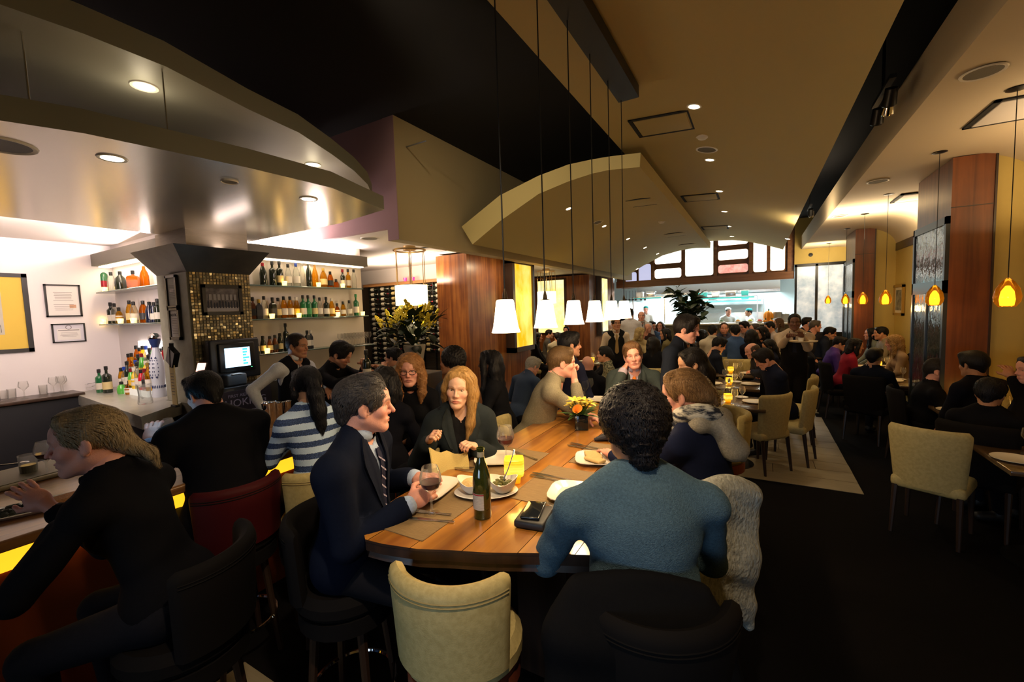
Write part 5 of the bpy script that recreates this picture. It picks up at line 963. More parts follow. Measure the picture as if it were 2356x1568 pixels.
# ---- head (local: x to the person's left... right-handed: x right, y forward, z up) ----
def head_geo(female=False,nose=1.0,jaw=1.0,wide=1.0,vox=.0042,open_=0,glass=False):
    j=jaw*(.90 if female else 1.0); w=wide*(.96 if female else 1.0)
    P=[EL((0,-.014,.030),(.075*w,.094,.086),k=.02),EL((0,.030,-.040),(.057*w,.060,.078),k=.03),EL((0,.058,.040),(.05*w,.034,.04),k=.03)]
    for s in (-1,1):
        P+=[C((s*.050*j*w,.0,-.055),(s*.020*j,.070,-.100),.019*j,.016*j,.03),EL((s*.040*w,.058,-.026),(.022,.022,.02),k=.025),C((s*.012,.088,.022),(s*.042*w,.072,.020),.0105 if not female else .008,.008,.014)]
    P+=[EL((0,.076,-.098),(.017*j,.016,.015),k=.02)]
    P+=[C((0,.086,.014),(0,.083+.026*nose,-.028),.0062 if female else .0075,.0088 if female else .0105,.012),C((-.0085,.092,-.034),(.0085,.092,-.034),.0075 if female else .0085,.0075 if female else .0085,.008)]
    for s in (-1,1): P+=[EL((s*(.0105 if female else .0125),.094,-.033),(.0065,.009,.0065),k=.006)]
    cuts=[EL((s*.031*w,.099,.001),(.0175 if female else .0165,.021,.0125),k=.010) for s in (-1,1)]
    P2=[EL((0,.0865,-.0605),(.024,.014,.0060 if female else .005),k=.006),EL((0,.0850,-.0710),(.020,.014,.0075 if female else .006),k=.006)]
    P2+=[EL((s*.026,.076,-.064),(.008,.010,.010),k=.012) for s in (-1,1)]
    for s in (-1,1):
        P2+=[C((s*.017*w,.0805,.0088),(s*.046*w,.0705,.0068),.0045,.0038,.004),C((s*.019*w,.0805,-.0085),(s*.043*w,.0715,-.0070),.0038,.0034,.005)]
        R=Matrix.Rotation(s*.35,3,'Z')@Matrix.Rotation(-.15,3,'X'); P2+=[EL((s*.077*w,-.010,-.006),(.008,.020,.031),R,.008),EL((s*.075*w,-.002,-.032),(.007,.009,.012),R,.008)]
    nr=.050 if female else .060
    P2+=[C((0,-.028,-.045),(0,-.045,-.24),nr,nr*1.04,.03)]
    m=[EL((0,.100,-.0655),(.020,.012,.0016),k=.004)]+[EL((s*.083*w,.004,-.004),(.006,.009,.016),k=.006) for s in (-1,1)]
    ey=[EL((s*.031*w,.0684,.001),(.0125,.0125,.0125),k=.001) for s in (-1,1)]
    # apply the socket cuts before lids and lips: two passes through one grid
    A=sdf_two(P,cuts,P2,m,vox)
    return A,ey
def sdf_two(P,c1,P2,c2,vox):
    allp=P+P2; lo=np.min([pb(p)[0] for p in allp],axis=0)-3*vox; hi=np.max([pb(p)[1] for p in allp],axis=0)+3*vox
    return sdf_mesh_seq([('u',P),('s',c1),('u',P2),('s',c2)],lo,hi,vox)
def sdf_mesh_seq(seq,lo,hi,vox):
    # re-use sdf_mesh by building the field step by step
    n=np.ceil((hi-lo)/vox).astype(int)+1; ax=[lo[i]+vox*np.arange(n[i],dtype=np.float32) for i in range(3)]; G=np.stack(np.meshgrid(*ax,indexing='ij'),-1); D=np.full(n,1.0,dtype=np.float32)
    for op,ps in seq:
        for p in ps:
            k=p[-1]; a,b=pb(p); i0=np.maximum(0,np.floor((a-k-2*vox-lo)/vox).astype(int)); i1=np.minimum(n,np.ceil((b+k+2*vox-lo)/vox).astype(int)+1); sl=tuple(slice(x,y) for x,y in zip(i0,i1)); A=D[sl]; d=prim_d(p,G[sl])
            if op=='u': h=np.clip(.5+.5*(A-d)/k,0,1); D[sl]=A+(d-A)*h-k*h*(1-h)
            else: d=-d; h=np.clip(.5-.5*(A-d)/k,0,1); D[sl]=A+(d-A)*h+k*h*(1-h)
    return field_mesh(D,lo,vox)
def field_mesh(D,lo,vox):
    n=np.array(D.shape); S=D<0; c=np.zeros(n-1,dtype=np.int8); offs=[(i,j,k) for i in (0,1) for j in (0,1) for k in (0,1)]
    for o in offs: c+=S[o[0]:n[0]-1+o[0],o[1]:n[1]-1+o[1],o[2]:n[2]-1+o[2]]
    I=np.argwhere((c>0)&(c<8))
    if len(I)==0: return np.zeros((0,3)),np.zeros((0,4),int)
    idx=np.full(n-1,-1,dtype=np.int64); idx[I[:,0],I[:,1],I[:,2]]=np.arange(len(I))
    vals=np.stack([D[I[:,0]+o[0],I[:,1]+o[1],I[:,2]+o[2]] for o in offs],1); P=np.zeros((len(I),3),dtype=np.float32); cnt=np.zeros(len(I),dtype=np.float32)
    for a in range(8):
        for b in range(a+1,8):
            df=[offs[b][q]-offs[a][q] for q in range(3)]
            if sum(abs(x) for x in df)!=1: continue
            va,vb=vals[:,a],vals[:,b]; m=(va<0)!=(vb<0); t=np.where(m,va/np.where(m,va-vb,1),0)
            P+=np.where(m[:,None],np.array(offs[a],dtype=np.float32)+t[:,None]*np.array(df,dtype=np.float32),0); cnt+=m
    Vt=lo+vox*(I+P/np.maximum(cnt,1)[:,None]); F=[]
    for d in range(3):
        u,v=(d+1)%3,(d+2)%3; sa=[slice(1,-1)]*3; sb=[slice(1,-1)]*3; sa[d]=slice(0,-1); sb[d]=slice(1,None)
        A,B=S[tuple(sa)],S[tuple(sb)]; E=np.argwhere(A!=B)
        if len(E)==0: continue
        ins=A[E[:,0],E[:,1],E[:,2]]; E=E.copy()
        for q in (u,v): E[:,q]+=1
        def cell(du,dv): e=E.copy(); e[:,u]-=du; e[:,v]-=dv; return idx[e[:,0],e[:,1],e[:,2]]
        q=np.stack([cell(1,1),cell(0,1),cell(0,0),cell(1,0)],1); q[~ins]=q[~ins][:,::-1]; F.append(q)
    F=np.concatenate(F); return Vt,F[(F>=0).all(1)]
def ss(x,a,b): t=np.clip((x-a)/(b-a),0,1); return t*t*(3-2*t)
HEADS={}
def head_parts(key):
    """cached local head chunks: verts, quads, blend masks"""
    if key in HEADS: return HEADS[key]
    female,nose,jaw,wide,vox=key; (V,F),ey=head_geo(female,nose,jaw,wide,vox)
    x,y,z=V[:,0],V[:,1],V[:,2]; w=wide*(.96 if female else 1)
    lips=(1-ss(np.sqrt((x/.0235)**2+((z+.0655)/.0105)**2),.8,1.1))*(y>.072)
    u=np.abs(np.abs(x)/w-.031)/.019; bz=z-(.0265-.006*u*u); brow=(1-ss(np.abs(bz)/(.0038 if female else .0055),.6,1.3))*(1-ss(u,.85,1.15))*(y>.055)
    blush=np.exp(-(((np.abs(x)-.042)/.02)**2+((z+.028)/.018)**2))*(y>.03)+np.exp(-((x/.014)**2+((z+.03)/.012)**2))*(y>.09)*.8
    beard=ss(-z,.05,.075)*(1-ss(-z,.105,.14))*ss(y,.0,.03)*(1-lips)
    lash=(1-ss(np.sqrt(((np.abs(x)/w-.031)/.0175)**2+((z-.0035)/.0045)**2),.75,1.1))*(y>.06)
    ch=[]
    for e in ey:
        c=e[1]; n1,n2=14,10; vs=[];
        for i in range(n2+1):
            a=PI*i/n2*.999+.0005
            for k in range(n1): vs.append((c[0]+.0124*math.sin(a)*math.cos(2*PI*k/n1),c[1]+.0124*math.cos(a),c[2]+.0124*math.sin(a)*math.sin(2*PI*k/n1)))
        fs=[(i*n1+k,(i+1)*n1+k,(i+1)*n1+(k+1)%n1,i*n1+(k+1)%n1) for i in range(n2) for k in range(n1)]; ch.append((np.array(vs,dtype=np.float32),np.array(fs)))
    HEADS[key]=(V,F,lips,brow,blush,beard,lash,ch); return HEADS[key]
HANDS={}
def hand_geo(curl,thumb,vox):
    key=(curl,thumb,vox)
    if key in HANDS: return HANDS[key]
    P=[EL((0,.046,0),(.040,.050,.0155),k=.015),C((0,-.03,0),(0,.02,0),.026,.026,.02),EL((.026,.03,-.008),(.018,.03,.016),k=.015)]
    for x,L,spread in ((-.030,.058,-.10),(-.0105,.072,-.03),(.0105,.078,.03),(.030,.070,.10)):
        p=np.array((x,.086,0.)); a=0.; 
        for s,q,r0,r1 in ((0,.45,.0092,.0085),(1,.32,.0085,.0078),(2,.23,.0076,.0066)):
            a+=curl*(.8,1.0,.7)[s]; d=np.array((spread*math.cos(a),math.cos(a),-math.sin(a))); e=p+d*L*q*1.05; P.append(C(p,e,r0,r1,.006)); p=e
    t0=np.array((.030,.022,-.006)); t1=t0+np.array((.030,.030,-.012-.010*thumb)); t2=t1+np.array((.004-.012*thumb,.030,-.010-.016*thumb)); P+=[C(t0,t1,.0125,.0105,.01),C(t1,t2,.0102,.0085,.006)]
    HANDS[key]=sdf_mesh(P,vox); return HANDS[key]
def basis(f,up):
    f=f/np.linalg.norm(f); r=np.cross(f,up); r/=np.linalg.norm(r); return r,f,np.cross(r,f)
def dirdeg(a): return np.array((math.cos(a*D2R),math.sin(a*D2R),0.))
def frame3(yaw,pitch=0,roll=0):
    """columns right, forward, up; pitch>0 looks down, roll>0 tilts to the person's right"""
    f=dirdeg(yaw); up=np.array((0,0,1.)); r,f,u=basis(f,up); c,s=math.cos(pitch*D2R),math.sin(pitch*D2R); f2=c*f-s*u; u2=c*u+s*f
    c,s=math.cos(roll*D2R),math.sin(roll*D2R); r3=c*r-s*u2; u3=c*u2+s*r; return np.stack([r3,f2,u3],1)
CLOTH={}
def cloth(col,rough=.85,kind='plain',c2=None):
    key=(tuple(col),kind)
    if key in CLOTH: return CLOTH[key]
    nm='cloth_%s_%02d'%(kind,len(CLOTH))
    if kind=='plain': m=mat(nm,col,rough,noise=(tuple(c*.72 for c in col),90,.6),bump=.12,bscale=600,spec=.2 if max(col)>.05 else .06)
    elif kind=='knit': m=mat(nm,col,.95,noise=(tuple(c*.55 for c in col),130,.5),bump=.45,bscale=260,spec=.1)
    elif kind=='stripe':
        m=mat(nm,col,.9,bump=.3,bscale=300,spec=.2); nt=m.node_tree; N=nt.nodes; L=nt.links; tc=N.new('ShaderNodeTexCoord'); sp=N.new('ShaderNodeSeparateXYZ'); L.new(tc.outputs['Object'],sp.inputs[0])
        n=N.new('ShaderNodeTexNoise'); n.inputs['Scale'].default_value=90; a=N.new('ShaderNodeMath'); a.operation='MULTIPLY_ADD'; a.inputs[1].default_value=.012; L.new(n.outputs[0],a.inputs[0]); L.new(sp.outputs['Z'],a.inputs[2])
        b=N.new('ShaderNodeMath'); b.operation='MULTIPLY'; b.inputs[1].default_value=1/.073; L.new(a.outputs[0],b.inputs[0]); f=N.new('ShaderNodeMath'); f.operation='FRACT'; L.new(b.outputs[0],f.inputs[0])
        g=N.new('ShaderNodeMath'); g.operation='GREATER_THAN'; g.inputs[1].default_value=.48; L.new(f.outputs[0],g.inputs[0])
        n2=N.new('ShaderNodeTexNoise'); n2.inputs['Scale'].default_value=160; r=N.new('ShaderNodeValToRGB'); r.color_ramp.elements[0].color=(*c2,1); r.color_ramp.elements[1].color=(*[min(1,c*4) for c in c2],1); r.color_ramp.elements[0].position=.5; r.color_ramp.elements[1].position=.75; L.new(n2.outputs[0],r.inputs[0])
        mx=N.new('ShaderNodeMix'); mx.data_type='RGBA'; L.new(g.outputs[0],mx.inputs[0]); L.new(r.outputs[0],mx.inputs[6]); mx.inputs[7].default_value=(*col,1); L.new(mx.outputs[2],N['Principled BSDF'].inputs['Base Color'])
    elif kind in ('mesh','print'): m=mat(nm,col,.9,noise=(c2,60 if kind=='mesh' else 38,.12),bump=.8,bscale=90,spec=.15)
    CLOTH[key]=m; return m
HAIRM={}
def hairmat(col,col2=None,rough=.5):
    k=(tuple(col),tuple(col2 or col))
    if k not in HAIRM: HAIRM[k]=mat('hair_%02d'%len(HAIRM),col,rough,noise=(col2 or tuple(c*.5 for c in col),4,.5),bump=.5,bscale=2.6,spec=.25,stretch=(60,60,9))
    return HAIRM[k]
def fold(amp,seed):
    r=np.random.RandomState(seed); A=[(r.randn(3)*np.array((1,1,1.6))*16,r.rand()*6.3) for _ in range(4)]
    def f(G): 
        s=0
        for w,ph in A: s=s+np.sin(G@w.astype(np.float32)+ph)
        return (amp*.5*s).astype(np.float32)
    return f
SKIN={'fair':(.70,.42,.30),'pale':(.62,.36,.26),'warm':(.58,.29,.18),'pink':(.66,.32,.24),'tan':(.42,.20,.11),'brown':(.16,.07,.04),'olive':(.46,.25,.15)}
def hair_prims(style,w=1.0):
    P=[]; cuts=[]; pl=[]
    face=EL((0,.132,-.018),(.078*w,.084,.112),k=.012); ears=[EL((s*.088,-.004,-.020),(.026,.030,.036),k=.01) for s in (-1,1)]; low=EL((0,.04,-.16),(.14,.12,.10),k=.015)
    if style in ('short','crop','thick','slick'):
        g={'short':.006,'crop':.001,'thick':.014,'slick':.008}[style]
        P=[EL((0,-.018,.036),(.080*w+g,.100+g,.090+g),k=.02),C((0,-.070,-.01),(0,-.074,-.055),.045+g*.5,.030,.03)]
        if style in ('short','thick'): P+=[C((-.045,.050,.092),(.045,.048,.097),.018+g,.021+g,.03)]
        if style=='slick': P+=[C((-.04,.03,.105),(.04,.02,.108),.028,.032,.03),C((0,-.08,.04),(0,-.085,-.045),.055,.040,.03)]; cuts+=[EL((0,.140,.02),(.086*w,.096,.116),k=.012)]
        for s in (-1,1): P+=[C((s*.074*w,.020,.01),(s*.077*w,.012,-.022),.009,.006,.012)]
        cuts=[face,low]+ears
    elif style=='receding':
        P=[EL((0,-.022,.032),(.082*w,.099,.088),k=.02),C((0,-.07,-.01),(0,-.074,-.055),.046,.030,.03)]; cuts=[EL((0,.140,.005),(.078*w,.088,.120),k=.012),low]+ears
    elif style=='fringe':
        P=[EL((0,-.022,.020),(.083*w,.100,.080),k=.02),C((0,-.07,-.01),(0,-.074,-.055),.048,.032,.03)]; cuts=[EL((0,.10,.02),(.085,.10,.12),k=.01),EL((0,.0,.10),(.072,.1,.06),k=.01),low]+ears
    elif style=='afro':
        P=[EL((0,-.030,.045),(.112*w,.118,.112),k=.02),C((0,-.07,-.01),(0,-.078,-.075),.068,.045,.03)]; cuts=[EL((0,.135,-.045),(.078*w,.080,.10),k=.012),EL((0,.06,-.18),(.12,.12,.11),k=.015)]
    elif style=='updo':
        P=[EL((0,-.018,.040),(.084*w,.106,.094),k=.02),C((0,-.05,.03),(0,-.095,.0),.06,.050,.03),EL((0,-.122,-.012),(.036,.032,.034),k=.015),C((0,-.125,-.02),(.01,-.15,-.06),.022,.006,.015),C((-.05,.046,.094),(.05,.044,.096),.022,.022,.03)]
        for s in (-1,1): P+=[C((s*.07,.035,.05),(s*.078,.012,-.01),.018,.012,.02)]
        cuts=[face,low]+[EL((s*.092,.0,-.022),(.022,.024,.030),k=.008) for s in (-1,1)]
    elif style=='lowtail':
        P=[EL((0,-.018,.036),(.081*w,.101,.089),k=.02),EL((0,-.085,-.02),(.05,.04,.045),k=.03),C((0,-.11,-.05),(.0,-.165,-.10),.034,.020,.02),C((0,-.165,-.10),(.0,-.18,-.16),.020,.006,.02),C((-.045,.048,.092),(.045,.046,.096),.020,.020,.03)]
        cuts=[face,low]+[EL((s*.092,.0,-.022),(.022,.024,.030),k=.008) for s in (-1,1)]
    elif style=='ponytail':
        P=[EL((0,-.020,.040),(.084*w,.106,.092),k=.02),EL((0,-.118,.02),(.030,.03,.03),k=.02)]
        pts=[(0,-.12,.02),(.01,-.145,-.06),(.02,-.14,-.16),(.03,-.12,-.25),(.025,-.115,-.33)]; rs=[.036,.042,.040,.028,.008]
        P+=[C(pts[i],pts[i+1],rs[i],rs[i+1],.02) for i in range(4)]; P+=[C((-.05,.05,.088),(.05,.05,.088),.022,.022,.03)]+[C((s*.07,.02,.02),(s*.08,-.02,-.05),.02,.02,.03) for s in (-1,1)]; cuts=[face,EL((0,.05,-.16),(.10,.11,.10),k=.015)]
    elif style=='longback':
        P=[EL((0,-.022,.038),(.087*w,.108,.096),k=.02),C((0,-.075,.0),(0,-.10,-.12),.062,.060,.03),C((0,-.10,-.12),(0,-.085,-.30),.060,.030,.03),C((-.05,-.07,-.06),(-.06,-.075,-.26),.045,.02,.03),C((.05,-.07,-.06),(.06,-.075,-.26),.045,.02,.03),C((-.045,.050,.092),(.045,.050,.092),.020,.020,.03)]
        cuts=[EL((0,.122,-.018),(.086*w,.094,.114),k=.012),EL((0,.06,-.14),(.12,.10,.11),k=.015)]+[EL((s*.092,.004,-.03),(.022,.024,.034),k=.008) for s in (-1,1)]
    else: # long / bob / curly shoulder hair
        L={'long':.27,'bob':.09,'curly':.16,'waves':.24}[style]; g=.006 if style!='curly' else .020
        P=[EL((0,-.022,.036),(.082*w+g,.104+g*.7,.090+g*.6),k=.02),C((-.04,.050,.090),(.04,.050,.090),.020,.020,.03)]
        for s in (-1,1):
            a=[(s*.068*w,.045,.055),(s*.086*w,.028,-.02),(s*.090,.018,-.09),(s*.088,.03,-.09-L*.55),(s*.078,.045,-.09-L)]; rr=[.018,.021+g*.5,.023+g*.6,.024+g*.4,.008]
            m=5 if L>.12 else 4
            if style=='waves' and s>0: a=[(.066*w,.030,.06),(.082*w,.012,-.01),(.080,-.03,-.08),(.065,-.06,-.17)]; rr=[.020,.024,.030,.010]; m=4
            P+=[C(a[i],a[i+1],rr[i],rr[i+1],.02) for i in range(m-1)]
            a=[(s*.06,-.07,.03),(s*.07,-.075,-.06),(s*.065,-.075,-.07-L*.6),(s*.05,-.07,-.07-L)]; rr=[.04,.045,.040,.012]; P+=[C(a[i],a[i+1],rr[i],rr[i+1],.03) for i in range(3)]
        P+=[C((0,-.085,.0),(0,-.09,-.07-L*.8),.045,.03,.03)]; cuts=[EL((.008,.140,-.016),(.074*w,.090,.116),k=.014),EL((0,.09,-.14),(.060,.10,.12),k=.02)]
    return P,cuts
def hair_disp(style,seed):
    r=np.random.RandomState(seed); curly=style in ('afro','curly'); 
    ws=[(r.randn(3)*(np.array((150,150,150)) if curly else np.array((170,120,26))),r.rand()*6.3) for _ in range(5)]; amp=.0042 if curly else .0026
    def f(G):
        q=G+.006*np.sin(G[...,[2,0,1]]*60); s=0
        for w,ph in ws: s=s+np.sin(q@w.astype(np.float32)+ph)
        return (amp*.55*s).astype(np.float32)
    return f
HAIRG={}
def hair_geo(style,vox,seed=1):
    k=(style,vox,seed)
    if k not in HAIRG:
        P,c=hair_prims(style); HAIRG[k]=sdf_mesh(P,vox,c,disp=hair_disp(style,seed) if vox<.008 else None)
    return HAIRG[k]
def ik(S,T,l1,l2,pole):
    d=T-S; L=np.linalg.norm(d); Lm=min(L,(l1+l2)*.995); d=d/L; T=S+d*Lm; a=(l1*l1-l2*l2+Lm*Lm)/(2*Lm); h=math.sqrt(max(1e-6,l1*l1-a*a)); p=pole-d*(pole@d); p/=np.linalg.norm(p); return S+d*a+p*h,T

STR={}
def strands(style,n,seed,L=.055,w=.0011):
    """thin hair ribbons combed over the hair shell, local head space"""
    key=(style,n,seed,L)
    if key in STR: return STR[key]
    V,F=hair_geo(style,.0055,seed); P,cuts=hair_prims(style); r=np.random.RandomState(seed+40)
    idx=r.randint(0,len(V),n); p=V[idx].astype(np.float64); pts=[p.copy()]; nrm=None
    back=style in ('short','crop','thick','slick','receding','fringe','updo','ponytail','longback','lowtail'); seg=5
    def grad(x):
        e=.002; return np.stack([field_pts(P,x+np.eye(3)[i]*e)-field_pts(P,x-np.eye(3)[i]*e) for i in range(3)],1)/(2*e)
    jit=r.randn(n,3)*(.55 if style in ('afro','curly') else .16)
    for k in range(seg):
        g=grad(p); g/=np.linalg.norm(g,axis=1)[:,None]+1e-9
        if back: d=np.stack([np.sign(p[:,0])*.25*(p[:,2]<.06),-np.ones(n)*np.clip((p[:,2]+.02)/.06,.25,1),-.9*np.clip((.10-p[:,2])/.07,0,1.2)],1)
        else: d=np.stack([np.sign(p[:,0])*.5*(p[:,2]>.06),-.25*(p[:,2]>.05)*np.ones(n),-np.ones(n)*np.clip((.14-p[:,2])/.04,.2,1)],1)
        d=d+jit+(.5*np.sin(pts[0][:,[2,0,1]]*400+k*1.3) if style in ('afro','curly') else 0); d=d-g*(d*g).sum(1)[:,None]; d/=np.linalg.norm(d,axis=1)[:,None]+1e-9
        q=p+d*L/seg; q=q-g*(field_pts(P,q)-.0018-.0012*(k+1)*r.rand(n))[:,None]; pts.append(q); nrm=g; p=q
    pts=np.stack(pts,1); t=np.gradient(pts,axis=1); t/=np.linalg.norm(t,axis=2)[...,None]+1e-9; sd=np.cross(t,np.repeat(nrm[:,None],seg+1,1)); sd/=np.linalg.norm(sd,axis=2)[...,None]+1e-9
    ww=w*np.array([.7,1,1,.9,.6,.15])[None,:,None]; A=pts-sd*ww; B=pts+sd*ww; Vt=np.stack([A,B],2).reshape(-1,3); base=(np.arange(n)*(seg+1)*2)[:,None]; o=np.arange(seg)*2; Fq=np.stack([base+o,base+o+1,base+o+3,base+o+2],-1).reshape(-1,4)
    ok=np.ones(n,bool)
    for c in cuts:
        for j in (0,3,seg): ok&=prim_d(c,pts[:,j].astype(np.float32))>-.004
    Fq=Fq.reshape(n,seg,4)[ok].reshape(-1,4); STR[key]=(Vt.astype(np.float32),Fq); return STR[key]
# ---------------- the person builder ----------------
NP=[0]
def person(label,head,face=0,hf=None,hp=0,hr=0,lean=8,side=0,sex='m',skin='warm',hair=('short',(.05,.03,.02)),hs=1.0,sit=None,top=('plain',(.1,.1,.1)),shirt=None,tie=None,jacket=None,vest=None,trousers=(.012,.012,.016),
           L=None,R=None,pl=None,pr=None,hero=0,curlL=.35,curlR=.35,thumb=.5,collar=None,stand=False,lips=(.40,.13,.11),brow=None,beard=None,glasses=False,nose=1.0,jaw=1.0,wide=1.0,eye=(.10,.06,.03),gaze=0,apron=None,sleeve=.93,neckcut=True,legs=True,group=None,headpos=None,twist=0,hatc=None,palmL=None,palmR=None,bulk=1.0,scarf=None,handvox=None,drop=0):
    """head=(pixel x, pixel y, depth) of the head centre; arms L, R are wrist targets (world) or None for resting on the lap"""
    fem=sex=='f'; hf=face if hf is None else hf; seed=NP[0]+3; NP[0]+=1
    Hc=np.array(headpos if headpos is not None else at(head[0],head[1],t=head[2]),dtype=np.float64)
    hv=.0040 if hero>=2 else .0055 if hero==1 else .0085; bv=.011 if hero>=2 else .014 if hero==1 else .024
    HM=frame3(hf,hp,hr); tf=dirdeg(face); z3=np.array((0,0,1.)); tu=z3*math.cos(lean*D2R)+tf*math.sin(lean*D2R)
    r0=np.cross(tf,z3); tu=tu*math.cos(side*D2R)+r0*math.sin(side*D2R); tr,tfw,tu=basis(tf-tu*(tf@tu),tu)
    N=Hc-HM[:,2]*.078*hs-tu*.068*hs-HM[:,1]*.035*hs; sw=(.152 if fem else .178)*hs*bulk
    if sit is None and not stand: sit=.775
    if stand: Lt=.52*hs
    else: Lt=float(np.clip((N[2]-(sit+.09))/max(.4,tu[2]),.40,.62))
    Pv=N-tu*Lt
    if not stand: Pv[2]=max(Pv[2],sit+.085)
    S={}; 
    for nm,s in (('L',-1),('R',1)): S[nm]=N-tu*(.085+drop)*hs+tr*s*sw
    wr={}
    lu,lf=(.265,.235) if fem else (.285,.255); lu*=hs; lf*=hs; el={}
    for nm,s,T,po in (('L',-1,L,pl),('R',1,R,pr)):
        if T is None: T=(Pv+tf*.32+tr*s*.10+z3*.07) if not stand else (S[nm]-z3*.52*hs+tr*s*.05+tf*.06)
        po=(-z3*.8+tr*s*.7-tf*.25) if po is None else np.array(po,dtype=float)
        el[nm],wr[nm]=ik(S[nm],np.array(T,dtype=float),lu,lf,po)
    hips={nm:Pv+tr*s*.088-tu*.02 for nm,s in (('L',-1),('R',1))}; kn={}; an={}
    for nm,s in (('L',-1),('R',1)):
        if stand:
            kn[nm]=hips[nm]*.5+np.array((hips[nm][0],hips[nm][1],.0))*.5+tf*.03; kn[nm][2]=hips[nm][2]*.53; an[nm]=kn[nm]-tf*.05; an[nm][2]=.08
        else:
            kn[nm]=hips[nm]+tf*.42+tr*s*.05; kn[nm][2]=hips[nm][2]-(.02 if sit<.6 else .10); an[nm]=kn[nm]-tf*(.04); an[nm][2]=max(.08,kn[nm][2]-.42)
    b=bulk
    RT=np.stack([tr,tfw,tu],1)
    if fem: TP=[EL(N-tu*.17+tfw*.0,(.130*b,.088*b,.17),RT,.04),EL(N-tu*.35+tfw*.005,(.115*b,.090*b,.15),RT,.05),EL(Pv+tu*.01,(.158*b,.115*b,.12),RT,.05)]+[EL(N-tu*.20+tfw*.068+tr*s*.062,(.058,.05,.058),RT,.03) for s in (-1,1)]
    else: TP=[EL(N-tu*.17,(.155*b,.102*b,.18),RT,.04),EL(N-tu*.35+tfw*.012,(.140*b,.112*b,.16),RT,.05),EL(Pv+tu*.01,(.158*b,.118*b,.12),RT,.05)]
    sr=.050 if fem else .058
    SH=[C(S['L'],S['R'],sr,sr,.04)]+[C(N+tu*.022+tr*s*.02,N-tu*(.072+drop)+tr*s*sw*.78,.050,.050,.04) for s in (-1,1)]
    ar=(.043,.036,.025) if fem else (.052,.043,.030)
    def arms(f=1.0,g=0):
        o=[]
        for nm in ('L','R'): o+=[C(S[nm],el[nm],ar[0]+g,ar[1]+g,.03),C(el[nm],el[nm]+(wr[nm]-el[nm])*f,ar[1]+g,ar[1]*(1-f)+ar[2]*f+g*1.1,.015)]
        return o
    LG=[]
    for nm in ('L','R'): LG+=[C(hips[nm],kn[nm],.080*b,.055,.04),C(kn[nm],an[nm],.054,.036,.02)]
    root=thing('person',label,'person',(Hc[0],Hc[1],0 if (stand or True) else 0),0,group); rl=np.array((Hc[0],Hc[1],0.))
    def out(name,chunks,m,par=root):
        o=bpy.data.objects.new(name,np_mesh(name,[(c[0]-rl,c[1],c[2]) for c in chunks],m)); COL.objects.link(o); o.parent=par; return o
    sk=np.array(SKIN[skin]); hc=np.array(hair[1])
    # --- body: head, neck, torso core, hands
    key=(fem,nose,jaw,wide,hv); V,F,lp,br,bl,bd,la,ey=head_parts(key); sc=hs
    def tohead(v): return (v*sc)@HM.T.astype(np.float32)+Hc
    col=np.broadcast_to(sk,(len(V),3)).copy()
    col=col*(1-.22*bl[:,None]*np.array((0,.8,.6))); lipc=np.array(lips)*(1 if skin not in('brown',) else .5); col=col*(1-.75*lp[:,None])+lipc*.75*lp[:,None]
    bc=np.array(brow if brow is not None else hc*.8); kb=.45 if fem else .65; kl=.35 if fem else .3; col=col*(1-kb*br[:,None])+bc*kb*br[:,None]; col=col*(1-kl*la[:,None])+np.array((.03,.015,.01))*kl*la[:,None]
    if beard is not None: col=col*(1-beard[1]*bd[:,None])+np.array(beard[0])*beard[1]*bd[:,None]
    ch=[(tohead(V),F,col)]
    for v,f in ey:
        c=v.mean(0); d=v-c; g=np.array((math.sin(gaze*D2R),math.cos(gaze*D2R),-.05)); g/=np.linalg.norm(g); q=np.arccos(np.clip(d@g/np.linalg.norm(d,axis=1),-1,1)); cc=np.where(q[:,None]<.20,(.005,.005,.005),np.where(q[:,None]<.50,eye,(.62,.58,.54))); ch.append((tohead(v),f,cc))
    for nm,s,cu,pm_ in (('L',-1,curlL,palmL),('R',1,curlR,palmR)):
        hvv=handvox or (.004 if hero>=2 else .0055 if hero==1 else .009); v,f=hand_geo(cu,thumb,hvv); 
        y=wr[nm]-el[nm]; y/=np.linalg.norm(y); up=np.array(pm_ if pm_ is not None else (0,0,1.)); x=np.cross(y,up); x/=np.linalg.norm(x); zz=np.cross(x,y)
        # x axis points to the thumb: mirror for the right hand
        v=v*np.array((1 if nm=='R' else 1,1,1)); 
        if nm=='R': M=np.stack([-x,y,zz],1); f=f[:,::-1]
        else: M=np.stack([x,y,zz],1)
        k=(.86 if fem else .98)*hs; ch.append(((v*k)@M.T+wr[nm]+y*.02,f,sk*np.array((1,.93,.9))))
    core=TP+SH+arms(1.0); lg=LG if legs else []
    v,f=sdf_mesh(core+lg+[C(N-tu*.03,N+HM[:,2]*.05,.054,.052,.02)],max(bv,.016)); ch.append((v,f,sk))
    out('body',ch,SKINM)
    # --- hair
    hair_obj=None
    if hair[0]!='bald':
        v,f=hair_geo(hair[0],.0055 if hero>=1 else .009,seed if hero>=1 else 1); hair_obj=out('hair',[(tohead(v*(wide*(.96 if fem else 1)*.5+.5)),f,None)],hairmat(hair[1],hair[2] if len(hair)>2 else None))
        if hero>=1:
            v,f=strands(hair[0],2600 if hero>=2 else 1000,seed,L={'waves':.10,'long':.10,'curly':.06,'afro':.035,'ponytail':.08,'longback':.09}.get(hair[0],.05),w=.0011 if hero>=2 else .0016); o=out('hair_strands',[(tohead(v*(wide*(.96 if fem else 1)*.5+.5)),f,None)],hairmat(tuple(min(1,c*1.35+.003) for c in hair[1]),hair[2] if len(hair)>2 else None),hair_obj); o['kind']='stuff'
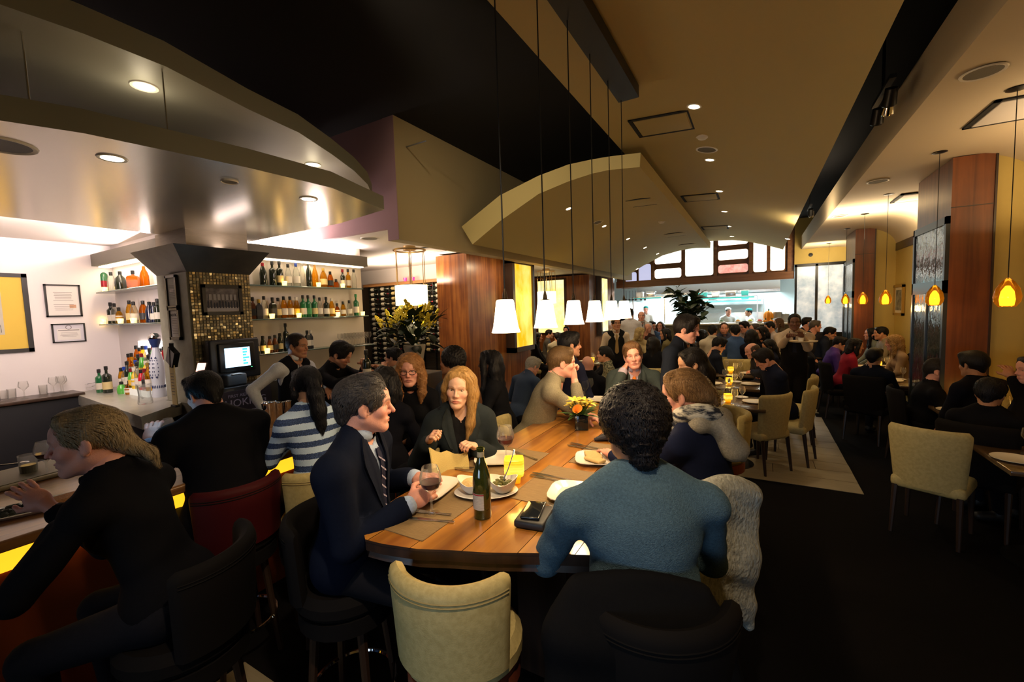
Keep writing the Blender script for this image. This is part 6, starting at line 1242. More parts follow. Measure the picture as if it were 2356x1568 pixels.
    if hatc: v,f=sdf_mesh([EL((0,-.015,.075),(.088,.106,.065),k=.02)],.006,planes=[((0,0,.055),(0,0,-1))]); out('cap',[(tohead(v),f,None)],cloth(hatc))
    # --- clothes
    fd=fold(.0035 if hero else .002,seed)
    neck=[C(N+tu*.0+tfw*.012,N+tu*.16+tfw*.02,.060 if not fem else .062,.075,.012)] if neckcut else []
    kind,cl=top[0],top[1]
    if jacket or vest: # shirt under
        v,f=sdf_mesh(TP+SH+(arms(.97) if vest else [C(el[nm]+(wr[nm]-el[nm])*.72,el[nm]+(wr[nm]-el[nm])*1.02,ar[2]+.012,ar[2]+.008,.01) for nm in ('L','R')]),bv,neck,grow=.006,disp=fd if vest else None); out('shirt',[(v,f,None)],cloth(shirt or (.6,.6,.62)))
        Vc=[C(N+tu*.04+tfw*.10,N-tu*.30+tfw*.145,.058 if jacket else .05,.012,.012),C(N+tu*.10+tfw*.03,N+tu*.02+tfw*.05,.068,.060,.012)]
        if jacket:
            hem=[EL(Pv+tu*.0,(.168*b,.128*b,.16),RT,.05)]
            v,f=sdf_mesh(TP+SH+hem+arms(sleeve,.006),bv,Vc,grow=.016,disp=fd); jo=out('jacket',[(v,f,None)],cloth(jacket))
            if hero>=1: lapels(out,N,tu,tr,tfw,TP+SH+hem,.016,jacket,jo)
        else: v,f=sdf_mesh(TP+[C(N-tu*.055-tr*.10,N-tu*.055+tr*.10,.062,.062,.03)]+[C(N-tr*.05-tu*.01,N-tr*.10-tu*.05,.05,.05,.02),C(N+tr*.05-tu*.01,N+tr*.10-tu*.05,.05,.05,.02)],bv,Vc+[C(S[n_]+tr*s*.03,S[n_]-tu*.14+tr*s*.04,.072,.065,.02) for n_,s in (('L',-1),('R',1))],grow=.013); out('vest',[(v,f,None)],cloth(vest))
        if tie: strip(out,'tie',N,tu,tr,tfw,TP+SH,.012,[(.012,-.035),(.020,-.058),(.013,-.075),(.022,-.16),(.033,-.30),(.036,-.36),(.0,-.395)],tie)
        collar_(out,N,tu,tr,tfw,HM,shirt or (.6,.6,.62),fem)
    else:
        ring=[C(N+tu*.022+tfw*.012+(tr*math.cos(q)+tfw*math.sin(q))*.066,N+tu*.022+tfw*.012+(tr*math.cos(q+.53)+tfw*math.sin(q+.53))*.066,.010,.010,.012) for q in [2*PI*k/12 for k in range(12)]] if (neckcut is True and hero>=1 and not collar) else []
        v,f=sdf_mesh((TP[:-1 if not fem else 2] if apron else TP)+SH+ring+arms(sleeve)+([] if apron else [EL(Pv+tu*.03,(.152*b,.118*b,.12),RT,.05)]),bv,neck if neckcut!='deep' else neck+[C(N+tu*.06+tfw*.085,N-tu*.09+tfw*.115,.060,.030,.012)],grow=.011,disp=fd); out('top',[(v,f,None)],cloth(cl,kind=kind,c2=top[2] if len(top)>2 else None))
        if collar: collar_(out,N,tu,tr,tfw,HM,collar,fem,.060)
        if tie: strip(out,'tie',N,tu,tr,tfw,TP+SH,.018,[(.012,-.035),(.020,-.058),(.013,-.075),(.022,-.16),(.033,-.30),(.036,-.36),(.0,-.395)],tie)
    if apron:
        v,f=sdf_mesh(TP+LG[:1]+LG[2:3]+[EL(Pv+tu*.06,(.150*b,.120*b,.22),RT,.05)],bv,grow=.022,planes=[(N-tu*.14,tu),(N+tfw*.0,-tfw),(Pv+tr*.17,tr),(Pv-tr*.17,-tr)]); ap=out('apron',[(v,f,None)],cloth(apron))
        m=MB()
        for s in (-1,1): m.tube([Vector(N-tu*.24+tfw*.12+tr*s*.09-rl),Vector(N-tu*.10+tfw*.118+tr*s*.075-rl),Vector(N+tu*.01+tfw*.06+tr*s*.062-rl),Vector(N+tu*.02-tfw*.05+tr*s*.05-rl)],.011,6,flat=.4).build('strap',cloth(apron),ap); m=MB()
    if legs:
        v,f=sdf_mesh(LG+[EL(Pv,(.158*b,.118*b,.11),RT,.05)],max(bv,.016),grow=.010); out('trousers',[(v,f,None)],cloth(trousers))
        for nm,s in (('L',-1),('R',1)):
            v,f=sdf_mesh([C(an[nm]-z3*.03-tf*.02,an[nm]-z3*.045+tf*.14,.040,.036,.03),C(an[nm]+z3*.02,an[nm]-z3*.03,.042,.04,.02)],.014,planes=[(an[nm]-z3*.08,(0,0,-1.))]); out('shoe',[(v,f,None)],BLACK)
    if glasses and hair_obj is not None:
        m=MB(); q=lambda p: Vector(tohead(np.array(p))-rl)
        for s in (-1,1): m.tube([q((s*.033+.026*math.cos(a),.098-.004*abs(math.cos(a)),-.004+.017*math.sin(a))) for a in [2*PI*k/16 for k in range(17)]],.0022,5,caps=False).tube([q((s*.058,.092,.003)),q((s*.08,.02,.005)),q((s*.08,-.01,-.004))],.002,5)
        m.tube([q((-.008,.1,0)),q((.008,.1,0))],.002,5); m.build('glasses',BLKMET,root)
    return dict(root=root,N=N,tu=tu,tr=tr,tf=tfw,S=S,el=el,wr=wr,Pv=Pv,Hc=Hc,HM=HM,hips=hips,out=out,rl=rl,TP=TP,SH=SH,prims=core,tohead=tohead)
def field_pts(prims,X):
    D=np.full(len(X),1.0)
    for p in prims:
        k=p[-1]; d=prim_d(p,X.astype(np.float32)); h=np.clip(.5+.5*(D-d)/k,0,1); D=D+(d-D)*h-k*h*(1-h)
    return D
def onto(prims,X,dirv,off):
    X=X.copy()+dirv*.30
    for _ in range(40): X=X-dirv*np.maximum(-.02,field_pts(prims,X)-off)[:,None]*.7
    return X
def strip(out,name,N,tu,tr,tf,prims,off,prof,col,x0=0):
    rows=[]; zs=np.linspace(prof[0][1],prof[-1][1],16); ws=np.interp(-zs,[-p[1] for p in prof],[p[0] for p in prof])
    for z,w in zip(zs,ws):
        for u in (-1,-.4,.4,1): rows.append(N+tu*z+tr*(x0+u*max(w,.002)))
    A=onto(prims,np.array(rows),tf,off); B=A+tf*.006; n=len(zs); vs=np.concatenate([A,B]); fs=[]
    for i in range(n-1):
        for j in range(3): a=i*4+j; fs.append((4*n+a,4*n+a+1,4*n+a+5,4*n+a+4))
        for j in (0,3): a=i*4+j; fs.append((a,a+4,4*n+a+4,4*n+a) if j==0 else (a,4*n+a,4*n+a+4,a+4))
    return out(name,[(vs,np.array(fs),None)],col if not isinstance(col,(tuple,list)) else cloth(col,.5))
def lapels(out,N,tu,tr,tf,prims,g,col,par):
    for s in (-1,1):
        poly=[(.058,.030),(.105,-.015),(.118,-.075),(.098,-.088),(.112,-.105),(.020,-.335),(.004,-.335),(.030,-.16)]; rows=[]
        L=[(.066,.02),(.060,-.02),(.052,-.07),(.045,-.12),(.034,-.18),(.022,-.25),(.008,-.33)]; Rr=[(.085,.03),(.112,-.02),(.120,-.075),(.110,-.12),(.084,-.18),(.054,-.25),(.014,-.335)]
        for a,b in zip(L,Rr):
            for u in (0,.5,1): rows.append(N+tr*s*(a[0]*(1-u)+b[0]*u)+tu*(a[1]*(1-u)+b[1]*u))
        A=onto(prims,np.array(rows),tf,g+.003); B=A+tf*.006; n=len(L); vs=np.concatenate([A,B]); fs=[]
        for i in range(n-1):
            for j in range(2): a=3*n+i*3+j; q=(a,a+1,a+4,a+3); fs.append(q if s<0 else q[::-1])
            for j in (0,2): a=i*3+j; fs.append((a,a+3,3*n+a+3,3*n+a))
        out('lapel',[(vs,np.array(fs),None)],cloth(tuple(min(1,c*1.15+.002) for c in col)),par)
def collar_(out,N,tu,tr,tf,HM,col,fem,r=.056):
    n=22; rings=[]; vs=[]
    for i in range(n+1):
        a=-PI*.93+2*PI*.93*i/n-PI/2; d=tr*math.cos(a)*r+tf*math.sin(a)*r*1.05*(-1 if False else 1)
        fr=max(0,-math.sin(a)) # back of the neck
        c=N+tf*.010+d*(1 if not fem else .95)+tu*(.028+.018*fr); dn=d/np.linalg.norm(d)
        for o,z in ((.0,-.035),(.000,.014),(-.004,.026),(.004,.026),(.014,-.010),(.010,-.018)): vs.append(c+dn*o+tu*z)
    fs=[(i*6+j,i*6+(j+1)%6,(i+1)*6+(j+1)%6,(i+1)*6+j) for i in range(n) for j in range(6)]
    out('collar',[(np.array(vs),np.array(fs),None)],cloth(col))
# ---------------- the guests and staff ----------------
def W3(x,y,t): return np.array(at(x,y,t=t))
def wz(x,y,z): return np.array(at(x,y,z=z))
BRN=(.035,.018,.010); BLK=(.008,.007,.008); BLO=(.42,.24,.08); BLO2=(.20,.10,.03); GRY=(.40,.37,.33)
# the suited man with the wine glass
gl=wz(994,1182,TZ); 
PD=person('man in navy suit and striped tie holding a red wine glass',(843,930,1.93),face=24,hf=46,hp=4,lean=6,skin='pink',hair=('slick',(.018,.014,.014),(.07,.065,.065)),jacket=(.006,.009,.022),shirt=(.42,.52,.72),tie=(.02,.022,.05),R=gl+np.array((-.088,-.062,.042)),L=wz(952,1108,1.10)+np.array((0,0,.02)),curlR=.75,curlL=.5,hero=2,nose=1.15,jaw=1.08,hs=1.04,sit=.775,bulk=1.15,palmR=(.55,-.5,.35),pr=(-.2,-.6,-.9),pl=(0,.4,-1),sleeve=.90,lips=(.36,.12,.10))
for k in range(7):
    z=-.10-.042*k; P0=PD; rows=np.array([P0['N']+P0['tu']*(z+dz)+P0['tr']*x for x,dz in ((-.024,-.006),(.024,.030),(.024,.038),(-.024,.002))]); A=onto(P0['TP']+P0['SH'],rows,P0['tf'],.0195)
    P0['out']('tie_stripe',[(A,np.array([(0,1,2,3)]),None)],cloth((.40,.36,.50)))
# the blonde woman with the napkin
PE=person('blonde woman in dark blazer unfolding a tan napkin',(1056,890,2.62),face=312,hf=296,hp=5,hr=-6,lean=10,sex='f',skin='fair',wide=1.0,jaw=.94,hair=('waves',(.44,.26,.09),(.22,.11,.03)),top=('plain',(.010,.010,.012)),neckcut='deep',jacket=None,R=W3(985,1018,2.50),L=W3(1098,1030,2.52),hero=2,curlR=1.15,curlL=1.0,lips=(.48,.12,.10),pl=(.3,.4,-1),pr=(-.5,-.1,-1),sit=.775,palmL=(.2,-.3,.9),palmR=(-.2,-.5,.8),gaze=-8,nose=.85,brow=(.07,.035,.015),sleeve=.2)
N,tu,tr,tf=PE['N'],PE['tu'],PE['tr'],PE['tf']
def arms_of(P,g,f,r=(.046,.039,.030)):
    o=[]
    for nm in ('L','R'): o+=[C(P['S'][nm],P['el'][nm],r[0]+g,r[1]+g,.03),C(P['el'][nm],P['el'][nm]+(P['wr'][nm]-P['el'][nm])*f,r[1]+g,r[2]+g,.015)]
    return o
v,f=sdf_mesh(PE['TP']+PE['SH']+arms_of(PE,.004,.93),.011,[C(N+tu*.05+tf*.10,N-tu*.42+tf*.15,.072,.030,.015),C(N+tu*.1,N,.07,.062,.012)],grow=.020,disp=fold(.0035,77)); jo=PE['out']('blazer',[(v,f,None)],cloth((.020,.026,.030))); lapels(PE['out'],N,tu,tr,tf,PE['TP']+PE['SH'],.020,(.020,.026,.030),jo)
w=PE['wr']['L']; e=PE['el']['L']; y=(w-e)/np.linalg.norm(w-e); u=np.cross(y,(0,0,1.)); u/=np.linalg.norm(u); vv=np.cross(u,y); MB().tube([Vector(w-y*.005+.034*(math.cos(a)*u+math.sin(a)*vv)-PE['rl']) for a in [2*PI*k/16 for k in range(17)]],.006,6,caps=False).build('wristwatch',CHROME,PE['root'])
# napkin between her hands
a,b=PE['wr']['R']+np.array((.05,-.055,-.005)),PE['wr']['L']+np.array((-.03,-.085,-.0)); m=MB(); rows=[]
for i in range(9):
    u=i/8; z=a*(1-u)+b*u; sag=-.02*math.sin(PI*u)-.012*math.sin(3*PI*u); row=[]
    for k in range(9):
        q=k/8; row.append(Vector(z+np.array((.018*math.sin(7*u+2*q)+.06*q,-.07*q-.03*math.sin(PI*u)*q,sag-.12*q-.02*math.sin(PI*u)*q))))
    rows.append(row)
org=rows[4][8]; m.loft([[p-org for p in r_] for r_ in rows],closed=False); m.loft([[p-org+Vector((.004,.003,.002)) for p in r_] for r_ in rows],closed=False)
tag(m.build('napkin',mat('tan_napkin',(.55,.42,.15),.8,bump=.3,bscale=200),loc=org),'tan cloth napkin spread between the blonde woman’s hands','napkin')
# man seen from behind in the blue sweater
PG=person('man seen from behind in slate blue polo sweater with big dark hair',(1453,984,1.52),face=122,hf=128,hp=6,lean=9,skin='tan',hair=('afro',(.007,.006,.007),(.016,.012,.012)),top=('knit',(.085,.150,.205)),hero=2,R=W3(1453,972,1.52)+np.array((.02,.27,-.42)),L=W3(1453,972,1.52)+np.array((-.24,.12,-.42)),pl=(-.9,-.6,-1.6),pr=(.9,.2,-1.6),sit=.775,collar=(.05,.10,.13),bulk=1.24,hs=1.05,wide=1.05,drop=.02)
# woman with the scarf
PH_=person('woman with blonde updo wearing a striped scarf over a navy top',(1572,907,2.15),face=150,hf=172,hp=10,lean=14,sex='f',skin='pink',hair=('updo',(.30,.17,.07),(.10,.05,.02)),top=('plain',(.010,.014,.040)),hero=2,R=np.array((-.60,2.62,1.12)),L=np.array((-.70,2.30,1.12)),sit=.775,bulk=1.10)
N,tu,tr,tf=PH_['N'],PH_['tu'],PH_['tr'],PH_['tf']; SCM=mat('scarf_stripe',(.62,.60,.52),.9,noise=((.012,.018,.035),9,.10),stretch=(1,1,3.2),bump=.6,bscale=90)
pr_=[]; 
for a0 in range(14):
    a=2*PI*a0/14; b2=2*PI*(a0+1)/14; g=lambda q: N+tr*math.cos(q)*.088+tf*math.sin(q)*.088+tu*(.035+.02*math.sin(2*q)); pr_.append(C(g(a),g(b2),.040,.040,.02))
pr_+=[C(N-tr*.06+tf*.09,N-tr*.085+tf*.13-tu*.16,.045,.036,.03),C(N-tr*.085+tf*.13-tu*.16,N-tr*.06+tf*.14-tu*.36,.036,.03,.03)]
v,f=sdf_mesh(pr_,.010,disp=fold(.008,5)); PH_['out']('scarf',[(v,f,None)],SCM)
hd_=[C(N-tf*.07-tr*.07+tu*.01,N-tf*.07+tr*.09+tu*.01,.052,.052,.03),C(N-tf*.09+tr*.03,N-tf*.130-tu*.13+tr*.06,.060,.060,.03),C(N-tf*.125-tu*.10+tr*.05,N-tf*.12-tu*.19+tr*.13,.055,.03,.03)]
v,f=sdf_mesh(hd_,.010,disp=fold(.007,8)); PH_['out']('hood',[(v,f,None)],cloth((.42,.38,.30),kind='knit'))
# man in grey-olive sweater, chin on his fist
H=np.array(at(1293,833,t=3.42)); mo=H+frame3(33,6)@np.array((.02,.115,-.085))
PI_=person('man in olive grey sweater resting his chin on his fist',(1293,833,3.42),face=28,hf=33,hp=6,lean=24,skin='pink',hair=('short',(.10,.055,.02),(.05,.028,.012)),top=('knit',(.28,.245,.165)),collar=(.18,.155,.10),hero=2,R=mo+np.array((.0,-.03,-.045)),L=np.array((-1.1,3.05,1.13)),pr=(.25,-.35,-1),curlR=1.3,palmR=(-.5,-.6,.3),sit=.775,bulk=1.08,sleeve=.8,nose=1.15)
# man with orange tie, cheek on fist
H=np.array(at(1456,817,t=4.1)); FM=frame3(288,2,8); fist=H+FM@np.array((.078,.070,-.055))
PJ=person('man in grey suit and orange tie leaning his cheek on a fist',(1456,817,4.1),face=286,hf=288,hp=2,hr=8,lean=12,skin='pink',hair=('short',(.13,.065,.025),(.08,.04,.018)),jacket=(.045,.060,.058),shirt=(.50,.42,.52),tie=(.80,.22,.02),R=fist+np.array((-.03,-.0,-.085)),L=np.array((-.72,3.86,1.12)),pr=(-.6,-.2,-1),curlR=1.35,palmR=(-.7,-.5,.2),hero=2,sit=.775,jaw=1.05,hs=1.04,lips=(.42,.14,.12),sleeve=.80,eye=(.12,.10,.07))
# woman in the white open knit
PK=person('woman with long black hair in white open knit sweater',(1590,836,3.55),face=200,hf=204,hp=16,lean=12,sex='f',skin='olive',hair=('longback',(.010,.008,.008)),top=('mesh',(.55,.46,.33),(.08,.05,.03)),hero=2,R=np.array((-.75,3.75,1.12)),L=np.array((-.75,3.52,1.12)),sit=.775,lips=(.42,.14,.12),bulk=1.2)
# waiter in dark suit
PL=person('standing waiter in dark navy suit with white shirt',(1581,757,3.95),face=345,hf=352,hp=14,lean=4,skin='pink',hair=('thick',(.010,.007,.006)),jacket=(.010,.013,.022),shirt=(.60,.52,.46),tie=(.012,.012,.02),hero=2,stand=True,L=np.array((-.35,3.98,1.18)),R=np.array((-.62,3.62,1.12)),bulk=1.05)
# bartenders
PM_=person('bartender with shaved head in white shirt, black vest and patterned tie',(685,795,4.30),face=6,hf=18,hp=6,lean=4,side=-3,skin='tan',hair=('crop',(.02,.013,.010)),vest=(.010,.010,.014),shirt=(.72,.76,.84),tie=mat('floral_tie',(.30,.12,.10),.5,noise=((.55,.40,.34),60,.2)),hero=2,stand=True,R=W3(606,948,4.0),L=W3(762,905,4.05),pr=(-.8,-.6,.1),nose=1.05)
PN=person('dark haired bartender in black shirt looking down at a bottle',(785,815,4.35),face=15,hf=22,hp=30,lean=18,skin='warm',hair=('thick',(.010,.008,.008)),top=('plain',(.008,.008,.010)),hero=2,stand=True,R=W3(832,862,4.05),L=W3(838,838,4.25),curlR=.9,curlL=.9,sleeve=.62,beard=((.03,.02,.02),.45),collar=(.010,.010,.012),pr=(-.2,-.7,-.8))
q=PN['wr']['R']+np.array((.09,-.01,-.06)); bottle(tuple(q),'dark','k','w',.30,.038,'w','wine bottle being opened by the dark haired bartender','bottles held by staff')
# guests at the bar
PA=person('woman with blonde updo in black jacket at the near end of the bar',(202,1012,1.62),face=214,hf=240,hp=6,lean=20,sex='f',skin='pink',hair=('lowtail',(.36,.27,.15),(.13,.09,.05)),top=('plain',(.006,.006,.008)),hero=2,R=W3(118,1168,1.66),L=W3(150,1195,1.50),curlR=.35,curlL=.6,sit=.775,hs=1.05,sleeve=.86,bulk=1.05,pr=(.1,-.5,-1),palmR=(.3,-.4,.7),nose=1.08,brow=(.12,.07,.03))
PB=person('man in black suit seen from behind holding a glowing tablet',(470,905,2.52),face=172,hf=188,hp=18,lean=14,skin='pink',hair=('short',(.008,.007,.008)),jacket=(.006,.006,.008),shirt=(.25,.25,.32),hero=2,L=W3(345,1026,2.36),R=W3(480,1060,2.45),curlL=.5,curlR=.6,sit=.775,bulk=1.22,pl=(.3,-.4,-1))
PC=person('woman with black ponytail in blue and white striped knit',(706,888,2.72),face=158,hf=160,hp=8,lean=6,sex='f',skin='olive',hair=('ponytail',(.008,.008,.012)),top=('stripe',(.52,.68,.90),(.03,.05,.12)),hero=2,sit=.775,bulk=.97,R=W3(706,1030,2.72)+np.array((-.22,.16,0)),L=W3(706,1030,2.72)+np.array((-.24,.04,0)))
PF=person('woman with curly strawberry blond hair and dark glasses in black top',(943,851,3.42),face=300,hf=304,hp=2,lean=6,sex='f',skin='pink',hair=('curly',(.36,.17,.06),(.20,.09,.03)),top=('plain',(.008,.008,.010)),hero=2,glasses=True,sit=.775,hs=1.04,lips=(.40,.13,.12))
person('dark haired guest seen from behind between suit and glasses woman',(886,880,3.15),face=120,sex='f',skin='tan',hair=('bob',BLK),top=('plain',(.008,.008,.012)),hero=1,sit=.775)
person('guest with big dark curls behind the blonde woman',(1038,832,3.95),face=160,hf=190,sex='f',skin='tan',hair=('afro',(.010,.008,.008)),top=('plain',(.03,.035,.05)),hero=1,sit=.775)
person('guest with long straight black hair before the veneer block',(1126,835,3.95),face=200,hf=190,sex='f',skin='brown',hair=('long',BLK),top=('plain',(.008,.008,.010)),hero=1,sit=.775)
person('man in pale shirt reaching over by the yellow flowers',(905,822,5.2),face=215,hf=200,skin='warm',hair=('short',BLK),top=('plain',(.45,.40,.30)),stand=True,hs=.95,R=W3(845,838,4.7),L=W3(880,850,5.0),hero=1)
# guests behind the communal table
person('guest with black hair partly hidden behind the olive sweater man',(1312,793,4.3),face=60,hf=40,skin='warm',hair=('thick',BLK),jacket=(.010,.012,.03),shirt=(.3,.3,.4),hero=1,sit=.775)
person('grey haired man in denim shirt bending away',(1226,842,5.9),face=75,hf=60,hp=28,lean=24,skin='pink',hair=('short',GRY),top=('plain',(.05,.08,.15)),hero=1,sit=.46,collar=(.05,.08,.15))
person('bald man in black jacket seen from behind',(1352,838,5.9),face=105,hf=112,lean=6,skin='pink',hair=('bald',(.3,.2,.15)),jacket=(.008,.008,.012),shirt=(.4,.4,.4),hero=1,sit=.46)
person('woman in profile with dark updo and patterned grey top',(1390,815,6.6),face=205,hf=190,sex='f',skin='warm',hair=('updo',BLK),top=('print',(.25,.24,.16),(.06,.06,.04)),hero=1,sit=.46,lean=12)
person('man in dark navy sweater looking down at the second tiled table',(1757,826,5.45),face=205,hf=200,hp=34,lean=16,skin='pink',hair=('thick',(.014,.010,.010)),top=('knit',(.012,.016,.038)),hero=2,sit=.46,L=wz(1722,868,.84),R=wz(1700,855,.84),bulk=1.1)
person('bald man behind the navy sweater man',(1730,806,6.9),face=190,hf=200,hp=20,skin='pink',hair=('fringe',(.08,.05,.04)),top=('plain',(.02,.02,.03)),hero=1,sit=.46,lean=12)
person('dark haired guest with hand at her brow behind the bald man',(1768,796,7.8),face=190,hf=200,hp=18,sex='f',skin='warm',hair=('long',BLK),top=('plain',(.012,.014,.03)),hero=1,sit=.46)
person('server in pale shirt, dark tie and black apron carrying a tray',(1828,741,6.35),face=268,hf=270,hp=4,lean=2,skin='brown',hair=('crop',(.006,.005,.005)),top=('plain',(.55,.42,.30)),tie=(.012,.012,.02),apron=(.012,.010,.010),collar=(.55,.42,.30),hero=2,stand=True,L=W3(1846,775,6.0),R=W3(1812,775,6.05),curlR=.9,curlL=.4,pr=(-.25,.2,-1),pl=(.25,.2,-1),bulk=1.08)
q=W3(1848,786,5.95); t=thing('serving_tray','pale tray with glass and cup carried by the aproned server','tray',tuple(q)); MB().lathe([(0,0),(.16,0),(.17,.015),(.165,.018),(.15,.006)],24).build('tray',mat('tray_cream',(.55,.42,.25),.4),t); MB().lathe([(0,.006),(.03,.006),(.035,.06),(.03,.06)],14,c=(-.03,-.03,0)).build('cup',CER,t); MB().lathe([(0,.006),(.025,.006),(.022,.09),(.03,.13),(.0,.11)],14,c=(.01,.06,0)).build('glass',SGL,t)
# crowd in the middle and far rows: x,y,depth, facing, head facing, pitch, sex, skin, hair, colour of top, label
def g(x,y,t,face,hf,hp,sex,skin,hair,col,label,sit=.46,**k):
    P=person(label,(x,y,t),face=face,hf=hf,hp=hp,sex=sex,skin=skin,hair=hair,top=k.pop('top',('plain',col)),sit=sit,**k); seated.append((P,label)); return P
seated=[]
NAV=(.02,.03,.08)
g(1655,793,7.4,20,20,25,'m','warm',('thick',BLK),(.015,.018,.03),'man in dark jacket bent over his plate, middle row',hero=1)
g(1640,762,8.6,110,80,10,'m','warm',('short',BLK),(.55,.48,.38),'guest in cream shirt seen from behind, middle row',hero=1)
g(1666,755,9.0,275,275,5,'m','pink',('receding',(.06,.03,.02)),(.05,.06,.12),'balding bearded man facing the camera, middle row',hero=1,beard=((.12,.05,.02),.7))
g(1692,762,8.2,100,95,10,'m','warm',('short',BLK),(.05,.10,.24),'man in blue shirt seen from behind, middle row',hero=1)
g(1712,752,9.4,230,225,12,'m','pink',('short',BLK),(.62,.48,.48),'man in pink shirt in profile, middle row',hero=1)
g(1736,757,9.0,205,205,15,'m','pink',('receding',(.05,.04,.04)),(.02,.02,.03),'man with receding hair in black, middle row')
g(1752,765,8.6,205,210,12,'f','warm',('long',BLK),(.01,.01,.015),'woman with long dark hair in profile, middle row',hero=1)
g(1728,772,8.0,110,110,0,'f','tan',('long',BLK),(.010,.010,.02),'woman seen from behind with dark hair, middle row')
g(1770,752,9.6,200,200,10,'m','warm',('short',BLK),(.60,.50,.48),'man in white shirt behind the dark haired woman')
g(1790,742,10.6,200,195,5,'f','warm',('waves',(.15,.08,.04)),(.10,.08,.05),'brown haired guest beside the apron server')
g(1857,742,9.6,300,20,0,'m','pink',('short',BLK),(.02,.02,.03),'dark haired guest right of the apron server')
g(1876,750,9.0,300,10,5,'m','pink',('short',(.12,.10,.09)),(.03,.03,.04),'grey haired guest near the frosted door')
g(1616,770,9.8,100,60,0,'f','warm',('bob',BLK),(.02,.02,.03),'dark haired guest left of the cream shirt')
g(1398,790,8.2,200,30,8,'m','tan',('short',BLK),(.015,.015,.02),'dark haired man in dark jacket beyond the profile woman')
g(1421,788,8.0,290,300,6,'f','pink',('bob',(.45,.32,.18)),(.02,.02,.03),'grandmotherly blonde in dark top beyond the orange tie man',hero=1)
g(1474,766,9.2,290,20,10,'f','pink',('bob',(.45,.33,.15)),(.45,.36,.20),'blonde with glasses in cream top, far left rows',hero=1)
g(1490,755,10.2,280,20,12,'m','pink',('bald',(.3,.2,.15)),(.05,.03,.03),'balding guest beside the blonde with glasses')
g(1500,750,10.8,290,320,10,'m','pink',('short',BLK),(.06,.12,.28),'man in light blue shirt, far left rows')
g(1519,750,11.2,280,270,0,'f','pink',('long',(.08,.04,.02)),(.02,.02,.03),'long haired woman facing the camera, far left rows')
g(1530,768,9.4,170,200,5,'f','warm',('bob',BLK),(.18,.15,.07),'woman in olive top with dark bob, in profile')
g(1502,790,7.4,110,130,0,'f','pink',('long',BLK),(.008,.008,.010),'woman with long black hair seen from behind, left rows')
g(1264,768,12.0,20,20,5,'m','warm',('short',BLK),(.08,.07,.06),'guest at the left of the alcove table')
g(1283,775,11.0,110,100,10,'m','warm',('short',BLK),(.45,.40,.30),'guest in cream stripe seen from behind in the alcove')
g(1303,760,12.5,280,280,0,'f','pink',('updo',BLK),(.03,.02,.02),'woman facing out from the alcove table')
g(1238,775,10.6,20,20,8,'f','warm',('long',BLK),(.012,.012,.016),'dark guest at the alcove corner')
# right aisle
g(1910,766,8.9,0,-5,16,'m','warm',('short',BLK),(.02,.025,.04),'man in dark suit leaning right in the aisle row',lean=20,jacket=(.02,.025,.045),shirt=(.6,.5,.4),hero=1)
g(1934,790,7.8,5,-5,20,'m','warm',('short',BLK),(.07,.03,.22),'guest in purple top hunched over the aisle table',hero=1,lean=18)
g(1968,795,7.0,10,0,10,'f','warm',('bob',BLK),(.32,.015,.035),'guest in red sweater at the aisle table',hero=1,lean=14)
g(2012,822,5.9,60,60,5,'m','tan',('thick',BLK),(.008,.010,.018),'dark silhouetted guest before the blonde in the aisle')
g(2056,788,7.0,185,178,8,'f','pink',('curly',(.45,.27,.10)),(.40,.28,.18),'woman with curly blonde hair and scarf in profile in the aisle',hero=1,lean=10)
g(2004,768,8.6,185,176,0,'f','pink',('long',BLK),(.25,.28,.25),'pale woman in profile beside the far column')
g(2026,766,8.2,185,180,5,'m','warm',('short',BLK),(.30,.25,.18),'dark haired man next to the pale woman by the far column')
g(2160,852,4.75,0,-20,4,'m','pink',('short',(.02,.016,.014)),(.006,.006,.008),'heavy man in black in profile at the right aisle',hero=2,bulk=1.2,hs=1.05,lean=10,beard=((.10,.06,.05),.4))
g(2238,838,4.1,120,120,5,'m','tan',('thick',BLK),(.006,.006,.010),'dark guest seen from behind under the near column')
g(2278,905,3.6,60,60,10,'m','tan',('thick',(.006,.006,.010)),(.006,.006,.008),'dark guest seen from behind nearest at the right edge',hero=1,R=W3(2330,870,3.7))
g(2376,850,3.6,190,190,5,'f','pink',('long',BLK),(.02,.02,.03),'guest cut off at the right edge of the aisle')
# staff at the back and cooks
def s(x,y,t,face,hf,skin,hair,label,**k): return person(label,(x,y,t),face=face,hf=hf,skin=skin,hair=hair,stand=True,**k)
s(1418,744,7.8,295,300,'tan',('short',BLK),'young waiter in black vest and gold tie between the tables',vest=(.012,.012,.012),shirt=(.60,.48,.36),tie=(.35,.22,.08),hero=1)
s(1449,722,9.6,110,110,'warm',('short',BLK),'server in white shirt seen from behind near the pass',top=('plain',(.62,.62,.72)))
s(1476,727,10.2,285,285,'pink',('fringe',(.3,.3,.4)),'elderly server in black apron facing the camera',top=('plain',(.6,.6,.66)),apron=(.012,.012,.014),tie=(.01,.01,.02),hero=1)
s(1486,712,15.4,285,285,'pink',('crop',BLK),'cook in white with a teal cap at the back left of the kitchen',top=('plain',(.75,.78,.78)),hatc=(.02,.28,.28))
s(1676,716,14.4,290,300,'pink',('crop',BLK),'cook in white behind the middle of the pass',top=('plain',(.75,.78,.78)),hatc=(.75,.78,.78))
s(1722,718,14.3,200,200,'tan',('crop',BLK),'cook in white with a teal band at the range',top=('plain',(.75,.78,.78)),hatc=(.02,.25,.27))
s(1926,718,12.45,190,190,'tan',('short',BLK),'dark figure blurred behind the frosted door',top=('plain',(.02,.03,.08)))
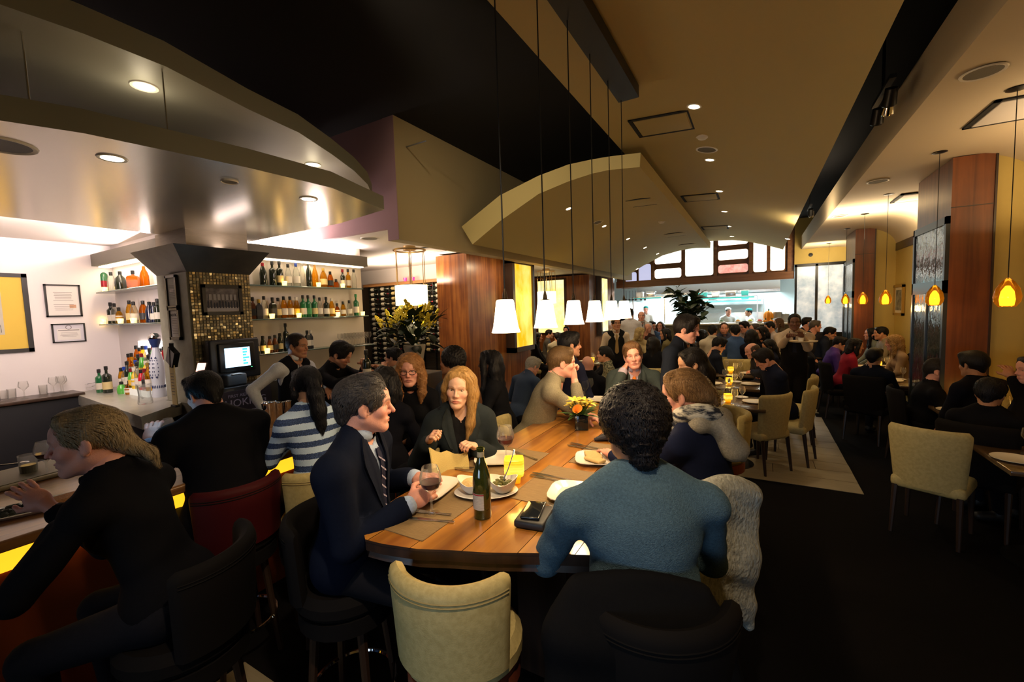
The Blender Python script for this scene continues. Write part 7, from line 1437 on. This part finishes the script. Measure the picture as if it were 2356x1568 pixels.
# seats under the guests
def under(P,lab): a=math.atan2(P['tf'][1],P['tf'][0])-PI/2; p=P['Pv']-P['tf']*.03; return stool(p[0],p[1],a,lab)
DARKUP=mat('darkened_upholstery',(.006,.005,.005),.8,spec=.12)  # seats meant to stay dim: shade put into the upholstery colour
def dark(st):
    for c in st.children:
        if c.name.split('.')[0] in ('backrest','seat','seat_ring'): c.data=c.data.copy(); c.data.materials[0]=DARKUP
        for d in c.children: d.data=d.data.copy(); d.data.materials[0]=DARKUP
for P,lab,dk in ((PD,'shade-darkened bar stool under the suited man',1),(PE,'bar stool behind the blonde woman, its back showing at her side',0),(PG,'shade-darkened bar stool under the man in the blue sweater',1),(PH_,'shade-darkened bar stool draped with a white cardigan',1),(PI_,'bar stool under the man in the olive sweater',0),(PJ,'bar stool under the man with the orange tie',0),(PK,'bar stool under the woman in white knit',0),(PA,'shade-darkened bar stool under the blonde woman at the bar',1),(PB,'shade-darkened bar stool under the man with the tablet',1),(PC,'olive topped bar stool under the woman in stripes',0),(PF,'bar stool under the woman with glasses',0)):
    st=under(P,lab)
    if dk: dark(st); st['group']='shade-darkened bar stools'  # cream stools darkened so they stay lost in the shade
    if P is PB:
        for c in st.children:
            if c.name.startswith('backrest'): c.data=c.data.copy(); c.data.materials[0]=mat('dark_red_leather',(.045,.003,.004),.6,spec=.15)
        st['label']='dark red backed bar stool under the man with the tablet'
    if P is PH_: st.location=(st.location.x-.16,st.location.y+.12,0)
# cardigan hung over the back of the scarf woman's stool
N=PH_['Pv']; tf,tr=PH_['tf'],PH_['tr']; tfh=np.array((tf[0],tf[1],0)); tfh/=np.linalg.norm(tfh)
KNIT=mat('white_cable_knit',(.52,.53,.47),.95,noise=((.30,.31,.28),60,.4),bump=1,bscale=70,stretch=(1,1,.6))
pr_=[]; K_=9; tops=[W3(1560+165*k/(K_-1),1150-60*k/(K_-1)+40*((k/(K_-1))**4),1.74+.14*k/(K_-1)) for k in range(K_)]
vd=np.array((.13,.99,0)); 
for k,tp in enumerate(tops):
    w_=.030+.012*(k%3==1); m1=tp-np.array((0,0,.30))-vd*.03; e1=tp-np.array((0,0,.58+.03*math.sin(k*1.7)))-vd*.02
    pr_+=[C(tp,m1,.036,w_+.006,.05),C(m1,e1,w_+.006,w_-.004,.05),C(tp,tp-np.array((0,0,.25))+vd*.08,.036,.025,.04)]
v,f=sdf_mesh(pr_,.011,disp=fold(.006,9)); og=tops[4].copy(); og[2]=.5; me=np_mesh('cardigan',[(v-og,f,None)],KNIT); o=part('cardigan',me,None,tuple(og)); tag(o,'white knitted cardigan hung over the stool of the scarf woman','cardigan')
def shade_chair(st):
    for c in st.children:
        if c.name.split('.')[0] in ('backrest','seat'): c.data=c.data.copy(); c.data.materials[0]=DARKUP
pr_=[]
for k in range(8):
    u=k/7; tp=W3(1330+285*u,1345+22*u-18*math.sin(PI*u),1.31); md=W3(1300+350*u,1450+15*u,1.27); bt=W3(1285+400*u,1640,1.25); pr_+=[C(tp,md,.038,.05,.05),C(md,bt,.05,.05,.05)]
v,f=sdf_mesh(pr_,.012,disp=fold(.006,19)); og=pr_[7][1].astype(float); og[2]=.5; tag(part('coat',np_mesh('coat',[(v-og,f,None)],cloth((.006,.006,.007))),None,tuple(og)),'black coat hung over the stool of the man in the blue sweater','coat')
CH_=at(2150,1005,z=.80)
# dining chairs: the ones seen empty or from the side, then one under every seated guest
for x,y,rz,lab in ((.35,6.15,1.3,'cream chair under the man in the navy sweater'),(.45,7.1,1.4,'cream chair two rows behind the navy sweater man'),(CH_.x,CH_.y,-.45,'cream chair in the shadow at the right aisle edge')): chair(x,y,rz,lab)
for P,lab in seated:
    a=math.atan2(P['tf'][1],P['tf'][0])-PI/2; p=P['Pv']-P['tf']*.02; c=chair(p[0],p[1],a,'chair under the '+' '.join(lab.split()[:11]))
    if p[0]>.55: shade_chair(c); c['group']='shade-darkened dining chairs'  # right-aisle chairs: same cream chair, low light painted into its upholstery
